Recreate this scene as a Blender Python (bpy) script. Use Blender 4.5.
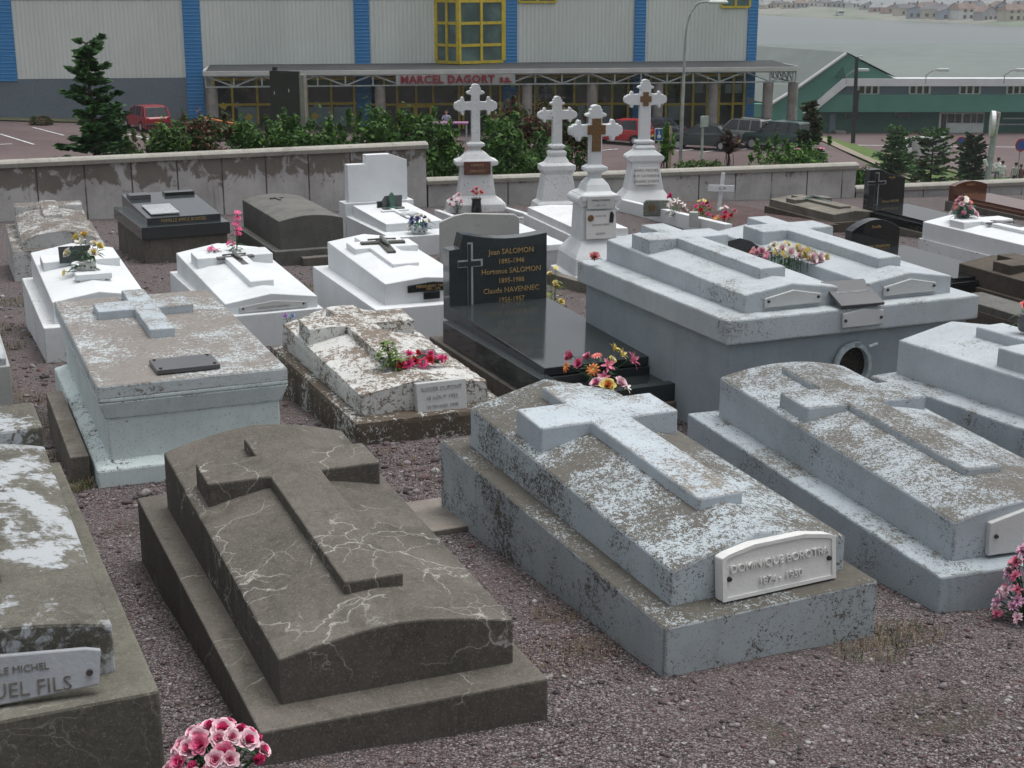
import bpy, bmesh, math, random
from math import sin, cos, tan, radians, pi, sqrt, exp
from mathutils import Vector, Matrix, noise as mnoise
import numpy as np
random.seed(7); np.random.seed(7)
SC = bpy.context.scene
COL = SC.collection
for o in list(bpy.data.objects): bpy.data.objects.remove(o)

# ------------------------------------------------------------ camera, world, sun, exposure
FPX = 1440.0; TILT = math.atan(404/1440.0)
cd = bpy.data.cameras.new('camera'); cam = bpy.data.objects.new('camera', cd); COL.objects.link(cam)
cam.location = (0, 0, 0); cam.rotation_euler = (pi/2-TILT, 0, 0)
cd.sensor_width = 36; cd.lens = FPX/1024*36; cd.clip_start = .05; cd.clip_end = 6000
SC.camera = cam
W = bpy.data.worlds.new('World'); SC.world = W; W.use_nodes = True
wn = W.node_tree; bg = wn.nodes['Background']
sky = wn.nodes.new('ShaderNodeTexSky'); sky.sky_type = 'NISHITA'; sky.sun_disc = False
SUN_EL, SUN_AZ = radians(76), radians(60)
sky.sun_elevation = SUN_EL; sky.sun_rotation = SUN_AZ; sky.air_density = 1.0; sky.dust_density = 4.0; sky.ozone_density = 1.0
hs = wn.nodes.new('ShaderNodeHueSaturation'); hs.inputs['Saturation'].default_value = .24
wn.links.new(sky.outputs[0], hs.inputs['Color']); 
# overcast: the cloud layer is brighter overhead than near the horizon
wg = wn.nodes.new('ShaderNodeTexCoord'); wx = wn.nodes.new('ShaderNodeSeparateXYZ'); wm = wn.nodes.new('ShaderNodeMapRange'); wv = wn.nodes.new('ShaderNodeVectorMath'); wv.operation = 'SCALE'
wn.links.new(wg.outputs['Generated'], wx.inputs[0]); wn.links.new(wx.outputs[2], wm.inputs[0]); wm.inputs[1].default_value = -.05; wm.inputs[2].default_value = .95; wm.inputs[3].default_value = .95; wm.inputs[4].default_value = 1.75
wn.links.new(hs.outputs[0], wv.inputs[0]); wn.links.new(wm.outputs[0], wv.inputs['Scale']); wn.links.new(wv.outputs[0], bg.inputs['Color'])
bg.inputs['Strength'].default_value = .10
sl = bpy.data.lights.new('sun', 'SUN'); sl.energy = .85; sl.angle = radians(40); sl.color = (1, .98, .95)
so = bpy.data.objects.new('sun', sl); COL.objects.link(so)
so.rotation_euler = (pi/2-SUN_EL, 0, -SUN_AZ+pi)   # light comes from azimuth SUN_AZ
SC.view_settings.view_transform = 'Standard'; SC.view_settings.look = 'None'
SC.view_settings.exposure = 0.32; SC.view_settings.gamma = 1
SC.render.engine = 'CYCLES'
SC.cycles.max_bounces = 6; SC.cycles.volume_bounces = 0; SC.cycles.volume_step_rate = 4

# ------------------------------------------------------------ helpers
def ray(px, py):
    x, y = (px-512)/FPX, (py-384)/FPX
    return Vector((x, cos(TILT)-y*sin(TILT), -sin(TILT)-y*cos(TILT)))
def at(px, py, Y):
    d = ray(px, py); return d*(Y/d.y)
def tag(o, label=None, cat=None, group=None, kind=None):
    if label: o['label'] = label
    if cat: o['category'] = cat
    if group: o['group'] = group
    if kind: o['kind'] = kind
    return o
def empty(name, loc, rz=0, label=None, cat=None, group=None, scale=1):
    o = bpy.data.objects.new(name, None); COL.objects.link(o); o.empty_display_size = .1
    o.location = loc; o.rotation_euler = (0, 0, rz); o.scale = (scale,)*3
    return tag(o, label, cat, group)
def copy_tree(o, parent=None):
    c = o.copy(); COL.objects.link(c)
    if parent: c.parent = parent
    for ch in list(o.children): copy_tree(ch, c)
    return c
class MB:
    def __init__(s): s.v = []; s.f = []; s.m = []
    def add(s, vs, fs, mi=0):
        b = len(s.v); s.v += [tuple(v) for v in vs]
        for f in fs: s.f.append(tuple(b+i for i in f)); s.m.append(mi)
        return s
    def box(s, x0, x1, y0, y1, z0, z1, mi=0, M=None):
        vs = [(x, y, z) for z in (z0, z1) for y in (y0, y1) for x in (x0, x1)]
        if M: vs = [M @ Vector(v) for v in vs]
        return s.add(vs, [(0,2,3,1),(4,5,7,6),(0,1,5,4),(2,6,7,3),(0,4,6,2),(1,3,7,5)], mi)
    def prism(s, poly, y0, y1, mi=0, M=None):
        """poly in xz (counter clockwise seen from -y), extruded along y"""
        n = len(poly); vs = [(x, y0, z) for x, z in poly]+[(x, y1, z) for x, z in poly]
        if M: vs = [M @ Vector(v) for v in vs]
        fs = [tuple(range(n)), tuple(range(2*n-1, n-1, -1))]+[((i+1) % n, i, n+i, n+(i+1) % n) for i in range(n)]
        return s.add(vs, fs, mi)
    def zprism(s, poly, z0, z1, mi=0, M=None):
        n = len(poly); vs = [(x, y, z0) for x, y in poly]+[(x, y, z1) for x, y in poly]
        if M: vs = [M @ Vector(v) for v in vs]
        fs = [tuple(range(n-1, -1, -1)), tuple(range(n, 2*n))]+[(i, (i+1) % n, n+(i+1) % n, n+i) for i in range(n)]
        return s.add(vs, fs, mi)
    def tube(s, pts, rads, n=8, mi=0, cap=True):
        b = len(s.v); pts = [Vector(p) for p in pts]
        if not hasattr(rads, '__len__'): rads = [rads]*len(pts)
        for i, p in enumerate(pts):
            d = (pts[min(i+1, len(pts)-1)]-pts[max(i-1, 0)]).normalized()
            a = d.cross(Vector((0, 0, 1)) if abs(d.z) < .9 else Vector((1, 0, 0))).normalized(); c = d.cross(a)
            for k in range(n):
                t = 2*pi*k/n; s.v.append(tuple(p+(a*cos(t)+c*sin(t))*rads[i]))
        for i in range(len(pts)-1):
            for k in range(n):
                s.f.append((b+i*n+k, b+i*n+(k+1) % n, b+(i+1)*n+(k+1) % n, b+(i+1)*n+k)); s.m.append(mi)
        if cap:
            s.f.append(tuple(b+k for k in range(n-1, -1, -1))); s.m.append(mi)
            e = b+(len(pts)-1)*n; s.f.append(tuple(e+k for k in range(n))); s.m.append(mi)
        return s
    def lathe(s, prof, n=16, c=(0, 0, 0), mi=0):
        return s.tube([(c[0], c[1], c[2]+z) for r, z in prof], [max(r, 1e-4) for r, z in prof], n, mi)
    def loft(s, secs, mi=0, M=None):
        """rectangular sections (z, halfx, halfy[, cy])"""
        vs = []
        for q in secs:
            z, hx, hy = q[:3]; cy = q[3] if len(q) > 3 else 0
            vs += [(-hx, cy-hy, z), (hx, cy-hy, z), (hx, cy+hy, z), (-hx, cy+hy, z)]
        if M: vs = [M @ Vector(v) for v in vs]
        n = len(secs); fs = [(3, 2, 1, 0), tuple(4*(n-1)+i for i in range(4))]
        for i in range(n-1):
            for k in range(4): fs.append((4*i+k, 4*i+(k+1) % 4, 4*i+4+(k+1) % 4, 4*i+4+k))
        return s.add(vs, fs, mi)
    def build(s, name, mats, parent=None, bevel=0, smooth=False, seg=2, loc=None, rot=None, subd=0):
        me = bpy.data.meshes.new(name); me.from_pydata(s.v, [], s.f)
        if not isinstance(mats, (list, tuple)): mats = [mats]
        for m in mats: me.materials.append(m)
        if len(mats) > 1: me.polygons.foreach_set('material_index', s.m)
        bm = bmesh.new(); bm.from_mesh(me); bmesh.ops.recalc_face_normals(bm, faces=bm.faces); bm.to_mesh(me); bm.free()
        if smooth: me.shade_smooth()
        o = bpy.data.objects.new(name, me); COL.objects.link(o)
        if parent: o.parent = parent
        if loc: o.location = loc
        if rot: o.rotation_euler = rot
        if bevel:
            b = o.modifiers.new('bevel', 'BEVEL'); b.width = bevel; b.segments = seg; b.limit_method = 'ANGLE'; b.angle_limit = radians(28)
        return o
def fastmesh(name, V, F, mats, parent=None, mi=None, smooth=False):
    """V (n,3), F (m,k) numpy arrays"""
    me = bpy.data.meshes.new(name); k = F.shape[1]
    me.vertices.add(len(V)); me.vertices.foreach_set('co', np.asarray(V, dtype=np.float32).ravel())
    me.loops.add(F.size); me.loops.foreach_set('vertex_index', F.astype(np.int32).ravel())
    me.polygons.add(len(F)); me.polygons.foreach_set('loop_start', np.arange(0, F.size, k, dtype=np.int32))
    if not isinstance(mats, (list, tuple)): mats = [mats]
    for m in mats: me.materials.append(m)
    if mi is not None: me.polygons.foreach_set('material_index', np.asarray(mi, dtype=np.int32))
    me.update(calc_edges=True); me.validate()
    if smooth: me.shade_smooth()
    o = bpy.data.objects.new(name, me); COL.objects.link(o)
    if parent: o.parent = parent
    return o
def text(name, s, size, mat, parent, loc, rot=(pi/2, 0, 0), ext=.003, align='CENTER', sx=1.0, space=1.0, bold=0):
    cu = bpy.data.curves.new(name, 'FONT'); cu.body = s; cu.size = size; cu.extrude = ext; cu.offset = bold
    cu.align_x = align; cu.align_y = 'CENTER'; cu.resolution_u = 2; cu.space_character = space
    t = bpy.data.objects.new(name, cu); COL.objects.link(t)
    dg = bpy.context.evaluated_depsgraph_get(); me = bpy.data.meshes.new_from_object(t.evaluated_get(dg))
    bpy.data.objects.remove(t); me.materials.clear(); me.materials.append(mat)
    o = bpy.data.objects.new(name, me); COL.objects.link(o); o.parent = parent
    o.location = loc; o.rotation_euler = rot; o.scale = (sx, 1, 1)
    return o

# ------------------------------------------------------------ materials
def nodes(name):
    m = bpy.data.materials.new(name); m.use_nodes = True; nt = m.node_tree
    return m, nt, nt.nodes['Principled BSDF']
class NT:
    def __init__(s, name):
        s.m, s.nt, s.p = nodes(name); s.N = s.nt.nodes.new; s.L = s.nt.links.new
        s.p.inputs['Specular IOR Level'].default_value = .3
        tc = s.N('ShaderNodeTexCoord'); oi = s.N('ShaderNodeObjectInfo')
        mul = s.N('ShaderNodeVectorMath'); mul.operation = 'MULTIPLY_ADD'
        cmb = s.N('ShaderNodeCombineXYZ'); 
        r = s.math('MULTIPLY', oi.outputs['Random'], 37.0)
        for i in range(3): s.L(r, cmb.inputs[i])
        add = s.N('ShaderNodeVectorMath'); add.operation = 'ADD'; s.L(tc.outputs['Object'], add.inputs[0]); s.L(cmb.outputs[0], add.inputs[1])
        s.co = add.outputs[0]; s.tc = tc; s.rnd = oi.outputs['Random']
    def val(s, sock, v):
        if hasattr(v, 'links') or isinstance(v, bpy.types.NodeSocket): s.L(v, sock)
        else: sock.default_value = v
    def math(s, op, a, b=None, c=None, clamp=False):
        n = s.N('ShaderNodeMath'); n.operation = op; n.use_clamp = clamp
        s.val(n.inputs[0], a)
        if b is not None: s.val(n.inputs[1], b)
        if c is not None: s.val(n.inputs[2], c)
        return n.outputs[0]
    def noise(s, scale, detail=4, rough=.55, dist=0, co=None, lac=2):
        n = s.N('ShaderNodeTexNoise'); n.inputs['Scale'].default_value = scale; n.inputs['Detail'].default_value = detail
        n.inputs['Roughness'].default_value = rough; n.inputs['Distortion'].default_value = dist
        s.L(co or s.co, n.inputs['Vector']); return n.outputs['Fac']
    def voro(s, scale, feature='F1', co=None, out='Distance', rnd=1):
        n = s.N('ShaderNodeTexVoronoi'); n.feature = feature; n.inputs['Scale'].default_value = scale
        n.inputs['Randomness'].default_value = rnd; s.L(co or s.co, n.inputs['Vector']); return n.outputs[out]
    def warp(s, scale, amt, co=None):
        n = s.N('ShaderNodeTexNoise'); n.inputs['Scale'].default_value = scale; n.inputs['Detail'].default_value = 4; s.L(co or s.co, n.inputs['Vector'])
        a = s.N('ShaderNodeVectorMath'); a.operation = 'MULTIPLY_ADD'; s.L(n.outputs['Color'], a.inputs[0]); a.inputs[1].default_value = (amt,)*3; s.L(co or s.co, a.inputs[2]); return a.outputs[0]
    def scl(s, v, co=None):
        a = s.N('ShaderNodeVectorMath'); a.operation = 'MULTIPLY'; s.L(co or s.co, a.inputs[0]); a.inputs[1].default_value = v; return a.outputs[0]
    def step(s, v, lo, hi, a=0.0, b=1.0):
        n = s.N('ShaderNodeMapRange'); n.interpolation_type = 'SMOOTHSTEP'; s.val(n.inputs[0], v)
        s.val(n.inputs[1], lo); s.val(n.inputs[2], hi); s.val(n.inputs[3], a); s.val(n.inputs[4], b); return n.outputs[0]
    def mix(s, f, a, b, blend='MIX'):
        n = s.N('ShaderNodeMix'); n.data_type = 'RGBA'; n.blend_type = blend; n.clamp_factor = True
        s.val(n.inputs[0], f)
        for k, v in ((6, a), (7, b)):
            if isinstance(v, tuple): n.inputs[k].default_value = v+(1,) if len(v) == 3 else v
            else: s.L(v, n.inputs[k])
        return n.outputs[2]
    def ramp(s, f, cols):
        n = s.N('ShaderNodeValToRGB'); cr = n.color_ramp
        while len(cr.elements) < len(cols): cr.elements.new(.5)
        for e, (p, c) in zip(cr.elements, cols): e.position = p; e.color = c+(1,)
        s.val(n.inputs[0], f); return n.outputs[0]
    def nz(s):
        g = s.N('ShaderNodeNewGeometry'); x = s.N('ShaderNodeSeparateXYZ'); s.L(g.outputs['Normal'], x.inputs[0]); return x.outputs[2]
    def xyz(s):
        x = s.N('ShaderNodeSeparateXYZ'); s.L(s.tc.outputs['Object'], x.inputs[0]); return x.outputs
    def edge(s, r=.02, lo=.90, hi=.995):
        b = s.N('ShaderNodeBevel'); b.samples = 4; b.inputs['Radius'].default_value = r
        g = s.N('ShaderNodeNewGeometry'); d = s.N('ShaderNodeVectorMath'); d.operation = 'DOT_PRODUCT'; s.L(b.outputs[0], d.inputs[0]); s.L(g.outputs['True Normal'], d.inputs[1])
        return s.step(d.outputs['Value'], lo, hi, 1, 0)
    def bump(s, h, strength=.5, dist=.01):
        b = s.N('ShaderNodeBump'); b.inputs['Strength'].default_value = strength; b.inputs['Distance'].default_value = dist
        s.L(h, b.inputs['Height']); s.L(b.outputs[0], s.p.inputs['Normal'])
    def out(s, col, rough=.8, spec=None):
        s.val(s.p.inputs['Base Color'], col if not isinstance(col, tuple) else col+(1,)); s.val(s.p.inputs['Roughness'], rough)
        if spec is not None: s.p.inputs['Specular IOR Level'].default_value = spec
        return s.m
def mplain(name, col, rough=.6, var=.15, scale=8, metal=0, spec=.4, rv=0):
    n = NT(name); f = n.noise(scale, 5)
    c = n.mix(n.step(f, .3, .7), tuple(x*(1-var) for x in col), tuple(min(1, x*(1+var)) for x in col))
    if rv:
        k = n.math('MULTIPLY_ADD', n.rnd, 2*rv, 1-rv); cc = n.N('ShaderNodeCombineXYZ')
        for i in range(3): n.L(k, cc.inputs[i])
        c = n.mix(1.0, c, cc.outputs[0], 'MULTIPLY')
    n.p.inputs['Metallic'].default_value = metal
    return n.out(c, rough, spec)
def mpeel(name, paint, bare, top=.5, side=.3, fs=38, grime_shade=(.05, .048, .035), gr_amt=.5, edge=.55):
    """flaking paint over bare cement; how much has flaked differs between upward and upright faces"""
    n = NT(name); big = n.noise(2.2, 4, .6, .3); mid = n.noise(9, 4, .65, .4); w = n.warp(14, .025)
    fine = n.math('ADD', n.math('MULTIPLY', n.noise(fs*1.5, 3, .7, .5, co=n.scl((1, .7, 1.1), w)), .52), n.math('MULTIPLY', n.noise(fs*4.2, 3, .7, .4, co=n.scl((1, .8, 1))), .48))
    up = n.step(n.nz(), .3, .8)
    amt = n.math('MULTIPLY_ADD', up, top-side, side)
    v = n.math('ADD', n.math('MULTIPLY_ADD', n.math('SUBTRACT', big, .5), 1.2, n.math('MULTIPLY', n.math('SUBTRACT', mid, .5), .75)), n.math('MULTIPLY', n.math('SUBTRACT', fine, .5), 2.6))
    v = n.math('ADD', v, n.math('MULTIPLY_ADD', amt, 1.4, -.7))
    ed = n.edge(.022); v = n.math('ADD', v, n.math('MULTIPLY', ed, n.step(n.noise(5, 4, .7), .38, .62, -.05, edge)))
    fl = n.step(v, -.04, .05)
    barec = n.mix(n.noise(30, 5, .7), tuple(x*.55 for x in bare), tuple(x*1.25 for x in bare))
    grm = n.step(n.noise(6, 5, .7, .5), .52, .72)
    barec = n.mix(n.math('MULTIPLY', grm, gr_amt), barec, grime_shade)
    pc = n.mix(n.step(n.noise(3.5, 6, .7), .35, .7), paint, tuple(x*.86 for x in paint))
    streak = n.step(n.noise(5, 4, .6, 0, co=n.scl((3, 3, .35))), .55, .8)
    pc = n.mix(n.math('MULTIPLY', streak, .35), pc, tuple(x*.6 for x in paint))
    speck = n.step(n.noise(120, 2, .5), .64, .70); pc = n.mix(n.math('MULTIPLY', speck, .5), pc, grime_shade)
    c = n.mix(fl, pc, barec)
    h = n.math('SUBTRACT', n.math('MULTIPLY', n.noise(90, 3, .6), .25), fl)
    n.bump(h, .55, .004)
    return n.out(c, .85)
def mconcrete(name, base, cracks=0, light=(.34, .33, .30), grime_shade=(.03, .028, .022), var=.35, white=0, whitec=(.5, .53, .55), moss=0):
    n = NT(name); f1 = n.noise(3, 6, .7, .3); f2 = n.noise(45, 4, .7)
    c = n.mix(n.step(f1, .3, .72), tuple(x*(1-var) for x in base), tuple(x*(1+var*.6) for x in base))
    c = n.mix(n.step(f2, .35, .7, 0, .5), c, tuple(x*1.3 for x in base))
    c = n.mix(n.step(n.noise(160, 2, .5), .6, .7, 0, .35), c, (.2, .19, .17))
    c = n.mix(n.math('MULTIPLY', n.step(n.noise(1.7, 6, .7, .6), .52, .75), .6), c, grime_shade)
    up = n.step(n.nz(), .2, .8); c = n.mix(n.math('MULTIPLY', n.math('SUBTRACT', 1.0, up), .32), c, grime_shade)  # side shade painted into the colour of upright faces, along with dirt
    c = n.mix(n.step(n.noise(110, 4, .85), .55, .63, 0, .6), c, (.24, .225, .2)); c = n.mix(n.step(n.noise(90, 4, .85), .56, .65, 0, .7), c, (.03, .027, .022))
    c = n.mix(n.step(n.noise(7, 6, .75, 1.2, co=n.scl((1.6, .5, 1))), .52, .70, 0, .5), c, tuple(x*.55 for x in base))
    if moss: c = n.mix(n.math('MULTIPLY', n.step(n.noise(4, 5, .7, .5), .5, .7), moss), c, (.06, .06, .03))
    ed = n.edge(.014); c = n.mix(n.math('MULTIPLY', n.math('MULTIPLY', ed, n.step(n.noise(9, 4, .7), .42, .6)), .5), c, tuple(min(1, x*1.9) for x in base))
    rn = n.step(n.noise(3.2, 5, .7, .2, co=n.scl((4, 4, .35))), .54, .72); c = n.mix(n.math('MULTIPLY', rn, .35), c, grime_shade)
    h = n.math('SUBTRACT', f2, n.math('MULTIPLY', n.math('MULTIPLY', ed, n.step(n.noise(30, 3, .7), .5, .6)), .8))
    if white:
        wv = n.math('ADD', n.noise(2.4, 5, .62, .5, co=n.scl((1, .8, 1))), n.math('MULTIPLY', n.math('SUBTRACT', n.noise(22, 5, .75, .6), .5), .42))
        wm = n.step(wv, .62-white*.2, .70-white*.2); c = n.mix(n.math('MULTIPLY', wm, .85), c, whitec)
    if cracks:
        for sc, wd, msk, wa in ((2.1, .0058, .475, .42), (5.0, .0068, .53, .22), (11, .008, .60, .10)):
            d = n.voro(sc, 'DISTANCE_TO_EDGE', co=n.warp(3.0, wa, n.warp(16, .04, n.warp(60, .012))))
            l = n.math('MULTIPLY', n.step(d, wd*.35, wd*1.1, 1, 0), n.step(n.noise(2.2, 3), msk, msk+.09))
            blur = n.math('MULTIPLY', n.step(d, 0, wd*4, .16, 0), n.step(n.noise(2.2, 3), msk, msk+.09))
            c = n.mix(n.math('MULTIPLY', n.math('MAXIMUM', l, blur), cracks), c, light)
            h = n.math('SUBTRACT', h, n.math('MULTIPLY', l, .6))
    n.bump(h, .5, .006)
    return n.out(c, .88)
def mwhite(name, col=(.78, .79, .79), dirt=.25, specks=.2, rough=.7):
    n = NT(name); c = n.mix(n.step(n.noise(1.8, 6, .65), .35, .7), col, tuple(x*(1-dirt*.45) for x in col))
    st = n.step(n.noise(6, 4, .6, 0, co=n.scl((2.5, 2.5, .3))), .55, .85)
    c = n.mix(n.math('MULTIPLY', st, dirt), c, (.38, .38, .34))
    sp = n.step(n.noise(26, 4, .7, .5), .66-specks*.12, .70-specks*.12)
    c = n.mix(n.math('MULTIPLY', n.math('MULTIPLY', sp, n.step(n.noise(3, 3), .4, .6)), min(1, specks*2)), c, (.16, .15, .13))
    ed = n.edge(.016); c = n.mix(n.math('MULTIPLY', ed, n.step(n.noise(14, 5, .75), .50-specks*.1, .60-specks*.1, 0, min(.85, .25+specks))), c, (.26, .25, .22))
    gn = n.step(n.noise(2.4, 6, .72, .5), .56, .74); c = n.mix(n.math('MULTIPLY', gn, dirt*.9), c, (.42, .44, .36))
    n.bump(n.noise(60, 4, .6), .35, .005)
    return n.out(c, rough)
def mgranite(name, col, rough=.08, fleck=(.12, .13, .13), fs=260):
    n = NT(name); v = n.noise(fs, 2, .6)
    c = n.mix(n.step(v, .55, .68, 0, .55), col, fleck); c = n.mix(n.step(n.noise(2.5, 5), .4, .7, 0, .3), c, tuple(x*1.7 for x in col))
    r = n.step(n.noise(5, 5, .6), .3, .75, rough, rough+.10)
    n.p.inputs['IOR'].default_value = 1.55
    return n.out(c, r, .5)
def mgravel(name, cols, s=95, bias=None):
    n = NT(name); n.co = n.tc.outputs['Object']
    vc = n.voro(s, 'F1', co=n.warp(30, .012), out='Color'); vd = n.voro(s, 'F1', co=n.warp(30, .012))
    x = n.N('ShaderNodeSeparateColor'); n.L(vc, x.inputs[0])
    c = n.ramp(x.outputs[0], cols)
    v2 = n.voro(s*2.7, 'F1', out='Color'); x2 = n.N('ShaderNodeSeparateColor'); n.L(v2, x2.inputs[0]); c2 = n.ramp(x2.outputs[0], cols)
    c = n.mix(n.step(n.noise(9, 4, .7), .45, .58), c, c2)
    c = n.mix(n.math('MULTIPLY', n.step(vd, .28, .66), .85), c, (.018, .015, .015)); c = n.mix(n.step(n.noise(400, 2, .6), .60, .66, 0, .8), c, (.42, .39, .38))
    patch = n.step(n.noise(.9, 5, .65), .4, .68); c = n.mix(n.math('MULTIPLY', patch, .5), c, (.13, .105, .098))
    moss = n.step(n.noise(1.3, 6, .75, .6), .56, .68); c = n.mix(n.math('MULTIPLY', moss, .5), c, (.045, .045, .02))
    h = n.math('ADD', n.math('MULTIPLY', vd, -1.0), n.math('MULTIPLY', n.noise(20, 4), .8)); n.bump(h, .8, .012)
    return n.out(c, .95, .15)
def mleaf(name, a, b, c3=None, rough=.55, scale=1.6, trans=.25):
    n = NT(name); n.co = n.tc.outputs['Object']
    c = n.mix(n.step(n.noise(scale, 3), .35, .65), a, b)
    v = n.voro(9, 'F1', out='Color'); x = n.N('ShaderNodeSeparateColor'); n.L(v, x.inputs[0])
    c = n.mix(n.math('MULTIPLY', x.outputs[0], .55), c, c3 or tuple(min(1, q*1.9) for q in b))
    n.p.inputs['Transmission Weight'].default_value = 0
    m = n.out(c, rough, .25)
    tr = n.N('ShaderNodeBsdfTranslucent'); n.L(c, tr.inputs[0]); mx = n.N('ShaderNodeMixShader'); mx.inputs[0].default_value = trans
    o = [q for q in n.nt.nodes if q.type == 'OUTPUT_MATERIAL'][0]; n.L(n.p.outputs[0], mx.inputs[1]); n.L(tr.outputs[0], mx.inputs[2]); n.L(mx.outputs[0], o.inputs[0])
    return m
def mribbed(name, col, step_m, axis=0, amt=.35, col2=None):
    n = NT(name); n.co = n.tc.outputs['Object']; x = n.xyz()[axis]
    w = n.math('PINGPONG', x, step_m/2); w = n.math('DIVIDE', w, step_m/2)
    c = n.mix(n.step(n.noise(.35, 5, .6, co=n.scl((1, 1, .3))), .3, .7), tuple(q*.93 for q in col), tuple(min(1, q*1.05) for q in col))
    c = n.mix(n.step(w, .70, .9, 0, amt), c, tuple(q*.62 for q in col))
    n.bump(n.step(w, .55, .85), .8, .03)
    return n.out(c, .5, .3)
M = {}
M['boro'] = mpeel('flaking_blue_paint', (.42, .475, .50), (.125, .118, .102), .57, .40, 44)
M['boro_base'] = mpeel('worn_blue_paint', (.35, .39, .405), (.105, .098, .083), .70, .42, 38, gr_amt=.7)
M['boro_cross'] = mpeel('chipped_blue_paint', (.44, .495, .53), (.24, .215, .18), .42, .24, 42, gr_amt=.3)
M['peel'] = mpeel('flaking_grey_blue_paint', (.40, .445, .47), (.14, .132, .115), .52, .32, 50)
M['peel_base'] = mpeel('scuffed_grey_blue_paint', (.34, .39, .415), (.14, .13, .11), .40, .32, 40)
M['blue'] = mpeel('grey_blue_paint', (.36, .40, .425), (.16, .15, .13), .34, .28, 40, gr_amt=.4)
M['blue2'] = mpeel('pale_blue_paint', (.43, .47, .49), (.2, .19, .17), .30, .24, 44, gr_amt=.4)
M['blueside'] = mpeel('body_blue_paint', (.29, .335, .355), (.16, .15, .13), .1, .08, 30, gr_amt=.4)
M['turq'] = mpeel('pale_turquoise_paint', (.60, .68, .67), (.10, .085, .065), .30, .16, 34, gr_amt=.3)
M['turq_top'] = mpeel('worn_off_turquoise_paint', (.50, .55, .56), (.24, .22, .20), .60, .36, 32, gr_amt=.25)
M['crackw'] = mpeel('crumbling_white_paint', (.58, .585, .56), (.20, .165, .13), .50, .46, 20, gr_amt=.75)
M['crackb'] = mpeel('nearly_gone_white_paint', (.48, .49, .47), (.10, .08, .06), .62, .62, 22, gr_amt=.8)
M['backpeel'] = mpeel('rough_white_paint', (.50, .51, .50), (.16, .14, .12), .56, .34, 26, gr_amt=.5)
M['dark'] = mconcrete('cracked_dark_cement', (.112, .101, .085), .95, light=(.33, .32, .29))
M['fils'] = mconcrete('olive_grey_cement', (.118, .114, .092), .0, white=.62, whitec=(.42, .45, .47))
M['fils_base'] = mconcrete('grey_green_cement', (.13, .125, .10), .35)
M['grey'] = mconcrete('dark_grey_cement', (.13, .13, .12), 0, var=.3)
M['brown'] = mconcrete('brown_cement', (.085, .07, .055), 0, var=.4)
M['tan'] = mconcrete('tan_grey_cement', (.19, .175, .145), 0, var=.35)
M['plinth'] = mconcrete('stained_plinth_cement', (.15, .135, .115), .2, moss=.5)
M['white'] = mwhite('clean_white_paint', (.66, .685, .695), .22, .07)
M['white2'] = mwhite('white_paint', (.66, .69, .70), .32, .16)
M['whiteold'] = mwhite('old_white_paint', (.66, .68, .68), .30, .5)
M['greyw'] = mwhite('grey_white_paint', (.40, .41, .39), .3, .3)
M['plaque'] = mwhite('white_marble', (.66, .66, .64), .12, .0, .45)
M['plaqueg'] = mwhite('weathered_marble', (.50, .51, .50), .3, .12, .5)
M['plaquef'] = mwhite('grey_marble', (.33, .35, .37), .5, .15, .4)
M['granite'] = mgranite('black_granite', (.010, .012, .013), .02)
M['granite_g'] = mgranite('dark_grey_granite', (.028, .034, .035), .06)
M['granite_b'] = mgranite('brown_granite', (.085, .035, .022), .07, (.17, .09, .06))
M['granite_s'] = mgranite('slate_granite', (.07, .072, .075), .3)
M['gold'] = mplain('gilt_lettering', (.38, .26, .11), .45, .2, 40)
M['etch'] = mplain('etched_grey', (.33, .35, .35), .7, .15, 60)
M['ink'] = mplain('engraved_letters', (.12, .115, .10), .8, .3, 60)
M['faint'] = mplain('faint_engraving', (.30, .30, .29), .8, .2, 60)
M['black'] = mplain('black_paint', (.015, .016, .016), .5, .3, 10)
M['screw'] = mplain('rusty_screw', (.035, .028, .025), .6, .3, 60)
M['bronze'] = mplain('bronze_relief', (.17, .10, .045), .5, .4, 60, .3)
M['pewter'] = mplain('tarnished_metal', (.16, .17, .15), .55, .4, 40, .2)
M['blackgap'] = mplain('dark_hollow', (.008, .008, .008), .9)
M['ironw'] = mplain('painted_iron_ring', (.36, .42, .43), .5, .2, 30)
M['gravel'] = mgravel('reddish_gravel', [(0, (.04, .029, .031)), (.25, (.118, .086, .090)), (.5, (.185, .145, .149)), (.75, (.26, .228, .23)), (1, (.40, .38, .38))])
M['gravelr'] = mgravel('dark_red_gravel', [(0, (.035, .018, .016)), (.4, (.12, .055, .05)), (.8, (.2, .12, .11)), (1, (.33, .26, .25))], 90)
for i, c in enumerate([(.12, .09, .094), (.175, .14, .143), (.25, .22, .223), (.06, .05, .053), (.36, .345, .34), (.15, .09, .09)]):
    M['stone%d' % i] = mplain('gravel_stone', c, .85, .3, 30, rv=.2)
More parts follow.
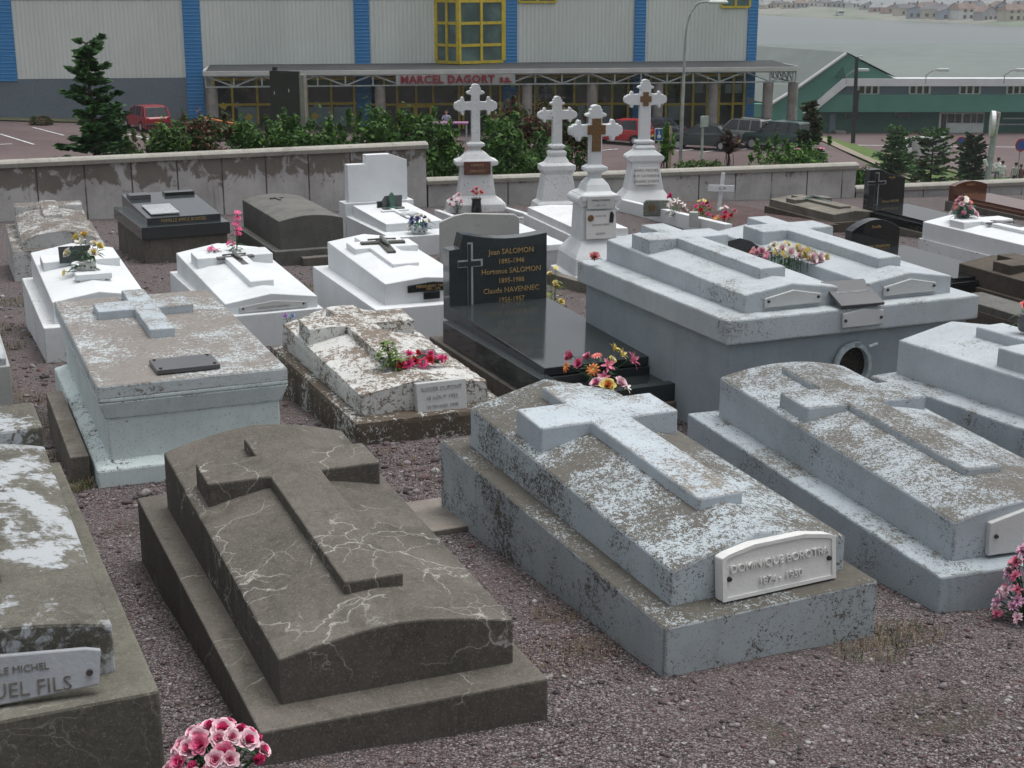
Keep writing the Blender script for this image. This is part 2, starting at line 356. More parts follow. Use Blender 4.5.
# ------------------------------------------------------------ terrain
WALL = [(-14, 23.6), (-9.1, 25.7), (-1.78, 28.8), (7.5, 31.4), (8.6, 31.7), (14, 33.2), (40, 41)]
def wl(x):
    if x <= WALL[0][0]: return WALL[0][1]
    for (a, b), (c, d) in zip(WALL, WALL[1:]):
        if x <= c: return b+(d-b)*(x-a)/(c-a)
    return WALL[-1][1]
def cem(y): return -(2+.09*y) if y < 20 else -3.8-.07*(y-20)
def street(x, y):
    z = -8.5-.035*(min(max(x, -60), 12)+30)
    if x > 12: z -= .25*max(0, x-19)
    return max(z, -13.5)
def T(x, y):
    s = y-wl(x)
    if s <= 0: return cem(y)
    a = cem(wl(x))-.35; t = min(1, s/15); t = t*t*(3-2*t)
    z = a+(street(x, y)-a)*t
    if y > 103 and x > 4: q = min(1, (y-103)/13)*min(1, (x-4)/8); z += (min(z, -13.5)-z)*q
    if y > 172: z -= min(6, (y-172)*.35)
    return z
def sheet(name, xs, ys, f, mat, kind='structure', noise_a=0, smooth=True):
    V = []; nx, ny = len(xs), len(ys)
    for y in ys:
        for x in xs:
            z = f(x, y)
            if noise_a: z += noise_a*mnoise.noise(Vector((x*1.3, y*1.3, 0)))
            V.append((x, y, z))
    F = np.array([(j*nx+i, j*nx+i+1, (j+1)*nx+i+1, (j+1)*nx+i) for j in range(ny-1) for i in range(nx-1)])
    o = fastmesh(name, np.array(V), F, mat, smooth=smooth); return tag(o, kind=kind)
# cemetery ground: follows the wall line at its back edge
def cem_ground():
    xs = np.concatenate([np.linspace(-16, -6, 20), np.linspace(-5.8, 5.8, 117), np.linspace(6, 30, 40)]); V = []; ny = 230
    for j in range(ny+1):
        for x in xs:
            y0, y1 = -2.0, wl(x)+.15; t = (j/ny)**1.35; y = y0+(y1-y0)*t
            n = .012*mnoise.noise(Vector((x*2.1, y*2.1, 0)))+.006*mnoise.noise(Vector((x*9, y*9, 3)))+.02*mnoise.noise(Vector((x*.6, y*.6, 7)))
            V.append((x, y, cem(y)+n))
    nx = len(xs)
    F = np.array([(j*nx+i, j*nx+i+1, (j+1)*nx+i+1, (j+1)*nx+i) for j in range(ny) for i in range(nx-1)])
    tag(fastmesh('gravel_ground', np.array(V), F, M['gravel'], smooth=True), kind='structure')
cem_ground()

# ------------------------------------------------------------ graves
class Grave: pass
def grave(label, P, base, slab, cross=None, profile='gable', group='graves in the cemetery', sk=0, bev=.008, mcap=None, two=False, crt=.035, cu=(.37, .63), cv=(.15, .63, .77, .9), cau=(.06, .94), body=None, rough=0, no_slab=False, caph=.15, name='grave', slabname='slab'):
    X, Y, rot, w, l, hb, ml, mr, mn, mf, en, ef, rn, rf = P
    g = Grave(); g.P = P; z0 = cem(Y); g.z0 = z0; g.sk = sk
    g.root = empty(name, (X, Y, z0), radians(rot), label, 'grave', group)
    c, s = cos(radians(rot)), sin(radians(rot))
    g.world = lambda x, y, z: Vector((X+c*x-s*y, Y+s*x+c*y, z0+z))
    g.rot = radians(rot); g.w = w; g.l = l; g.hb = hb
    kx = lambda x: sk*x
    def prof(u):
        a = abs(2*u-1)
        if profile == 'gable': return 1-a
        if profile == 'arc': return 1-a*a
        if profile == 'soft': return 1-a**1.55
        if profile == 'flatarc': return min(1, (1-a)*1.9)**.8
        return 0
    W0, W1 = ml, w-mr; L0, L1 = mn, l-mf
    g.zt = lambda u, v: hb+en+(ef-en)*v+prof(u)*(rn+(rf-rn)*v)
    g.xy = lambda u, v: (W0+(W1-W0)*u, L0+(L1-L0)*v+kx(W0+(W1-W0)*u)*(1-v))
    g.spt = lambda u, v, dz=0: g.world(*g.xy(u, v), g.zt(u, v)+dz)
    # base
    m = MB()
    if body:   # body narrower than a cap
        ins, capb = body
        m.add([(ins, ins, -.4), (w-ins, ins+kx(w), -.4), (w-ins, l-ins, -.4), (ins, l-ins, -.4), (ins, ins, hb-capb), (w-ins, ins+kx(w), hb-capb), (w-ins, l-ins, hb-capb), (ins, l-ins, hb-capb)],
              [(3, 2, 1, 0), (4, 5, 6, 7), (0, 1, 5, 4), (1, 2, 6, 5), (2, 3, 7, 6), (3, 0, 4, 7)])
        m.build('base', base, g.root, bev)
        m = MB(); z00, z11 = hb-capb, hb
        m.box(0, w, 0, l, z00, z11); m.build('capstone', mcap or base, g.root, bev)
    else:
        m.add([(0, 0, -.4), (w, kx(w), -.4), (w, l, -.4), (0, l, -.4), (0, 0, hb), (w, kx(w), hb), (w, l, hb), (0, l, hb)],
              [(3, 2, 1, 0), (4, 5, 6, 7), (0, 1, 5, 4), (1, 2, 6, 5), (2, 3, 7, 6), (3, 0, 4, 7)])
        o = m.build('base', base, g.root, bev if not rough else 0)
        if rough: roughen(o, rough)
    if no_slab: return g
    # slab: roof shaped top
    nu = 2 if profile == 'gable' else (1 if profile == 'flat' else 12); m = MB(); vs = []
    for iv in (0, 1):
        for k in (0, 1):
            for i in range(nu+1):
                u = i/nu; x, y = g.xy(u, iv); vs.append((x, y, g.zt(u, iv) if k else hb-.01))
    n1 = nu+1; A = lambda iv, k, i: iv*2*n1+k*n1+i
    fs = []
    for i in range(nu):
        fs += [(A(0, 1, i), A(0, 1, i+1), A(1, 1, i+1), A(1, 1, i)), (A(0, 0, i+1), A(0, 0, i), A(1, 0, i), A(1, 0, i+1))]
    fs += [tuple(A(0, 0, i) for i in range(n1))+tuple(A(0, 1, i) for i in range(nu, -1, -1)), tuple(A(1, 0, i) for i in range(nu, -1, -1))+tuple(A(1, 1, i) for i in range(n1)),
           (A(0, 0, 0), A(0, 1, 0), A(1, 1, 0), A(1, 0, 0)), (A(0, 0, nu), A(1, 0, nu), A(1, 1, nu), A(0, 1, nu))]
    m.add(vs, fs); g.slab = m.build(slabname, slab, g.root, bev if not rough else 0)
    if rough: roughen(g.slab, rough)
    if cross: g.cross = slab_cross(g, cross, cu, cv, cau, crt, bev, rough)
    return g
def roughen(o, amt, cuts=.035):
    """break up straight edges of a crumbling block"""
    bm = bmesh.new(); bm.from_mesh(o.data)
    for _ in range(6):
        es = [e for e in bm.edges if e.calc_length() > cuts*1.6]
        if not es: break
        bmesh.ops.subdivide_edges(bm, edges=es, cuts=1, use_grid_fill=True)
    bmesh.ops.triangulate(bm, faces=[f for f in bm.faces if len(f.verts) > 4])
    bm.normal_update()
    s = random.random()*50
    for v in bm.verts:
        p = v.co; e = 1.0
        sharp = any(ed.is_manifold and ed.calc_face_angle(0) > .6 for ed in v.link_edges)
        d = mnoise.noise(p*7+Vector((s, 0, 0)))*.6+mnoise.noise(p*22+Vector((0, s, 0)))*.35+mnoise.noise(p*2.5+Vector((0, s, 0)))*.5
        k = amt*(2.0 if sharp else 1.0)
        v['_'] if False else None
        p += v.normal*(d*k-(.6*amt if sharp else 0))
    bm.to_mesh(o.data); bm.free()
def slab_cross(g, mat, cu, cv, cau, t, bev, rough=0, level=True):
    U = [cau[0], cu[0], cu[1], cau[1]]; V = list(cv)
    sel = {(1, 0), (1, 1), (1, 2), (0, 1), (2, 1)}
    m = MB(); idx = {}
    def top(u, v): x, y = g.xy(u, v); return (x, y, g.zt(.5, v)+t)
    def bot(u, v): x, y = g.xy(u, v); return (x, y, g.zt(u, v)-.02 if abs(2*u-1) > .01 else g.zt(.5, v)-.02)
    def vid(i, j, k):
        if (i, j, k) not in idx:
            idx[(i, j, k)] = len(m.v); m.v.append((top if k else bot)(U[i], V[j]))
        return idx[(i, j, k)]
    def F(*a): m.f.append(tuple(a)); m.m.append(0)
    for (i, j) in sel:
        F(vid(i, j, 1), vid(i+1, j, 1), vid(i+1, j+1, 1), vid(i, j+1, 1)); F(vid(i, j, 0), vid(i, j+1, 0), vid(i+1, j+1, 0), vid(i+1, j, 0))
        if (i-1, j) not in sel: F(vid(i, j, 0), vid(i, j, 1), vid(i, j+1, 1), vid(i, j+1, 0))
        if (i+1, j) not in sel: F(vid(i+1, j, 0), vid(i+1, j+1, 0), vid(i+1, j+1, 1), vid(i+1, j, 1))
        if (i, j-1) not in sel: F(vid(i, j, 0), vid(i+1, j, 0), vid(i+1, j, 1), vid(i, j, 1))
        if (i, j+1) not in sel: F(vid(i, j+1, 0), vid(i, j+1, 1), vid(i+1, j+1, 1), vid(i+1, j+1, 0))
    o = m.build('cross', mat, g.root, bev if not rough else 0)
    if rough: roughen(o, rough)
    return o
def plaque(g, x, y, z, w, h, mat, shape='rect', th=.03, lines=(), lmat=None, rotz=0, tilt=0, screws=2, lsize=.06, rise=.25, lext=.002, holder='plaque', frame=None, lx=0):
    """upright name plate on a grave face; x = centre, y = front face, z = bottom"""
    p = MB(); a = w/2
    if shape == 'rect': poly = [(-a, 0), (a, 0), (a, h), (-a, h)]
    elif shape == 'gable': poly = [(-a, 0), (a, 0), (a, h*(1-rise)), (0, h), (-a, h*(1-rise))]
    elif shape == 'arch': poly = [(-a, 0), (a, 0)]+[(a*cos(pi*k/10*1.0) if False else a*(1-k/5), h*(1-rise)+h*rise*(1-(1-k/5)**2)) for k in range(11)]
    elif shape == 'clip': poly = [(-a, 0), (a, 0), (a, h*(1-rise)), (a*.78, h), (-a*.78+a*.4, h), (-a, h*(1-rise))]
    elif shape == 'taper': poly = [(-a, -.02), (a*.96, .028), (a, h*.80), (a*.86, h*.86), (-a, h)]
    elif shape == 'bible': poly = [(-a, 0), (a, 0), (a, h*.84), (a*.88, h*.90), (a*.45, h), (-a*.45, h), (-a*.88, h*.90), (-a, h*.84)]
    r = empty('plaque_holder', (0, 0, 0)) if False else None
    p.prism(poly, 0, th)
    o = p.build(holder, mat, g.root, .005)
    o.location = (x, y-th, z); o.rotation_euler = (tilt, 0, rotz)
    if frame:
        q = MB(); n = len(poly)
        cx, cz = 0, h/2
        inn = [((px_)*.93, cz+(pz_-cz)*.86) for px_, pz_ in poly]
        V = [(a_, -.006, b_) for a_, b_ in poly]+[(a_, -.006, b_) for a_, b_ in inn]+[(a_, .002, b_) for a_, b_ in poly]+[(a_, .002, b_) for a_, b_ in inn]
        F = []
        for i in range(n):
            j = (i+1) % n; F += [(i, j, n+j, n+i), (2*n+i, 2*n+j, j, i), (n+i, n+j, 3*n+j, 3*n+i)]
        q.add(V, F); q.build('raised_rim', mat, o)
    ln = len(lines)
    for k, tx in enumerate(lines):
        tx, sz = (tx if isinstance(tx, tuple) else (tx, lsize))
        zc = h*(1-rise*.75 if shape != 'rect' else 1)*(1-(k+.75)/(ln+.5))+.0
        text('lettering', tx, sz, lmat or M['ink'], o, (lx, -lext*.6, zc), ext=lext)
    if screws:
        for sx in ((-1, 1) if screws == 2 else (-1, 1, -1, 1)):
            s = MB(); s.tube([(sx*a*.88, .002, h*.42), (sx*a*.88, -.010, h*.42)], [.011, .008], 10); s.build('screw', M['screw'], o)
            if screws == 4 and sx == 1: break
    return o
G = 'cement graves with a cross lying on the slab'
# --- foreground
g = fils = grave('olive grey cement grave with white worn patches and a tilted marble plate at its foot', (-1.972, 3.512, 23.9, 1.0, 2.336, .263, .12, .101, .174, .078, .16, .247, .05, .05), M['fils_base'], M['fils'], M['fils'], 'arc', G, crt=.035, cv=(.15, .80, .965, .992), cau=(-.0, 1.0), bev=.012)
plaque(g, .535, .10, .268, .62, .165, M['plaquef'], 'taper', .03, [('FAMILLE MICHEL', .030), ('SAMUEL FILS', .062)], M['ink'], radians(-7), radians(-14), 2, rise=.12, lx=.05)
m = MB(); m.tube([(.55, .62, .475), (.62, .66, .468), (.72, .665, .464)], .004, 5); tag(m.build('twig', mplain('red_twig', (.12, .03, .015), .7), None, loc=g.root.location, rot=g.root.rotation_euler), 'short reddish twig lying on the olive grey cement grave', 'twig')
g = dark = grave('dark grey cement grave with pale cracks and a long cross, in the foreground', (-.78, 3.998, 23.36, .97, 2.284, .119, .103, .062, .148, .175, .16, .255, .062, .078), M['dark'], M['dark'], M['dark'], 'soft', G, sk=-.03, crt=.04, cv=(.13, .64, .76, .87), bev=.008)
m = MB()
for x, z in ((.33, .205), (.63, .225)): m.tube([(x, .155, z), (x, .143, z)], .012, 10)
m.build('bolt_hole', M['blackgap'], g.root)
g = boro = grave('pale blue cement grave with flaking paint and a raised-letter white plate, in the foreground', (.548, 4.733, 22.48, .969, 2.387, .187, .11, .057, .152, .144, .14, .199, .09, .105), M['boro_base'], M['boro'], M['boro_cross'], 'gable', G, sk=.067, crt=.03, bev=.009)
b = plaque(g, .56, .172, .195, .525, .20, M['plaque'], 'bible', .05, [('DOMINIQUE BOROTRA', .043), ('1874 - 1950', .042)], M['plaque'], .067, radians(-6), 2, rise=.2, lext=.006, frame=True)
g = peel = grave('grey-blue cement grave with flaking top and a blank screwed white plate, right of the foreground', (1.742, 5.425, 18.24, 1.037, 2.427, .150, .143, .114, .13, .10, .171, .222, .061, .056), M['peel_base'], M['peel'], M['peel'], 'arc', G, crt=.03, cu=(.36, .60), cv=(.15, .60, .73, .92), bev=.01)
plaque(g, .55, .128, .165, .50, .20, M['plaqueg'], 'gable', .03, [], None, 0, radians(-3), 2, rise=.28)
g = right = grave('pale blue painted cement grave at the right edge, carrying a small rose vase', (3.136, 6.017, 27.3, 1.076, 2.307, .330, .17, .116, .12, .03, .20, .20, .06, .07), M['blue'], M['blue2'], M['blue2'], 'gable', G, crt=.045, cu=(.37, .63), cv=(.15, .52, .67, .86), bev=.01)
# --- middle rows
g = turq = grave('pale turquoise chest grave with a worn brown top, small cross and flat slate plate', (-2.226, 7.428, 22.5, 1.043, 2.289, .50, 0, 0, 0, 0, .068, .072, .012, .012), M['turq'], M['turq_top'], None, 'flat', 'chest graves', body=(.045, .03), mcap=M['turq'], bev=.01)
m = MB(); cyy = [(-.02, -.02, 1.083, 2.329)]
w, l = 1.043, 2.289
for z0_, z1_, a_, b_ in ((-.3, .10, -.035, -.035), (.10, .135, -.035, .035), (.37, .47, .035, -.0)):
    m.add([(a_, a_, z0_), (w-a_, a_, z0_), (w-a_, l-a_, z0_), (a_, l-a_, z0_), (b_, b_, z1_), (w-b_, b_, z1_), (w-b_, l-b_, z1_), (b_, l-b_, z1_)], [(3, 2, 1, 0), (4, 5, 6, 7), (0, 1, 5, 4), (1, 2, 6, 5), (2, 3, 7, 6), (3, 0, 4, 7)])
m.build('moulding', M['turq'], g.root, .006)
m = MB()
g2P = (0, 0, 0)
for bx in ((.415, .565, .43, .98), (.20, .415, .70, .83), (.565, .78, .70, .83)):
    pass
g.cross = slab_cross(g, M['boro_cross'], (.42, .565), (.43, .70, .82, .97), (.20, .78), .055, .006)
mm = MB(); mm.box(-.175, .175, -.13, .13, 0, .025); pl = mm.build('slate_plate', M['granite_s'], g.root, .003); pl.location = (.51, .235, .574); pl.rotation_euler = (0, 0, radians(1))
for sx in (-1, 1):
    for sy in (-1, 1): q = MB(); q.tube([(sx*.15, sy*.10, .024), (sx*.15, sy*.10, .031)], .009, 8); q.build('screw', M['screw'], pl)
mm = MB(); mm.box(-.16, -.06, .1, 1.5, -.35, .16); mm.build('kerb_stone', M['plinth'], g.root, .008)
g = crack = grave('crumbling white grave with peeling cross and sprouting weeds beside red flowers', (-.961, 8.445, 23.25, 1.047, 2.16, .135, .079, .112, .147, .096, .135, .187, .06, .098), M['crackb'], M['crackw'], M['crackw'], 'gable', G, crt=.035, cu=(.34, .60), cv=(.18, .64, .80, .92), cau=(.02, .93), rough=.010)
plaque(g, .60, .13, .12, .335, .20, M['plaqueg'], 'rect', .06, [('ROGER DUPONT', .036), ('18 AOUT 1952', .034), ('20 FEVRIER 1970', .030)], M['faint'], 0, radians(-8), 0)
g = white2 = grave('white gabled grave with a dark metal cross and tall pink flower stem', (-2.535, 12.206, 23.98, .93, 2.241, .275, .06, .034, .063, .087, .10, .20, .06, .07), M['white2'], M['white2'], M['white2'], 'gable', 'white painted graves', crt=.04, bev=.008)
plaque(g, .49, .062, .285, .62, .085, M['plaqueg'], 'gable', .012, [('FAMILLE DETCHEVERRY', .028)], M['faint'], 0, 0, 2, rise=.4)
g = yellow = grave('white gabled grave at the left with a pot of yellow and cream flowers', (-3.826, 11.447, 22.5, .979, 2.233, .291, .094, .123, .119, .08, .185, .251, .06, .068), M['whiteold'], M['white'], M['white'], 'gable', 'white painted graves', crt=.025, cu=(.36, .64), cv=(.22, .56, .71, .88), cau=(.05, .93), bev=.008)
g = mid = grave('white gabled grave with a flat dark crucifix and black granite name plate', (-1.17, 12.086, 22.3, .991, 2.121, .358, .13, .121, .137, .102, .19, .254, .035, .054), M['white'], M['white'], M['white'], 'gable', 'white painted graves', crt=.02, cu=(.30, .64), cv=(.25, .62, .78, .9), cau=(.10, .95), bev=.008)
p = plaque(g, .56, .132, .455, .46, .085, M['granite'], 'gable', .02, [('PIERRE-JEAN TARDIF', .034), ('1907 - 1973', .028)], M['gold'], 0, 0, 0, rise=.25)
plaque(g, .55, .130, .385, .15, .065, M['granite'], 'rect', .02, [], None, 0, 0, 0)
mm = MB(); mm.prism([(-.03, -.30), (.03, -.30), (.03, .02), (.19, .02), (.19, .08), (.03, .08), (.03, .2), (-.03, .2), (-.03, .08), (-.19, .08), (-.19, .02), (-.03, .02)], -.012, .012)
def flat_cross(g, u, v, label, mat, s=1.0, rz=0, cat='cross', fig=True, dz=.02):
    root = empty('metal_cross', g.spt(u, v, dz), g.rot+rz, label, cat)
    P = g.P; sl_ = math.atan2(P[11]-P[10]+(P[13]-P[12])*.8, P[4]-P[8]-P[9])
    root.rotation_euler = (sl_, 0, g.rot+rz); root.scale = (s, s, s)
    q = MB(); q.zprism([(-.035, -.32), (.035, -.32), (.04, .03), (.19, .025), (.19, .095), (.04, .09), (.035, .2), (-.035, .2), (-.04, .09), (-.19, .095), (-.19, .025), (-.04, .03)], 0, .022)
    q.build('cross_bar', mat, root, .004)
    if fig:
        q = MB(); q.tube([(0, .13, .04), (0, .08, .045), (0, -.05, .045), (.01, -.16, .04)], [.015, .024, .018, .008], 8); q.tube([(-.12, .11, .03), (-.05, .075, .04), (0, .07, .045), (.05, .075, .04), (.12, .11, .03)], .009, 6); q.tube([(0, .105, .045), (0, .135, .045)], .016, 8)
        q.build('figure', M['pewter'], root, smooth=True)
    return root
flat_cross(mid, .52, .66, 'dark bronze crucifix lying on the white grave with the black granite name plate', mplain('dark_bronze', (.07, .072, .062), .5, .3, 40, .2), 1.12, radians(-6))
flat_cross(white2, .5, .60, 'tarnished metal cross lying under the tall pink flower stem', mplain('dull_zinc', (.10, .095, .095), .5, .3, 40, .2), .95, radians(2))
g = peelback = grave('rough white grave with mostly flaked top at the far left, against the wall', (-6.086, 17.321, 20.9, 1.109, 2.19, .375, .123, .103, .092, .084, .09, .221, .11, .062), M['backpeel'], M['backpeel'], M['backpeel'], 'arc', G, crt=.03, cau=(.0, .98), cv=(.45, .78, .93, .99), rough=.008)
plaque(g, .60, .60, .49, .34, .12, M['plaque'], 'clip', .04, [], None, 0, radians(-58), 0, rise=.3)
g = black = grave('black granite and cement grave with a gilt family name, by the wall at left', (-5.06, 19.494, 25.2, 1.227, 2.053, .50, .112, .089, .14, .111, .10, .20, 0, 0), M['plinth'], M['granite_g'], None, 'flat', 'dark granite graves', body=(.035, .17), mcap=M['granite_g'], bev=.006)
text('lettering', 'FAMILLE EMILE BOISSEL', .062, M['gold'], g.root, (.62, .138, .55), ext=.002)
mm = MB(); mm.box(-.20, .20, -.33, .33, 0, .02)
pl = mm.build('raised_plate', mgranite('light_grey_granite', (.30, .32, .33), .2, (.4, .4, .4)), g.root, .004); pl.location = (.40, .60, .635); pl.rotation_euler = (radians(3), 0, 0)
mm = MB(); mm.box(-.15, .15, -.14, .14, 0, .06); pl = mm.build('head_plate', M['granite_s'], g.root, .004); pl.location = (.3, 1.62, .675)
mm = MB(); mm.box(-.22, .22, -.1, .1, 0, .05); pl = mm.build('head_plate', M['granite'], g.root, .004); pl.location = (.9, 1.70, .68)
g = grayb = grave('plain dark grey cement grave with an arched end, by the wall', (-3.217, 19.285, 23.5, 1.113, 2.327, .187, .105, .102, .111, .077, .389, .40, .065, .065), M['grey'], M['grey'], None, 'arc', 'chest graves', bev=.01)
mm = MB(); mm.prism([(-.02, -.16), (.02, -.16), (.02, .03), (.10, .03), (.10, .07), (.02, .07), (.02, .14), (-.02, .14), (-.02, .07), (-.10, .07), (-.10, .03), (-.02, .03)], -.012, .012)
o = mm.build('small_cross', M['grey'], g.root, .003); o.location = (.5, 1.7, .655); o.rotation_euler = (radians(-90), 0, 0)
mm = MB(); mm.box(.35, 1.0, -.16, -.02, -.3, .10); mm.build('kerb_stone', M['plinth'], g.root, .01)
g = whead = grave('white grave with a tall stepped white headboard, in front of the wall corner', (-1.732, 20.453, 23.7, 1.099, 2.50, .27, .095, .104, .50, .40, .117, .170, 0, 0), M['white2'], M['white'], None, 'flat', 'white painted graves', bev=.008)
mm = MB(); mm.prism([(.06, -.3), (1.04, -.3), (1.04, 1.10), (.76, 1.20), (.36, 1.20), (.36, 1.06), (.06, 1.06)], 2.2, 2.36); mm.build('headboard', M['white'], g.root, .006)
mm = MB(); mm.box(-.02, 1.12, 2.14, 2.46, -.3, .47); mm.build('headboard_step', M['white'], g.root, .006)
mm = MB(); mm.prism([(-.03, -.6), (.03, -.6), (.03, .03), (.22, .03), (.22, .09), (.03, .09), (.03, .28), (-.03, .28), (-.03, .09), (-.22, .09), (-.22, .03), (-.03, .03)], -.01, .01)
o = mm.build('low_cross', M['white'], g.root, .003); o.location = (.55, 1.35, .43); o.rotation_euler = (radians(-88.6), 0, 0)
# double vault with hatch
P = (1.319, 8.581, 22.85, 1.927, 2.15, .765, .229, .139, .174, .062, .115, .16, 0, 0)
g = dbl = grave('grey-blue double vault with two cross slabs and a round open hatch', P, M['blueside'], None, None, 'flat', 'chest graves', no_slab=True, body=(.05, .16), mcap=M['blue2'], bev=.012)
def subslab(g, x0, x1, y0, y1, en, ef, r, hb, mat):
    s = Grave(); s.P = (0, 0, 0, x1-x0, y1-y0, hb, 0, 0, 0, 0, en, ef, r, r); s.root = g.root; s.rot = g.rot
    pr = lambda u: 1-abs(2*u-1)
    s.xy = lambda u, v: (x0+(x1-x0)*u, y0+(y1-y0)*v); s.zt = lambda u, v: hb+en+(ef-en)*v+pr(u)*r
    s.spt = lambda u, v, dz=0: g.world(*s.xy(u, v), s.zt(u, v)+dz)
    m = MB(); V = []
    for v in (0, 1):
        for k in (0, 1):
            for u in (0, .5, 1): x, y = s.xy(u, v); V.append((x, y, s.zt(u, v) if k else hb-.02))
    m.add(V, [(3, 4, 10, 9), (4, 5, 11, 10), (0, 1, 2, 5, 4, 3), (8, 7, 6, 9, 10, 11), (0, 3, 9, 6), (2, 8, 11, 5)])
    m.build('slab', mat, g.root, .01); s.cross = slab_cross(s, mat, (.36, .64), (.12, .68, .82, .97), (.04, .96), .055, .008); return s
dL = subslab(g, .20, .90, .14, 2.07, .115, .155, .05, .765, M['blue2']); dR = subslab(g, 1.13, 1.80, .14, 2.07, .115, .155, .05, .765, M['blue2'])
plaque(g, .55, .139, .79, .42, .10, M['plaqueg'], 'gable', .02, [], None, 0, 0, 2, rise=.4)
plaque(g, 1.455, .139, .79, .42, .10, M['plaqueg'], 'gable', .02, [], None, 0, 0, 2, rise=.4)
plaque(g, .99, -.001, .645, .31, .115, M['plaqueg'], 'gable', .02, [], None, 0, 0, 2, rise=.18)
mm = MB(); mm.box(-.16, .16, -.14, .14, 0, .022); pl = mm.build('tilted_plate', M['granite_s'], g.root, .004); pl.location = (.985, .11, .825); pl.rotation_euler = (radians(22), 0, radians(-3))
text('lettering', 'A NOS PARENTS', .032, M['etch'], pl, (0, 0, .023), rot=(0, 0, 0), ext=.001)
# hatch: ring, dark recess
mm = MB(); n = 32; cx, cz, R0, R1 = .955, .37, .135, .163
V = []
for k in range(n):
    t = 2*pi*k/n; V += [(cx+R1*cos(t)*.86, .03, cz+R1*sin(t)), (cx+R1*cos(t)*.86, -.0, cz+R1*sin(t)), (cx+R0*cos(t)*.86, -.0, cz+R0*sin(t)), (cx+R0*cos(t)*.86, .049, cz+R0*sin(t))]
mm.add(V, [(4*k+a, 4*((k+1) % n)+a, 4*((k+1) % n)+a+1, 4*k+a+1) for k in range(n) for a in range(3)])
ring = mm.build('hatch_ring', M['ironw'], g.root, smooth=False)
mm = MB(); mm.box(-.02, .02, -.03, .02, .0, .035); h_ = mm.build('hatch_lug', M['ironw'], ring); h_.location = (cx-.135, .02, cz-.03)
mm = MB(); mm.box(-.025, .025, -.02, .02, 0, .03); h_ = mm.build('hatch_lug', M['ironw'], ring); h_.location = (cx+.02, .02, cz+.135)
mm = MB(); mm.tube([(cx+.10, -.01, cz+.13), (cx+.16, -.015, cz+.145)], .012, 8); mm.build('hatch_pin', M['ironw'], ring)
mm = MB(); mm.zprism([(cx+R0*.88*cos(2*pi*k/24), cz+R0*sin(2*pi*k/24)) for k in range(24)], -.049, -.047, M=Matrix(((1, 0, 0, 0), (0, 0, -1, 0), (0, 1, 0, 0), (0, 0, 0, 1)))); mm.build('hatch_opening', mconcrete('dark_vault_inside', (.02, .018, .014)), g.root)
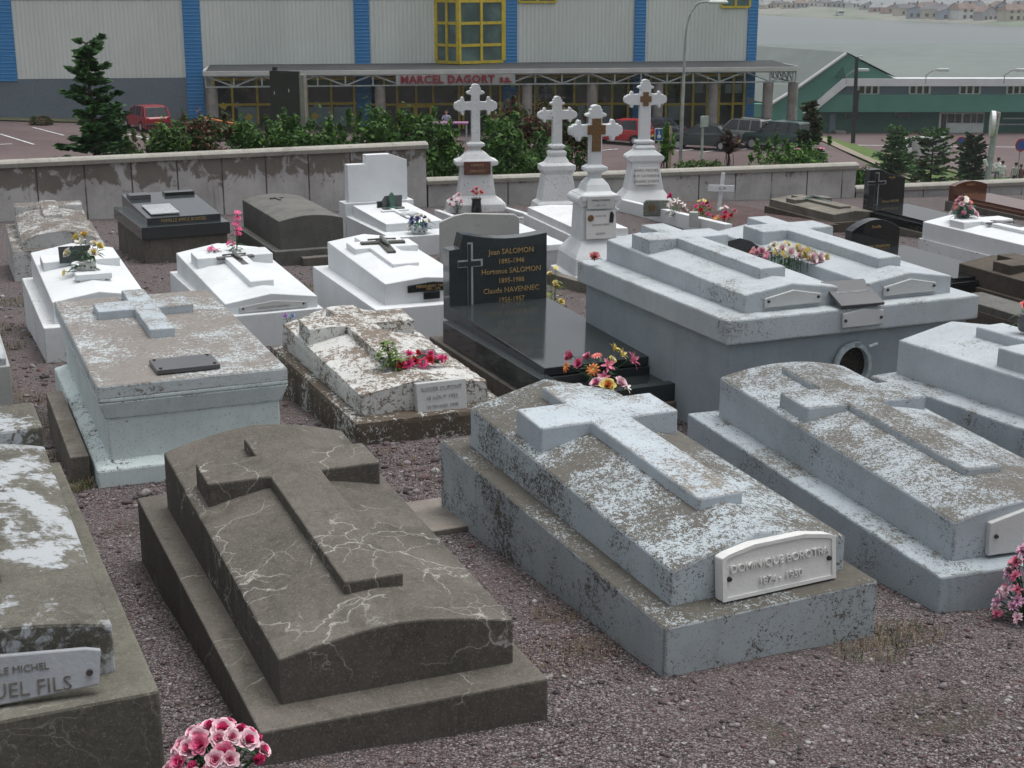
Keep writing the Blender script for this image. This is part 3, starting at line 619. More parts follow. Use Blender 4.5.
# --- granite graves with headstone and polished slab
def granite_grave(label, FL, w, l, rot, hbase, hslab, hs, mat, lines, lmat=None, curb=True, plinth=True, hsx=(0, 1), hshape='swoop', reveal=.06, plot=None, cross=True, niche=0, tl=.06, name='grave', cs=1):
    """FL = far left ground corner (x, y)"""
    a = radians(rot); NL = (FL[0]+sin(a)*l, FL[1]-cos(a)*l); z0 = cem(NL[1])
    g = Grave(); g.root = empty(name, (NL[0], NL[1], z0), a, label, 'grave', 'dark granite graves'); g.rot = a
    g.world = lambda x, y, z: Vector((NL[0]+cos(a)*x-sin(a)*y, NL[1]+sin(a)*x+cos(a)*y, z0+z))
    m = MB(); m.box(-.03, w+.03, -.03+niche*0, l+.03, -.4, hbase*.35); m.build('plinth', M['plinth'], g.root, .008)
    if niche:
        m = MB(); m.box(0, .09, 0, l-.2, hbase*.35, hbase); m.box(w-.09, w, 0, l-.2, hbase*.35, hbase); m.box(.09, w-.09, 0, .08, hbase*.35, hbase-.05)
        m.box(.09, w-.09, niche, niche+.04, hbase*.35, hbase-.02); m.build('curb', mat, g.root, .004)
        m = MB(); m.box(.1, w-.1, niche*.35, niche-.01, hbase*.35, hbase*.72); m.build('flower_step', mat, g.root, .004)
    else:
        m = MB(); m.box(0, w, 0, l-.1, hbase*.35, hbase); m.build('curb', mat, g.root, .004)
    n0 = niche+.02 if niche else reveal
    m = MB(); e0, e1 = hslab
    m.add([(reveal*1.2, n0, hbase-.01), (w-reveal*1.2, n0, hbase-.01), (w-reveal*1.2, l-.16, hbase-.01), (reveal*1.2, l-.16, hbase-.01), (reveal*1.2, n0, e0), (w-reveal*1.2, n0, e0), (w-reveal*1.2, l-.16, e1), (reveal*1.2, l-.16, e1)],
          [(3, 2, 1, 0), (4, 5, 6, 7), (0, 1, 5, 4), (1, 2, 6, 5), (2, 3, 7, 6), (3, 0, 4, 7)]); m.build('slab', mat, g.root, .004)
    x0, x1 = hsx[0]*w, hsx[1]*w; y0, y1 = l-.16, l-.02
    H = hs
    if hshape == 'swoop':
        st = .14*(x1-x0)
        poly = [(x0, hbase-.02), (x1, hbase-.02), (x1, H*.985)]+[(x1-(x1-x0-st)*k/8, H*.985+(.035*((k/8)**2.2))-.03*sin(pi*k/8)) for k in range(1, 9)]+[(x0+st*.75, H-.09), (x0, H-.10)]
    elif hshape == 'arch':
        poly = [(x0, 0), (x1, 0), (x1, H*.8)]+[(x1-(x1-x0)*k/10, H*.8+H*.2*sin(pi*k/10)**.8) for k in range(1, 10)]+[(x0, H*.8)]
    elif hshape == 'slant': poly = [(x0, 0), (x1, 0), (x1, H*.80), (x0+(x1-x0)*.45, H*.93), (x0+.3*(x1-x0), H), (x0, H)]
    else: poly = [(x0, 0), (x1, 0), (x1, H), (x0, H)]
    m = MB(); m.prism(poly, y0, y1); hsn = m.build('headstone', mat, g.root, .004); g.hs = hsn
    ww = x1-x0
    if cross:
        cx, cz, s = x0+ww*.20, hbase+(H-hbase)*.52, (H-hbase)
        poly = [(-.028, -.42), (.028, -.42), (.028, .10), (.13, .10), (.13, .19), (.028, .19), (.028, .40), (-.028, .40), (-.028, .19), (-.13, .19), (-.13, .10), (-.028, .10)]
        poly = [(cx+px_*s*1.25*cs, cz+pz_*s) for px_, pz_ in poly]; ee = .010
        inner = [(px_-ee*(1 if px_ > cx else -1), pz_-ee*(1 if ((pz_-cz)/s > .12) else -1)) for px_, pz_ in poly]
        m = MB(); m.prism([(p_[0]+.008, p_[1]+.002) for p_ in poly], y0-.004, y0-.0005); m.build('cross_outline', M['etch'], hsn)
        m = MB(); m.prism(inner, y0-.009, y0-.003); m.build('cross', mat, hsn)
    tc = x0+ww*(.63 if cross else .5); n = len(lines)
    for k, (tx, sz) in enumerate(lines):
        zc = hbase+(H-hbase)*(.78-.60*(k/(max(1, n-1)) if n > 1 else .3))
        text('lettering', tx, sz, lmat or M['gold'], hsn, (tc, y0-.002, zc), ext=.002, sx=.95)
    return g
salom = granite_grave("dark granite grave with a curved-top headstone listing three names, in the middle row", (-.615, 11.05), .985, 2.32, 23.2, .26, (.305, .36), .90, M["granite_g"],
    [('Jean SALOMON', .060), ('1895-1946', .055), ('Hortense SALOMON', .060), ('1895-1986', .055), ('Claude NAVENNEC', .060), ("1956-1957", .055)], niche=.36, hsx=(.075, .915))
GH = 'granite graves at the right'
g = granite_grave('small black granite grave with a low arched headstone, behind the double vault', (3.98, 17.1), .86, 2.0, 22.5, .22, (.26, .28), .62, M['granite'], [('Famille', .05), ('ETIENNE GIRARDIN', .05)], hsx=(0, .80), hshape='arch', cross=False)
g = granite_grave('black granite grave whose tall headstone bears a pale etched cross, right by the wall', (5.92, 24.6), 1.0, 2.2, 22.5, .20, (.24, .26), .88, M['granite'], [('Famille', .05), ('Etienne MICHEL', .055)], hsx=(.10, .84), hshape='slant', tl=.05, cs=1.7)
g = granite_grave('brown granite grave with an arched headstone in front of the low wall, far right', (8.55, 28.2), .95, 2.6, 22.5, .10, (.14, .16), .42, M['granite_b'], [('FAMILLE', .06), ('LAFOURCADE', .06)], hsx=(.0, .85), hshape='arch', cross=False)
g = granite_grave('grey polished granite slab grave without a headstone, at the far right edge by the wall', (10.5, 28.2), 1.0, 2.4, 22.5, .18, (.2, .3), .20, M['granite_s'], [], hshape='flat', cross=False)
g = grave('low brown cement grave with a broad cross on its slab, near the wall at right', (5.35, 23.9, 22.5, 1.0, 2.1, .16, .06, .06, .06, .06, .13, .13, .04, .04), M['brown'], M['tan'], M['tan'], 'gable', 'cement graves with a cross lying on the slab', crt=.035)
brown21 = g
g = grave('white gabled grave at the right carrying two flower pots and a fallen plate', (6.45, 17.75, 22.5, 1.0, 2.15, .16, .03, .03, .03, .03, .23, .23, .07, .07), M['whiteold'], M['white'], M['white'], 'gable', 'white painted graves', crt=.03)
w25 = g
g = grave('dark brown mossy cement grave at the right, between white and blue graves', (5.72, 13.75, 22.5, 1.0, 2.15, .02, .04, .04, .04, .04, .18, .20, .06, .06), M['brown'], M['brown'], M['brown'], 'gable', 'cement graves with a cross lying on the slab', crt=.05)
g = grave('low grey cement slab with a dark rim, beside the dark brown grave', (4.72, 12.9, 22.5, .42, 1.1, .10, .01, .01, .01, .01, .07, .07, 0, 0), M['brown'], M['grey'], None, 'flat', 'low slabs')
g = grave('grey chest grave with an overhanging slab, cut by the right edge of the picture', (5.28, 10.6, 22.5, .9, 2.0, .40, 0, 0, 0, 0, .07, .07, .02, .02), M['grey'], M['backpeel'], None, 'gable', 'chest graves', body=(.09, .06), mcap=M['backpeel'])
g = grave('pale grey-blue grave cut by the left edge of the picture', (-4.28, 8.92, 22.5, 1.0, 2.2, .32, .02, .02, .02, .02, .05, .05, .02, .02), M['greyw'], M['blue2'], None, 'gable', 'white painted graves')
# ------------------------------------------------------------ cross monuments
def budded_cross(h, span, bar, th, armz, bud):
    """outline in xz of a cross with trefoil ends, foot at z=0"""
    b = bar/2; R = bud
    def end(cx, cz, dx, dz):   # trefoil bud: outline runs from the right hand side of the arm round its tip; q = sideways unit
        qx, qz = -dz, dx; P = []
        for al, sd in ((-1.02, -.60), (-.98, -.86), (-.84, -1.0), (-.66, -.98), (-.52, -.82), (-.46, -.62), (-.30, -.56), (-.10, -.60), (.02, -.50), (.10, -.40), (.26, -.44), (.44, -.34), (.54, -.12)):
            P.append((al, sd))
        P = [(-1.30, -b/R), (-1.12, -b/R*1.08)]+P; P = P+[(al, -sd) for al, sd in reversed(P)]
        return [(cx+R*(dx*al*.66+qx*sd*.92), cz+R*(dz*al*.66+qz*sd*.92)) for al, sd in P]
    pts = [(-b, 0), (b, 0), (b, armz-b)]
    pts += end(span/2-R*.34, armz, 1, 0); pts += [(b, armz+b)]
    pts += end(0, h-R*.34, 0, 1); pts += [(-b, armz+b)]
    pts += end(-span/2+R*.34, armz, -1, 0); pts += [(-b, armz-b)]
    return pts
def monument(label, X, Y, rot, secs, ch, span, bar, armr, bud, mat, th=.13, collars=(), chest=None, lines=(), plate=None, relief=None, z0=None, group='white cross monuments', scrolls=None, zs=1, xs_=1):
    z0 = cem(Y) if z0 is None else z0
    secs = [(q[0]*(zs if q[0] > 0 else 1), q[1]*xs_)+tuple(q[2:]) for q in secs]; collars = [(z*zs, a) for z, a in collars]
    if scrolls: scrolls = (scrolls[0]*zs, scrolls[1]*xs_)+tuple(scrolls[2:])
    if plate: plate = (plate[0], plate[1], plate[2]*zs)+tuple(plate[3:])
    r = empty('cross_monument', (X, Y, z0), radians(rot), label, 'monument', group)
    m = MB(); m.loft(secs); m.build('pedestal', mat, r, .010)
    top = secs[-1][0]
    m = MB(); m.prism(budded_cross(ch, span, bar, th, ch*armr, bud), -th/2, th/2); c = m.build('cross', mat, r, .009); c.location = (0, 0, top-.01)
    m = MB()
    for z, a in collars: m.loft([(z-.05, a*.55, th*.62), (z-.02, a, th*.9), (z+.02, a, th*.9), (z+.05, a*.55, th*.62)])
    if collars: m.build('collar', mat, r, .008)
    if scrolls:
        z, a, R, d = scrolls; m = MB()
        for s in (-1, 1): m = MB(); m.tube([(s*a, -d, z), (s*a, d, z)], R, 14); m.build('scroll', mat, r, smooth=False)
    if relief:
        m = MB(); x = .075*relief[0]; m.prism([(-x*.5, -x*relief[1]), (x*.5, -x*relief[1]), (x*.5, -x*.5), (x, -x*.5), (x, x*.5), (x*.5, x*.5), (x*.5, x*1.2), (-x*.5, x*1.2), (-x*.5, x*.5), (-x, x*.5), (-x, -x*.5), (-x*.5, -x*.5)], -th/2-.014, -th/2-.001)
        o = m.build('bronze_relief', M['bronze'], r, .003); o.location = (0, 0, top+ch*armr)
    if plate:
        w_, h_, z_, y_, mt, ln, lm, tilt = plate
        m = MB(); m.box(-w_/2, w_/2, -.02, 0, -h_/2, h_/2); o = m.build('plaque', mt, r, .004); o.location = (0, y_, z_); o.rotation_euler = (tilt, 0, 0)
        for k, (tx, sz) in enumerate(ln): text('lettering', tx, sz, lm, o, (0, -.0215, h_*(.5-(k+.6)/(len(ln)+.2))), ext=.0015)
    return r
m1 = monument('white cross monument on a wide tapering pedestal with a brown plaque', -.68, 27.1, 8,
    [(-.3, .62, .40), (.06, .62, .40), (.10, .58, .36), (.30, .56, .34), (.42, .40, .26), (.48, .365, .23), (1.02, .30, .19), (1.10, .30, .19), (1.14, .42, .22), (1.22, .42, .22), (1.27, .30, .19), (1.36, .22, .15), (1.44, .12, .10)], 1.22, .80, .16, .675, .185, M['whiteold'], zs=.86, xs_=.95,
    th=.13, collars=((1.56, .165),), plate=(.50, .24, 1.08, -.235, mplain('rusty_plate', (.10, .04, .03), .7, .4, 30), [('FAMILLE', .065), ('DEROUET', .065)], M['gold'], radians(-3)))
m2 = monument('slender white cross monument standing second from the left, its pedestal plain and stained', .86, 27.9, 12,
    [(-.3, .50, .36), (.05, .50, .36), (.10, .44, .32), (.24, .42, .30), (.30, .35, .25), (.90, .27, .2), (1.0, .33, .22), (1.10, .33, .22), (1.16, .22, .17), (1.30, .15, .12), (1.34, .17, .13), (1.40, .17, .13), (1.44, .12, .10)], 1.02, .76, .18, .66, .155, M['whiteold'], zs=.84, th=.13, collars=((1.52, .15),))
m3 = monument('white cross monument with two lettered white plates, nearest of the cross monuments', 1.00, 17.5, 14,
    [(-.3, .60, .50), (.10, .60, .50), (.12, .52, .42), (.30, .50, .40), (.34, .47, .37), (.44, .36, .28), (.47, .33, .24), (.86, .30, .22), (.90, .33, .25), (.96, .34, .25), (.99, .24, .18), (1.06, .20, .15), (1.12, .12, .10)], .88, .66, .15, .66, .14, M['white2'], zs=1.13, xs_=.68,
    th=.11, collars=((1.22, .14),), scrolls=(.90, .31, .065, .24), relief=(1.5, 2.3), plate=(.36, .34, .65, -.262, M['plaque'], [('A NOTRE', .035), ('GRAND MERE', .035), ('REGRETS', .03)], M['faint'], radians(-3)))
m = MB(); m.box(-.17, .17, -.02, 0, -.075, .075); o = m.build('plaque', M['plaqueg'], m3, .004); o.location = (-.0, -.262, 1.0); o.rotation_euler = (radians(-3), 0, 0)
text('lettering', 'FAMILLE POIRIER', .030, M['ink'], o, (0, -.0215, .03), ext=.0015); text('lettering', '1889 - 1951', .028, M['faint'], o, (0, -.0215, -.03), ext=.0015)
q = MB(); q.tube([(-.125, -.285, .82), (-.125, -.292, .82)], [.04, .036], 16); q.build('photo_medallion', M['bronze'], m3)
q = MB(); q.prism([(.11, .76), (.155, .76), (.165, .85), (.145, .89), (.118, .88), (.113, .83)], -.290, -.280); q.build('dark_figure', M['black'], m3)
m4 = monument('white cross monument farthest right, with three engraved lines on its pedestal', 2.60, 28.6, 8,
    [(-.3, .60, .46), (.08, .60, .46), (.10, .55, .42), (.22, .53, .40), (.25, .50, .38), (.38, .40, .30), (.44, .36, .26), (.98, .27, .2), (1.05, .33, .23), (1.16, .33, .23), (1.24, .22, .17), (1.27, .19, .15), (1.31, .20, .16), (1.36, .17, .13)], 1.27, .84, .22, .70, .175, M['white'], zs=.94,
    th=.14, collars=((1.42, .19),), scrolls=(1.10, .31, .06, .22), relief=(1.5, 1.2), plate=(.44, .34, .74, -.262, M['plaque'], [('HARO MICHEL', .075), ('RUY CATHERINE', .07), ('LENARD JOSEPH', .07)], M['ink'], radians(-7)))
# surrounds in front of the monuments
def kerbset(label, FL, w, l, rot, h, t, mat, fill=None, group='kerb surrounds', far=None):
    a = radians(rot); NL = (FL[0]+sin(a)*l, FL[1]-cos(a)*l); z0 = cem(NL[1])
    r = empty('grave_surround', (NL[0], NL[1], z0), a, label, 'surround', group)
    dz = cem(FL[1])-z0
    for (x0, x1, y0, y1) in ((0, t, 0, l), (w-t, w, 0, l), (t+.001, w-t-.001, 0, t))[:1 if far else 3]:
        m = MB(); zz = lambda y: dz*y/l
        m.add([(x0, y0, -.3), (x1, y0, -.3), (x1, y1, -.3+zz(y1)), (x0, y1, -.3+zz(y1)), (x0, y0, h), (x1, y0, h), (x1, y1, h+zz(y1)), (x0, y1, h+zz(y1))], [(3, 2, 1, 0), (4, 5, 6, 7), (0, 1, 5, 4), (1, 2, 6, 5), (2, 3, 7, 6), (3, 0, 4, 7)])
        m.build('kerb', far if (far and x0 == w-t) else mat, r, .01)
    if fill:
        m = MB(); m.add([(t, t, h*.55), (w-t, t, h*.55), (w-t, l, h*.55+dz), (t, l, h*.55+dz)], [(0, 1, 2, 3)]); m.build('gravel_bed', fill, r)
    return r
kerbset('white kerb surround filled with dark red gravel, in front of the rightmost cross monument', (2.05, 28.3), 2.2, 5.6, 14, .24, .13, M['white'], M['gravelr'], far=M['tan'])
kerbset('stained white kerb surround in front of the cross monument with the brown plaque', (-1.45, 26.7), 1.4, 2.2, 16, .15, .10, M['whiteold'], M['gravel'])
kerbset('low grey cement surround in front of the nearest cross monument', (.42, 17.2), 1.25, 3.0, 20, .13, .12, M['tan'], M['gravel'])
g = grave('rough white slab grave in front of the plain stained cross monument', (1.0, 21.7, 18, .90, 2.6, .12, .05, .05, .05, .05, .12, .12, .02, .02), M['whiteold'], M['whiteold'], None, 'gable', 'white painted graves')
g = grave('speckled white chest grave behind the dark granite headstone', (-.13, 17.9, 20, .86, 2.4, .30, -.02, -.02, -.02, 0, .07, .07, 0, 0), M['backpeel'], M['white2'], None, 'flat', 'white painted graves')
r = empty('grave_headboard', (-.83, 16.35, cem(16.35)), radians(6), 'pale grey cement headboard with clipped shoulders, behind the dark granite headstone', 'headboard')
m = MB(); m.prism([(0, -.3), (.92, -.3), (.92, .84), (.86, .88), (.30, .90), (.16, .87), (0, .80)], 0, .07); m.build('board', M['greyw'], r, .008)
m = MB(); m.box(-.05, .97, -.05, .14, -.3, .12); m.build('foot', M['greyw'], r, .01)
# small wooden cross
r = empty('wooden_cross', (3.78, 26.3, cem(26.3)), radians(10), 'small white wooden cross standing among flowers before the wall', 'cross')
m = MB(); m.box(-.032, .032, -.02, .02, -.1, .86); o = m.build('upright', M['white2'], r, .004); o.rotation_euler = (0, radians(5), 0)
m = MB(); m.box(-.25, .25, -.045, -.021, .52, .64); o = m.build('crossbar', M['white2'], r, .004); o.rotation_euler = (0, radians(3), 0)
text('lettering', 'A . M', .06, M['ink'], o, (0.02, -.047, .58))
m = MB(); m.box(-.12, .12, -.08, .08, -.05, .04); m.build('foot_block', M['white2'], r, .004)
# ------------------------------------------------------------ cemetery walls
M['wall'] = None
def mwall():
    n = NT('stained_wall_cement'); up = n.step(n.nz(), .3, .8)
    c = n.mix(n.step(n.noise(1.1, 6, .65), .35, .7), (.33, .32, .31), (.47, .46, .445))
    x = n.xyz()
    hi = n.step(x[2], .30, 1.05, -.13, .17)
    st = n.step(n.math('ADD', n.noise(2.6, 6, .68, .6, co=n.scl((1, 1, .75))), hi), .585, .66)
    c = n.mix(n.math('MULTIPLY', st, .80), c, (.105, .09, .07))
    sp = n.step(n.noise(14, 5, .75, .6), .60, .66); c = n.mix(n.math('MULTIPLY', sp, .5), c, (.1, .085, .065))
    j = n.math('PINGPONG', x[0], .42); jl = n.step(j, .006, .022, 1, 0); c = n.mix(n.math('MULTIPLY', jl, n.step(n.noise(1.4, 4), .35, .5, .3, .95)), c, (.05, .045, .04))
    drip = n.step(n.noise(2.5, 4, .7, 0, co=n.scl((6, 1, .25))), .58, .75); c = n.mix(n.math('MULTIPLY', drip, .45), c, (.12, .105, .085))
    n.bump(n.noise(25, 5, .7), .4, .01); return n.out(c, .9)
M['wall'] = mwall(); M['coping'] = mconcrete('coping_cement', (.34, .33, .29), 0, var=.15, light=(.4, .4, .4))
def wall(label, a, b, ztop, h, th=.22, cope=.13, ends=True):
    a = Vector(a); b = Vector(b); L = (b-a).length; an = math.atan2((b-a).y, (b-a).x)
    zb = ztop-h; r = empty('cemetery_wall', (a.x, a.y, zb), an, label, 'wall', 'cemetery walls')
    m = MB(); m.box(0, L, 0, th, -1.0, h-cope); m.build('wall_face', M['wall'], r)
    m = MB(); y0, y1 = -.06, th+.06; z0_, z1_ = h-cope, h
    m.add([(x, y, z) for x in (-.02, L+.04) for y, z in ((y0, z0_+.0), (y0, z1_-.05), (y0+.05, z1_-.01), (th/2, z1_+.01), (y1-.05, z1_-.01), (y1, z1_-.05), (y1, z0_+.0))],
          [tuple(range(6, -1, -1)), tuple(range(7, 14))]+[(k, (k+1) % 7, 7+(k+1) % 7, 7+k) for k in range(7)])
    m.build('coping', M['coping'], r, .01); return r
wall('tall stained cement wall along the left back edge of the graves', (-14, 23.75), (-1.72, 28.95), -3.11, 1.35)
wall('lower stained cement wall behind the cross monuments', (-1.70, 29.0), (7.52, 31.55), -3.84, .90)
wall('lowest stained cement wall at the right back edge of the graves', (7.55, 31.6), (24, 36.2), -4.36, .62)
# ------------------------------------------------------------ loose stones and weeds on the gravel
def foot(o):  # rectangles of every grave so that stones are not put inside them
    return o
rects = []
for o in list(COL.objects):
    if o.type == 'EMPTY' and o.get('category') in ('grave', 'surround', 'monument'):
        for ch in o.children:
            if ch.name.startswith(('base', 'plinth', 'kerb', 'pedestal')) and ch.type == 'MESH':
                bb = [Vector(c) for c in ch.bound_box]; xs = [c.x for c in bb]; ys = [c.y for c in bb]
                rects.append((o.location.x, o.location.y, o.rotation_euler.z, min(xs), max(xs), min(ys), max(ys)))
RA = np.array(rects)
def free(X, Y, pad=0.0):
    ok = np.ones(len(X), bool)
    for (ox, oy, a, x0, x1, y0, y1) in RA:
        lx = cos(a)*(X-ox)+sin(a)*(Y-oy); ly = -sin(a)*(X-ox)+cos(a)*(Y-oy)
        ok &= ~((lx > x0-pad) & (lx < x1+pad) & (ly > y0-pad) & (ly < y1+pad))
    return ok
def icos():
    bm = bmesh.new(); bmesh.ops.create_icosphere(bm, subdivisions=1, radius=1)
    V = np.array([v.co[:] for v in bm.verts]); F = np.array([[v.index for v in f.verts] for f in bm.faces]); bm.free(); return V, F
def stones(n, x0, x1, y0, y1, smin, smax, name='loose_stones'):
    rs = np.random.RandomState(n); iv, ifc = icos()
    Y = y0+(y1-y0)*rs.rand(n)**1.5; X = (x0+(x1-x0)*rs.rand(n))*(Y/y1*.9+.1)
    k = free(X, Y, .01); X, Y = X[k], Y[k]; n = len(X)
    S = smin+(smax-smin)*rs.rand(n)**9
    Z = np.array([cem(y) for y in Y])+.012*np.array([mnoise.noise(Vector((x*2.1, y*2.1, 0))) for x, y in zip(X, Y)])+.02*np.array([mnoise.noise(Vector((x*.6, y*.6, 7))) for x, y in zip(X, Y)])+S*.18
    sc = np.stack([S*(.55+.8*rs.rand(n)), S*(.55+.8*rs.rand(n)), S*(.35+.45*rs.rand(n))], 1)
    a = rs.rand(n)*6.28; jit = 1+.62*(rs.rand(n, len(iv), 1)-.5)
    V = iv[None]*jit*sc[:, None]; ca, sa = np.cos(a)[:, None], np.sin(a)[:, None]
    V = np.stack([V[..., 0]*ca-V[..., 1]*sa, V[..., 0]*sa+V[..., 1]*ca, V[..., 2]], -1)+np.stack([X, Y, Z], 1)[:, None]
    F = (ifc[None]+(np.arange(n)*len(iv))[:, None, None]).reshape(-1, 3)
    mi = np.repeat(rs.choice(6, n, p=[.28, .25, .17, .13, .045, .125]), len(ifc))
    tag(fastmesh(name, V.reshape(-1, 3), F, [M['stone%d' % i] for i in range(6)], mi=mi), ('larger pinkish and grey stones strewn on the gravel' if name != 'loose_stones' else 'fine reddish and grey pebbles covering the ground between the graves'), 'pebbles', kind='stuff')
stones(150000, -3.6, 3.9, 2.8, 8.5, .0022, .0125)
stones(220, -3.6, 3.9, 2.8, 9.5, .010, .026, 'larger_stones')
stones(30000, -9, 9, 7, 26, .006, .035)
def weeds(n, spots, name, mats, hmax, label, cat='weeds'):
    rs = np.random.RandomState(len(name)+n); V = []; F = []; mi = []
    for _ in range(n):
        cx, cy, r = spots[rs.randint(len(spots))]; a = rs.rand()*6.28; d = r*sqrt(rs.rand())
        x, y = cx+d*cos(a), cy+d*sin(a); 
        if not free(np.array([x]), np.array([y]))[0]: continue
        h = hmax*(.15+.85*rs.rand()**2); t = rs.rand()*6.28; wd = .0008+.0009*rs.rand()*(1 if y < 7 else 2.2); ln = hmax*(.2+1.0*rs.rand()); z = cem(y)
        dx, dy = cos(t), sin(t); b = len(V)
        V += [(x-dy*wd, y+dx*wd, z-.01), (x+dy*wd, y-dx*wd, z-.01), (x+dx*ln*.4+dy*wd*.8, y+dy*ln*.4-dx*wd*.8, z+h*.65), (x+dx*ln*.4-dy*wd*.8, y+dy*ln*.4+dx*wd*.8, z+h*.65), (x+dx*ln+dy*wd*.1, y+dy*ln, z+h), (x+dx*ln-dy*wd*.1, y+dy*ln, z+h*.98)]
        F += [(b, b+1, b+2, b+3), (b+3, b+2, b+4, b+5)]; k = rs.randint(len(mats)); mi += [k, k]
    tag(fastmesh(name, np.array(V), np.array(F), mats, mi=mi), label, cat, kind='stuff')
M['dry'] = mplain('dry_grass', (.20, .15, .085), .8, .3, 4); M['dry2'] = mplain('brown_grass', (.10, .07, .045), .8, .3, 4); M['wgreen'] = mplain('weed_green', (.05, .075, .025), .7, .4, 4)
weeds(1500, [(2.6, 5.42, .30), (3.0, 5.3, .35), (1.55, 5.15, .15), (1.35, 4.98, .15), (2.9, 5.0, .18)], 'dry_weeds', [M['dry'], M['dry2'], M['wgreen']], .055, 'dry brownish weeds at the foot of the blue graves')
weeds(1300, [(.30, 5.0, .12), (.18, 5.35, .10), (.15, 4.9, .2), (-.35, 7.6, .3), (-.7, 8.1, .25)], 'sparse_weeds', [M['dry'], M['dry2'], M['dry2']], .04, 'sparse dry weeds between the foreground graves')
weeds(7000, [(-4.9, 13.2, .45), (-4.6, 12.2, .35), (-4.7, 11.2, .3), (-3.6, 9.7, .4), (-3.1, 8.8, .35), (-2.65, 8.0, .2), (-5.3, 15.3, .4), (-3.4, 17.7, .4), (-2.4, 7.4, .12), (-2.3, 16.6, .4)], 'mossy_weeds', [M['wgreen'], M['dry2'], M['wgreen'], M['dry']], .06, 'low mossy weeds between the left graves')

m = MB(); m.box(-.22, .26, -.28, .28, -.1, .022); tag(m.build('cement_slab', mconcrete('thin_cement_slab', (.20, .18, .155)), None, .006, loc=(-.50, 6.75, cem(6.75)), rot=(-.09, 0, radians(24))), 'flat brownish cement slab set in the gravel between the two foreground graves', 'slab')
# ------------------------------------------------------------ flowers
FC = {}
def fm(name, c, c2=None):
    if name in FC: return FC[name]
    n = NT(name); k = n.noise(45, 3, .6)
    col = n.mix(n.step(k, .35, .65), c, c2 or tuple(min(1, x*1.25+.02) for x in c)); m = n.out(col, .6, .25); FC[name] = m; return m
PK = lambda: fm('pink_petals', (.62, .12, .24), (.78, .32, .42)); HP = lambda: fm('hot_pink_petals', (.68, .05, .20), (.80, .14, .33))
PP = lambda: fm('pale_pink_petals', (.74, .46, .52), (.82, .62, .66)); WH = lambda: fm('cream_petals', (.78, .74, .66), (.82, .80, .76))
RD = lambda: fm('red_petals', (.42, .015, .03), (.58, .04, .06)); YL = lambda: fm('yellow_petals', (.70, .55, .12), (.78, .68, .30))
OR = lambda: fm('orange_petals', (.68, .16, .05), (.75, .30, .08)); BL = lambda: fm('blue_petals', (.12, .18, .33), (.25, .32, .45)); VI = lambda: fm('violet_petals', (.22, .08, .30), (.35, .2, .45)); CO = lambda: fm('coral_petals', (.68, .12, .12), (.75, .3, .25))
LF = fm('plastic_leaves', (.03, .075, .03), (.05, .12, .05)); LT = fm('teal_leaves', (.035, .12, .09), (.06, .17, .12)); LG = fm('bright_leaves', (.10, .17, .03), (.14, .22, .06))
def petal(m, M_, length, width, lift, cup, mi=0, tip=.5):
    """petal in local frame: grows along +x, up z; lift = opening angle from vertical"""
    V = []; nl = 4
    for i in range(nl+1):
        t = i/nl; a = lift*(.5+.6*t); wd = width*sin(pi*min(1, (.12+.80*t)))**.6*(1 if t < 1 else tip)
        x = length*t*sin(a); z = length*t*cos(a)
        for k in (-1, 0, 1): V.append(M_ @ Vector((x-abs(k)*cup*wd*.6*cos(a), k*wd/2, z+abs(k)*cup*wd*.5*sin(a))))
    F = [(i*3+k, i*3+k+1, (i+1)*3+k+1, (i+1)*3+k) for i in range(nl) for k in (0, 1)]
    m.add(V, F, mi)
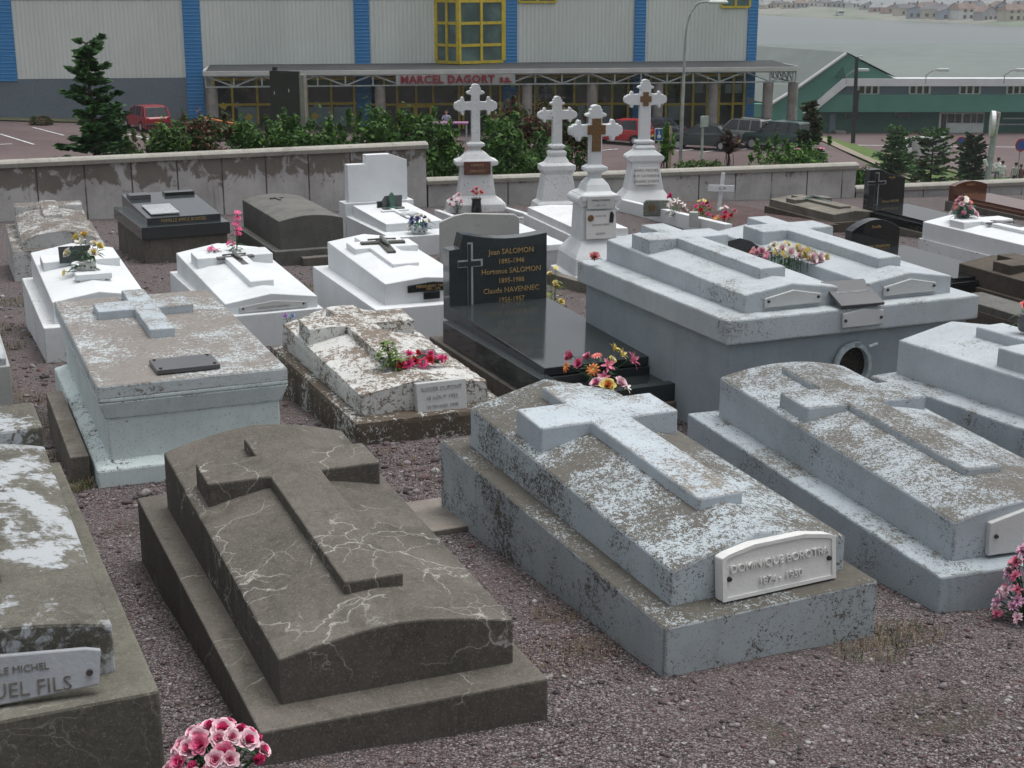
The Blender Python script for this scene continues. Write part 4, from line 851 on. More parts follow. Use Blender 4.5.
def blossom(kind, size, mats, parent, loc, axis):
    """one flower head of its own mesh; axis = direction it faces"""
    m = MB(); rng = random
    if kind == 'rose':
        for ring, (n, lift, ln, wd) in enumerate(((3, .12, .50, .44), (4, .34, .56, .56), (5, .58, .60, .64), (6, .88, .62, .68))):
            for k in range(n):
                petal(m, Matrix.Rotation(2*pi*(k/n)+ring*.7+rng.uniform(-.12, .12), 4, 'Z'), size*ln, size*wd, lift+rng.uniform(-.08, .08), .5, 1 if (ring < 2 and len(mats) > 1) else 0, .75)
    elif kind == 'bud':
        for ring, (n, lift) in enumerate(((3, .08), (4, .28))):
            for k in range(n): petal(m, Matrix.Rotation(2*pi*k/n+ring, 4, 'Z'), size*.6, size*.40, lift, .9, 0, .5)
    elif kind == 'lily':
        for ring in (0, 1):
            for k in range(5 if ring == 0 else 4): petal(m, Matrix.Rotation(2*pi*k/(5 if ring == 0 else 4)+ring*.5, 4, 'Z'), size*.72, size*.26, 1.15-.45*ring, .3, 0, .12)
        m.tube([(0, 0, 0), (0, 0, size*.35)], [size*.06, size*.03], 5, 1 if len(mats) > 1 else 0)
    elif kind == 'daisy':
        for k in range(11): petal(m, Matrix.Rotation(2*pi*k/11, 4, 'Z'), size*.55, size*.17, 1.35+rng.uniform(-.1, .1), .2, 0, .6)
        for k in range(9): petal(m, Matrix.Rotation(2*pi*k/9, 4, 'Z'), size*.36, size*.14, .95+rng.uniform(-.1, .1), .2, 0, .6)
        m.tube([(0, 0, 0), (0, 0, size*.13)], [size*.12, size*.08], 8, 1 if len(mats) > 1 else 0)
    elif kind == 'carnation':
        for k in range(44):
            petal(m, Matrix.Rotation(rng.uniform(0, 6.28), 4, 'Z') @ Matrix.Rotation(rng.uniform(-.2, .2), 4, 'Y'), size*rng.uniform(.42, .58), size*.17, rng.uniform(.1, 1.5), .3, 0, 1)
    o = m.build({'bud': 'rosebud'}.get(kind, kind), mats, parent, smooth=(kind != 'carnation'))
    o.location = loc; o.rotation_mode = 'QUATERNION'; o.rotation_quaternion = Vector(axis).normalized().to_track_quat('Z', 'Y') @ Matrix.Rotation(rng.uniform(0, 6), 4, 'Z').to_quaternion()
    return o
def leafmesh(m, p, d, ln, wd, mi=0, droop=.4):
    p = Vector(p); d = Vector(d).normalized(); s = d.cross(Vector((0, 0, 1))); s = s.normalized() if s.length > .01 else Vector((1, 0, 0)); V = []
    for i in range(5):
        t = i/4; q = p+d*ln*t-Vector((0, 0, droop*ln*t*t)); w = wd*sin(pi*(.08+.88*t))
        V += [q-s*w/2+Vector((0, 0, w*.2)), q, q+s*w/2+Vector((0, 0, w*.2))]
    m.add(V, [(i*3+k, i*3+k+1, i*3+k+4, i*3+k+3) for i in range(4) for k in (0, 1)], mi)
def bouquet(name, label, loc, heads, nleaf=30, R=.12, H=.12, leafm=None, pot=None, potm=None, lsz=.07, group='flower arrangements', rz=0, cat='flowers', scale=1, stem=True):
    """heads: (dx, dy, dz, size, kind, materials)"""
    random.seed(hash_s(label)); r = empty(name, loc, rz, label, cat, group, scale)
    m = MB(); s = MB()
    for k in range(nleaf):
        a = random.uniform(0, 6.28); q = random.random()**.5; z = H*random.uniform(.15, .9)
        d = Vector((cos(a), sin(a), random.uniform(-.1, .9))); leafmesh(m, (cos(a)*R*q*(.5 if stem else 1.25), sin(a)*R*q*.5, z), d, lsz*random.uniform(.7, 1.4), lsz*.32*random.uniform(.7, 1.2))
    for h in heads: q0 = .15 if stem else .9; s.tube([(h[0]*q0, h[1]*q0, 0), (h[0]*max(.6, q0), h[1]*max(.6, q0), h[2]*.6), (h[0], h[1], h[2])], .003, 5)
    m.build('foliage', leafm or LF, r); s.build('stems', leafm or LF, r)
    for h in heads:
        mats = h[5] if isinstance(h[5], list) else [h[5]]
        blossom(h[4], h[3], mats, r, (h[0], h[1], h[2]-h[3]*.15), (h[0]*.9, h[1]*.9-.05, .09))
    if pot: pm = MB(); pm.lathe(pot, 18); pm.build('pot', potm, r, smooth=False)
    return r
def hash_s(s): return sum((i+1)*ord(c) for i, c in enumerate(s)) % 100003
def dome(n, R, H, size, kinds, seed=1, flat=.6):
    rs = random.Random(seed); out = []
    for k in range(n):
        t = (k+.5)/n; a = k*2.4+rs.uniform(-.3, .3); rr = R*sqrt(t); z = H*(1-flat*t)+rs.uniform(-.01, .01)
        kd, mt = kinds[rs.randrange(len(kinds))]; out.append((rr*cos(a), rr*sin(a), z, size*rs.uniform(.85, 1.15), kd, mt))
    return out
def gr(px, py, Y): return at(px, py, Y)
# pink roses in the very front
p = Vector((-.838, 3.68, cem(3.68)+.080))
bouquet('rose_bunch', 'bunch of pink and pale pink roses at the bottom edge between the two front graves', p,
    dome(34, .125, .20, .062, [('rose', [PP(), PK()]), ('rose', [PP(), PK()]), ('rose', [PP(), HP()]), ('rose', [PK(), HP()]), ('bud', [HP()])], 3, .5), 40, .13, .16, lsz=.05)
p = gr(1016, 625, 5.35); p.z = cem(5.35)
bouquet('flower_bunch', 'pink and white blossoms growing at the right edge by the grey-blue grave', (p.x+.05, 5.35, p.z), dome(60, .13, .34, .055, [('carnation', [PP()]), ('carnation', [PK()]), ('carnation', [fm('mauve_petals', (.6, .25, .42), (.75, .5, .62))])], 5, .95), 26, .12, .28, lsz=.06)
# black granite grave arrangement
p = salom.world(.42, .25, .21)
bouquet('flower_bunch', 'pink, orange and yellow lilies on the front step of the dark granite headstone grave', p,
    [(-.20, .02, .19, .10, 'rose', [PK(), PK()]), (-.14, -.05, .15, .09, 'rose', [PK(), HP()]), (-.24, -.05, .13, .085, 'daisy', [OR(), YL()]), (-.08, .05, .17, .08, 'rose', [PK(), PP()]), (-.02, .03, .19, .08, 'daisy', [CO(), OR()]), (-.05, -.08, .12, .10, 'daisy', [OR(), YL()]),
     (.05, -.06, .14, .09, 'lily', [PK(), YL()]), (.10, .08, .22, .10, 'lily', [YL(), YL()]), (.15, .03, .20, .09, 'lily', [YL(), WH()]), (.08, -.0, .16, .07, 'rose', [YL(), WH()]), (.22, .0, .17, .12, 'lily', [PK(), YL()]), (.02, -.12, .07, .08, 'lily', [PK(), PP()])], 34, .2, .16, lsz=.06, scale=.92)
p = salom.world(.20, -.30, .20)
bouquet('flower_bunch', 'small pink and golden flower bunch peeping over the blue cross of the foreground grave', p, [(-.06, 0, .16, .09, 'rose', [PP(), PK()]), (.0, -.03, .15, .11, 'rose', [YL(), OR()]), (.07, 0, .165, .09, 'rose', [PP(), PP()]), (.11, .02, .13, .07, 'lily', [WH(), WH()]), (-.02, .05, .15, .08, 'rose', [YL(), WH()])], 24, .10, .14, lsz=.06)
# red carnations and weed on the crumbling grave
p = crack.spt(.62, .155, .02)
bouquet('carnation_row', 'row of red artificial carnations lying behind the plate of the crumbling white grave', p,
    [(-.15, -.02, .02, .085, 'carnation', [RD()]), (-.11, -.04, .03, .085, 'carnation', [HP()]), (-.06, -.02, .03, .085, 'carnation', [RD()]), (-.02, -.04, .02, .08, 'carnation', [HP()]), (-.07, .06, .06, .075, 'carnation', [HP()]), (-.01, .07, .05, .07, 'carnation', [RD()]), (.05, .03, .05, .08, 'carnation', [HP()]), (.10, .0, .03, .085, 'carnation', [HP()]), (.14, .02, .02, .07, 'carnation', [HP()]), (.03, -.02, .03, .08, 'carnation', [RD()])], 14, .12, .05, lsz=.05, rz=crack.rot)
p = crack.spt(.36, .19, .0)
r = empty('sprouting_weed', p, 0, 'bushy green weed sprouting from the crumbling white grave', 'weed'); m = MB(); random.seed(5)
for k in range(170):
    a = random.uniform(0, 6.28); z = random.random()**.7*.17; q = .07*(.4+.6*sin(pi*min(1, z/.17+.15)))*random.random()**.5; leafmesh(m, (cos(a)*q, sin(a)*q, z), (cos(a), sin(a), random.uniform(-.2, 1)), .035, .018)
for k in range(60):
    a = random.uniform(0, 6.28); q = .06*random.random(); leafmesh(m, (.09+cos(a)*q, -.03+sin(a)*q, random.random()*.08), (cos(a), sin(a), .3), .04, .02)
m.build('leaves', LG, r); m = MB(); m.tube([(0, 0, -.02), (.01, 0, .08), (0, 0, .15)], [.012, .008, .003], 6); m.build('stem', LF, r)
p = crack.spt(.72, .23, 0); m = MB(); m.tube([(-.07, 0, -.01), (-.04, 0, .03), (.02, 0, .045), (.07, 0, .0)], [.03, .045, .045, .02], 8); tag(m.build('grey_stone', M['granite_s'], None, smooth=True, loc=p), 'rounded grey stone lying among the red carnations', 'stone')
p = gr(270, 337, 9.6); p.z = cem(9.6)+.25
bouquet('flower_bunch', 'small pink and yellow flower with lime leaves beside the turquoise chest grave', (p.x, 9.6, p.z-.1), [(0, 0, .14, .06, 'lily', [HP(), PK()]), (.02, -.02, .09, .055, 'lily', [PK(), YL()])], 16, .07, .08, leafm=LG, lsz=.06)
p = gr(288, 316, 10.7); bouquet('flower_bunch', 'tiny violet flower between the gabled white grave and the crumbling one', (p.x, 10.7, p.z-.05), [(-.02, 0, .05, .05, 'lily', [VI(), VI()]), (.03, 0, .05, .05, 'lily', [BL(), VI()])], 8, .04, .04, lsz=.03)
# yellow pot on the white grave
p = yellow.spt(.50, .36, .01)
bouquet('flower_pot', 'white pot of cream and yellow roses with dark leaves on the left white grave', p,
    [(-.14, -.02, .17, .10, 'rose', [WH(), YL()]), (-.05, .02, .25, .11, 'lily', [WH(), WH()]), (-.09, .06, .29, .085, 'rose', [YL(), YL()]), (-.02, .05, .31, .085, 'rose', [YL(), OR()]), (.05, .04, .23, .08, 'rose', [WH(), YL()]), (.06, -.03, .17, .10, 'rose', [WH(), YL()]), (.10, .02, .22, .08, 'rose', [YL(), YL()]), (-.17, -.12, .02, .07, 'daisy', [YL(), YL()])],
    30, .16, .19, pot=[(.05, 0), (.07, .02), (.075, .085), (.07, .09)], potm=M['plaque'], lsz=.11)
m = MB(); m.box(-.15, .15, -.07, .07, 0, .05); o = m.build('stone_block', M['white'], None, .005, loc=yellow.spt(.52, .25, .0), rot=(0, 0, yellow.rot)); tag(o, 'white stone block under the pot of cream and yellow roses', 'block')
m = MB(); m.box(-.14, .14, -.012, .012, 0, .15); o = m.build('memorial_plate', M['granite_g'], None, .003, loc=yellow.spt(.42, .55, .02), rot=(radians(-12), 0, yellow.rot)); tag(o, 'small dark upright memorial plate behind the cream and yellow roses', 'plate')
# tall pink stem on white2
p = white2.spt(.58, .74, .03)
bouquet('orchid_stem', 'tall stem of bright pink blossoms standing on the gabled white grave', p,
    [(.02+.012*sin(k*2.2), .012*cos(k*1.7), .19+.052*k, .075, 'daisy', [HP(), PP()]) for k in range(5)]+[(-.07, .0, .10, .075, 'daisy', [HP(), PP()]), (-.03, .02, .085, .07, 'daisy', [PK(), PP()])], 12, .05, .10, lsz=.07)
p = white2.spt(.30, .74, .03)
bouquet('flower_bunch', 'low pink blossoms with grey-green leaves at the head of the metal cross', p, [(-.02, 0, .08, .07, 'daisy', [HP(), HP()]), (.02, .02, .06, .06, 'daisy', [PK(), PP()])], 18, .09, .05, leafm=fm('grey_leaves', (.10, .13, .11), (.2, .22, .2)), lsz=.07)
# whead things
p = whead.world(.50, .20, .27)
bouquet('flower_bowl', 'white bowl of blue and cream flowers on the step of the white headboard grave', p, dome(13, .13, .20, .075, [('rose', [BL(), BL()]), ('rose', [WH(), WH()]), ('daisy', [WH(), YL()]), ('rose', [BL(), VI()])], 8, .5), 46, .16, .15, leafm=LT, pot=[(.07, 0), (.10, .03), (.12, .08), (.115, .085)], potm=M['white'], lsz=.09, scale=1.25)
r = empty('memorial_plate', whead.spt(.56, .72, .0), whead.rot, 'small grey upright plate with a green figure on the white headboard grave', 'plate'); m = MB(); m.prism([(-.15, 0), (.15, 0), (.16, .20), (-.12, .20), (-.17, .13)], 0, .025); m.build('plate', M['granite_s'], r, .004); m = MB(); m.loft([(.0, .09, .05), (.03, .09, .05), (.04, .035, .03), (.16, .05, .035), (.22, .035, .03), (.26, .012, .012)]); o = m.build('figure', mplain('verdigris', (.05, .12, .09), .6), r, .01); o.location = (-.03, -.05, 0); m = MB(); m.box(-.17, .17, -.08, .03, 0, .025); m.build('foot', M['pewter'], r, .003)
m = MB(); m.box(-.05, .05, -.02, .02, 0, .10); tag(m.build('candle_box', M['granite_g'], None, .003, loc=whead.spt(.38, .80, 0), rot=(0, 0, whead.rot)), 'little dark box beside the plate with the green figure', 'box')
r = empty('open_book', whead.spt(.62, .30, .01), whead.rot, 'small stone book lying open on the white headboard grave', 'book'); m = MB(); m.prism([(-.13, 0), (.13, 0), (.13, .03), (.07, .05), (0, .03), (-.07, .05), (-.13, .03)], -.09, .09); m.build('pages', M['plaqueg'], r, .003); m = MB(); m.box(-.14, .14, -.10, .10, -.012, -.001); m.build('cover', M['granite_g'], r)
# double vault bouquet and dark heart
p = dbl.world(1.02, .98, .83)
HD = []
rs = random.Random(4)
for k in range(34):
    x = -.28+.60*(k+.5)/34; y = rs.uniform(-.12, .12); z = .10+.09*sin(pi*(x+.3)/.62)*(1-abs(y)/.2)+rs.uniform(-.012, .012)
    kd = [('rose', [WH(), PP()]), ('rose', [PP(), WH()]), ('rose', [YL(), WH()]), ('daisy', [CO(), OR()]), ('rose', [WH(), WH()])]
    c = kd[rs.randrange(5)] if x > -.12 else [('daisy', [OR(), YL()]), ('rose', [PP(), PP()]), ('rose', [PP(), PK()]), ('daisy', [PK(), YL()])][rs.randrange(4)]
    HD.append((x, y, z, .105 if x > -.05 and k % 3 == 0 else .07, c[0], c[1]))
bouquet('flower_spray', 'long spray of cream and pink flowers lying between the two slabs of the vault', p, HD, 130, .24, .13, lsz=.07, rz=dbl.rot-.5, scale=.9, stem=False)
m = MB(); m.prism([(-.12, 0), (.12, 0), (.12, .09), (.06, .13), (-.02, .15), (-.12, .12)], 0, .02); tag(m.build('memorial_plate', M['granite'], None, .003, loc=dbl.world(1.02, 1.5, .815), rot=(radians(-10), 0, dbl.rot-.55)), 'black plate standing behind the flower spray on the vault', 'plate')
p = dbl.world(.02, 1.9, .80); bouquet('flower_bunch', 'single faded pink flower at the far corner of the vault capstone', p, [(0, 0, .03, .09, 'rose', [fm('faded_pink', (.5, .2, .2)), fm('faded_pink', (.5, .2, .2))])], 6, .04, .03, lsz=.05)
# vase on the right blue grave
p = right.spt(.40, .72, .02)
p2 = right.spt(.50, .74, .06)
bouquet('rose_vase', 'small grey vase with one red-pink rose on the pale blue grave at right', gr(973, 327, p2.y) if False else p2, [(0, 0, .14, .08, 'rose', [CO(), HP()]), (.035, .01, .10, .04, 'bud', [HP()])], 12, .04, .12, pot=[(.02, 0), (.032, .01), (.04, .05), (.028, .085), (.034, .10)], potm=M['granite_s'], lsz=.06)
r = empty('broken_plate', right.spt(.62, .60, .06), right.rot, 'brownish broken plate lying on the cross of the pale blue grave at right', 'plate'); m = MB(); m.zprism([(-.13, -.05), (-.02, -.08), (.14, -.04), (.13, .05), (0, .07), (-.11, .05)], 0, .018); m.build('plate', M['granite_s'], r, .004); m = MB(); m.zprism([(-.08, -.03), (.02, -.05), (.08, 0), (.03, .04), (-.06, .03)], .018, .032); m.build('relief', mplain('brass_relief', (.22, .18, .10), .5, .4, 40), r, .004)
# flowers right
p = w25.spt(.35, .80, .03); bouquet('flower_pot', 'large pot of salmon flowers with teal leaves at the head of the right white grave', p, dome(20, .17, .30, .085, [('daisy', [CO(), YL()]), ('rose', [PP(), PP()]), ('rose', [PK(), PP()]), ('daisy', [WH(), YL()]), ('rose', [fm('dusty_pink', (.42, .2, .24)), PP()])], 11, .75), 90, .2, .24, leafm=LT, pot=[(.06, 0), (.08, .03), (.09, .06)], potm=M['granite_s'], lsz=.10)
flat_cross(w25, .55, .52, 'dark flat cross plate lying on the right white grave', M['granite_s'], 1.1, 0, fig=False)
p = w25.spt(.72, .30, .03); bouquet('flower_pot', 'small pot of red and white carnations near the right edge on the white grave', p, [(-.05, 0, .20, .08, 'carnation', [WH()]), (.02, 0, .23, .09, 'carnation', [RD()]), (.0, -.05, .02, .07, 'carnation', [HP()]), (.05, .02, .16, .06, 'daisy', [YL(), YL()])], 36, .09, .17, lsz=.07)
flat_cross(brown21, .56, .62, 'weathered green metal crucifix lying on the low brown grave by the wall', mplain('green_metal', (.06, .10, .085), .5, .3, 40, .2), 1.2, radians(4))
# flowers in the red gravel surround
def on(px, py, Y): q = at(px, py, Y); return (q.x, Y, cem(Y)+.10)
bouquet('flower_bunch', 'pink and white lilies beside a grey plate in the red gravel surround', on(677, 225, 25.2), [(-.12, 0, .42, .13, 'rose', [HP(), PK()]), (-.02, -.03, .34, .12, 'lily', [WH(), PK()]), (-.12, -.05, .28, .13, 'lily', [WH(), HP()]), (.08, 0, .26, .12, 'lily', [WH(), HP()]), (.14, .02, .18, .10, 'lily', [PP(), HP()]), (-.08, -.05, .10, .12, 'lily', [WH(), HP()]), (.05, -.06, .12, .12, 'lily', [PP(), HP()])], 30, .18, .3, lsz=.12)
bouquet('flower_bunch', 'dark red and yellow-green flower clump in the middle of the red gravel surround', on(701, 232, 24.4), dome(16, .19, .42, .09, [('rose', [RD(), RD()]), ('daisy', [YL(), LG]), ('carnation', [HP()]), ('daisy', [YL(), YL()])], 13, .8), 60, .22, .34, leafm=LG, lsz=.10)
bouquet('flower_bunch', 'orange and crimson flower clump below the small wooden cross', on(723, 238, 23.6), [(-.12, 0, .18, .15, 'daisy', [OR(), YL()]), (.02, .02, .26, .12, 'carnation', [HP()]), (.1, 0, .22, .12, 'carnation', [RD()]), (.0, -.05, .2, .12, 'carnation', [RD()]), (.04, .03, .36, .10, 'daisy', [PP(), WH()]), (.16, 0, .3, .11, 'carnation', [PK()]), (-.04, .03, .34, .09, 'daisy', [WH(), PP()])], 30, .16, .2, lsz=.09)
r = empty('memorial_plate', on(657, 222, 25.8), 0, 'grey rounded stone plate with a small portrait in the red gravel surround', 'plate'); m = MB(); m.prism([(-.25, 0), (.25, 0), (.25, .25), (.2, .30), (-.2, .30), (-.25, .25)], 0, .06); m.build('plate', M['pewter'], r, .02); m = MB(); m.tube([(-.1, -.002, .16), (-.1, -.012, .16)], .06, 14); m.build('portrait', M['bronze'], r)
m = MB(); m.box(-.07, .07, -.07, .07, 0, .25); tag(m.build('stone_vase', M['greyw'], None, .01, loc=on(693, 235, 23.9)), 'square pale stone vase in the red gravel surround', 'vase')
# yellow bush right of black headstone
bouquet('flower_bunch', 'yellow flowers standing behind the right edge of the black granite headstone', (.40, 13.6, cem(13.6)), dome(9, .09, .60, .065, [('rose', [YL(), YL()]), ('daisy', [YL(), YL()]), ('rose', [YL(), WH()])], 17, 1.0), 40, .11, .5, leafm=LG, lsz=.09)
m = MB(); 
# pots on first monument
bouquet('flower_pot', 'dark pot with salmon pink flowers on the pedestal foot of the wide white monument', m1.matrix_world @ Vector((.02, -.33, .14)) if False else (-.66, 26.62, cem(26.6)+.10), [(0, 0, .36, .12, 'rose', [CO(), PP()]), (.08, .0, .38, .12, 'rose', [CO(), PP()]), (.0, .03, .44, .1, 'rose', [CO(), PP()]), (-.06, 0, .40, .10, 'rose', [PK(), PP()])], 10, .06, .3, pot=[(.09, 0), (.10, .02), (.085, .22), (.10, .27)], potm=M['granite'], lsz=.06)
bouquet('flower_pot', 'pale pink flowers in a low pot at the left foot of the wide white monument', (-1.02, 26.60, cem(26.6)+.10), dome(10, .13, .34, .09, [('rose', [PP(), PP()]), ('daisy', [PP(), WH()])], 19, .6), 20, .10, .2, lsz=.07)
# ------------------------------------------------------------ street level, buildings, far shore
def mground(name, a, b, s=.6, c3=None, s3=6, f=.35):
    n = NT(name); n.co = n.tc.outputs['Object']; c = n.mix(n.step(n.noise(s, 6, .65), .35, .65), a, b)
    c = n.mix(n.math('MULTIPLY', n.step(n.noise(s3, 5, .7), .45, .7), f), c, c3 or tuple(x*.6 for x in a)); n.bump(n.noise(8, 4), .3, .02); return n.out(c, .92, .15)
M['grass'] = mground('rough_grass', (.07, .11, .035), (.10, .14, .05), .25, (.11, .10, .06), 1.2)
M['asphalt'] = mground('reddish_asphalt', (.115, .085, .085), (.15, .115, .112), .12, (.07, .055, .055), 1.5)
M['road'] = mground('road_asphalt', (.13, .095, .095), (.155, .12, .118), .08, (.09, .07, .07), 1.0)
M['pave'] = mground('sandy_pavement', (.24, .21, .16), (.28, .25, .20), .5)
M['line'] = mplain('road_paint', (.55, .56, .56), .7, .3, 6)
M['clad'] = mribbed('pale_grey_cladding', (.60, .64, .61), .26, 0, .13)
M['cladb'] = mribbed('blue_cladding', (.035, .20, .46), .22, 2, .14)
M['base'] = mground('blue_grey_render', (.14, .17, .20), (.155, .19, .22), .3)
M['yel'] = mplain('yellow_frame', (.52, .40, .035), .5, .15, 3)
M['steel'] = mplain('grey_steel', (.30, .33, .33), .5, .2, 3); M['col'] = mplain('concrete_column', (.21, .20, .185), .8, .25, 1.5)
M['fascia'] = mplain('pale_fascia', (.46, .48, .46), .6, .1, 1); M['roofd'] = mground('dark_canopy_roof', (.06, .065, .065), (.075, .08, .08), .3)
def mglass(name, col=(.012, .018, .018), r=.06):
    n = NT(name); c = n.mix(n.step(n.noise(.5, 4), .4, .65), col, tuple(x*2.2+.004 for x in col)); return n.out(c, r, .6)
M['glass'] = mglass('dark_shop_glass'); M['glassg'] = mglass('greenish_glass', (.05, .085, .085), .15); M['glassc'] = mglass('car_glass', (.012, .016, .018), .18)
M['frost'] = mplain('frosted_panel', (.19, .26, .28), .4, .15, 2)
xs = np.concatenate([np.linspace(-120, -20, 26), np.linspace(-18, 45, 64), np.linspace(48, 300, 30)])
NYB = 90
V = []
for j in range(NYB+1):
    for x in xs:
        y0 = wl(x)+.12; t = (j/NYB)**1.5; y = y0+(190-y0)*t; V.append((x, y, T(x, y)-.02))
nx = len(xs); F = np.array([(j*nx+i, j*nx+i+1, (j+1)*nx+i+1, (j+1)*nx+i) for j in range(NYB) for i in range(nx-1)])
tag(fastmesh('grassy_slope', np.array(V), F, M['grass'], smooth=True), kind='structure')
m = MB(); m.add([(-850, 150, -17), (1550, 150, -17), (1550, 2550, -17), (-850, 2550, -17)], [(0, 1, 2, 3)])
def mwater():
    n = NT('grey_sea'); n.co = n.tc.outputs['Object']; w = n.noise(.25, 6, .7, co=n.scl((1, .35, 1))); n.bump(w, .35, .25)
    c = n.mix(n.step(n.noise(.01, 5, .6, co=n.scl((1, .3, 1))), .3, .7), (.085, .108, .105), (.10, .123, .12)); return n.out(c, .35, .5)
tag(m.build('sea', mwater()), kind='structure')
def draped(name, poly_or_grid, mat, dz=.02, kind='structure', parent=None):
    (x0, x1, y0, y1, nx_, ny_) = poly_or_grid
    V = [(x, y, T(x, y)+dz) for y in np.linspace(y0, y1, ny_) for x in np.linspace(x0, x1, nx_)]
    F = np.array([(j*nx_+i, j*nx_+i+1, (j+1)*nx_+i+1, (j+1)*nx_+i) for j in range(ny_-1) for i in range(nx_-1)])
    o = fastmesh(name, np.array(V), F, mat, parent, smooth=True); return tag(o, kind=kind) if kind else o
def strip(name, pts, w, mat, dz, n=24, kind='structure'):
    """band of width w along a polyline, lying on the terrain"""
    P = []; tot = [0]
    for a, b in zip(pts, pts[1:]): tot.append(tot[-1]+math.dist(a, b))
    for k in range(n+1):
        s = tot[-1]*k/n; i = max(j for j in range(len(pts)-1) if tot[j] <= s+1e-6); f = (s-tot[i])/(tot[i+1]-tot[i]); P.append((pts[i][0]+(pts[i+1][0]-pts[i][0])*f, pts[i][1]+(pts[i+1][1]-pts[i][1])*f))
    V = []
    for k, p in enumerate(P):
        a, b = P[max(0, k-1)], P[min(n, k+1)]; d = Vector((b[0]-a[0], b[1]-a[1])).normalized(); q = Vector((-d.y, d.x))*w/2
        for s in (1, 0, -1): x, y = p[0]+q.x*s, p[1]+q.y*s; V.append((x, y, T(x, y)+dz))
    F = np.array([(k*3+c, k*3+c+1, k*3+c+4, k*3+c+3) for k in range(n) for c in (0, 1)]); return tag(fastmesh(name, np.array(V), F, mat, smooth=True), kind=kind)
def tz(px, py, y0=30, y1=180):
    d = ray(px, py); y = y0
    while y < y1:
        x = d.x/d.y*y; z = d.z/d.y*y
        if z <= T(x, y)+.02: return Vector((x, y, T(x, y)))
        y += .1
    return Vector((d.x/d.y*y1, y1, T(d.x/d.y*y1, y1)))
draped('car_park', (-60, 20.9, 59.5, 103, 90, 60), M['asphalt'], .02)
draped('service_road', (-60, 24, 103.05, 131, 40, 20), M['road'], .02)
draped('road', (24.05, 150, 102.5, 150, 80, 40), M['road'], .02)
strip('pavement', [(20.6, 106), (21.3, 98), (21.6, 92), (22.0, 88.6), (22.4, 84), (23.2, 76)], 1.5, M['pave'], .10)
strip('grass_verge', [(22.6, 110), (23.6, 98), (24.6, 88), (26, 76)], 3.6, mground('verge_grass', (.08, .13, .035), (.11, .16, .05), .6), .085)
strip('grass_bank', [(-60, 92.0), (-30, 91.2), (-19.3, 93)], 1.8, mground('dry_bank', (.09, .10, .05), (.12, .12, .07), .6), .10)
strip('near_verge', [(-60, 60.5), (-24, 60.5), (-10, 60)], 2.4, mground('verge_grass_near', (.06, .10, .025), (.09, .13, .04), .6), .07)
strip('far_verge', [(24, 101.5), (33, 100.5), (60, 99)], 2.0, mground('kerb_grass', (.07, .12, .03), (.09, .13, .04), .6), .07)
LN = [((0, 134.5), (34, 145), 'long white parking line at the far left of the car park'), ((33, 128), (64, 136), 'white parking line just left of the spruce'), ((128, 134.5), (150, 140), 'white parking line right of the spruce below the red hatchback'),
      ((600, 151), (618, 149.5), 'white line left of the rightmost monument'), ((676, 151.5), (694, 150), 'white line in front of the parked dark saloon'), ((700, 153), (722, 150), 'white line beside the dark purple tree'), ((0, 145), (12, 144.5), 'short faint white line at the left picture edge'), ((742, 150), (766, 147), 'white line below the silver off-roader')]
for (a0, a1), (b0, b1), lb in LN:
    A_, B_ = tz(a0, a1, 56), tz(b0, b1, 56); tag(strip('painted_line', [(A_.x, A_.y), (B_.x, B_.y)], .16, M['line'], .05, 8, None), lb, 'road marking', 'painted parking lines')
tag(strip('kerb_line', [(19, 124), (45, 121), (80, 118)], .3, M['line'], .045, 12, None), 'long pale line across the road before the green building', 'road marking')
# ---- long clad warehouse
FA = Vector((-37.0, 91.2)); FB = Vector((17.0, 98.6)); FD = (FB-FA).normalized(); FN = Vector((-FD.y, FD.x)); FL_ = (FB-FA).length
def fu(px, Yoff=0.0):   # distance along the facade (or a line parallel to it, Yoff in front) at pixel column px
    A = FA-FN*Yoff; d = ray(px, 90); t = d.x/d.y; return (t*A.y-A.x)/(FD.x-t*FD.y)
def fz(px, py, Yoff=0.0):
    A = FA-FN*Yoff; u = fu(px, Yoff); P = A+FD*u; d = ray(px, py); return d.z/d.y*P.y
zg = -10.6
wr = empty('warehouse', (FA.x, FA.y, zg), math.atan2(FD.y, FD.x), 'long pale ribbed warehouse with blue vertical bands behind the car park', 'building')
Z = lambda z: z-zg
ztop = 3.5
lower = [(0, 19, 81.5), (19, 187, 78), (204, 356, 69), (371, 440, 65), (503, 633, 64), (644, 745, 63.5)]
zcl = fz(100, 78.5); uR = fu(755)
m = MB(); m.box(-25, uR, .35, 40, 0, Z(ztop)-.05); m.build('core', M['clad'], wr)
m = MB(); m.box(-25, fu(187), -.0, .34, 0, Z(zcl)); m.build('rendered_plinth', M['base'], wr)
for zj in (Z(-1.2), Z(1.2)):
    m = MB(); m.box(fu(19), uR-.2, -.0, .02, zj-.03, zj+.03); m.build('panel_joint', M['steel'], wr)
bands = [(-40, 18.5), (187, 204), (356, 371), (503, 517), (633, 644), (745, 754.5)]
for k, (a, b) in enumerate(bands):
    m = MB(); m.box(fu(a) if a > 0 else -12, fu(b), -.08, .34, (0 if k else Z(fz(14, 81))), Z(ztop)); m.build('blue_band', M['cladb'], wr)
for a, b in ((18.5, 187), (204, 356), (371, 503), (517, 633), (644, 745)):
    m = MB(); m.box(fu(a)+.01, fu(b)-.01, .02, .34, Z(zcl)+.01, Z(ztop)); m.build('cladding', M['clad'], wr)
m = MB(); m.box(-26, uR+.1, -.15, 40.2, Z(ztop), Z(ztop)+.4); m.build('roof', M['roofd'], wr)
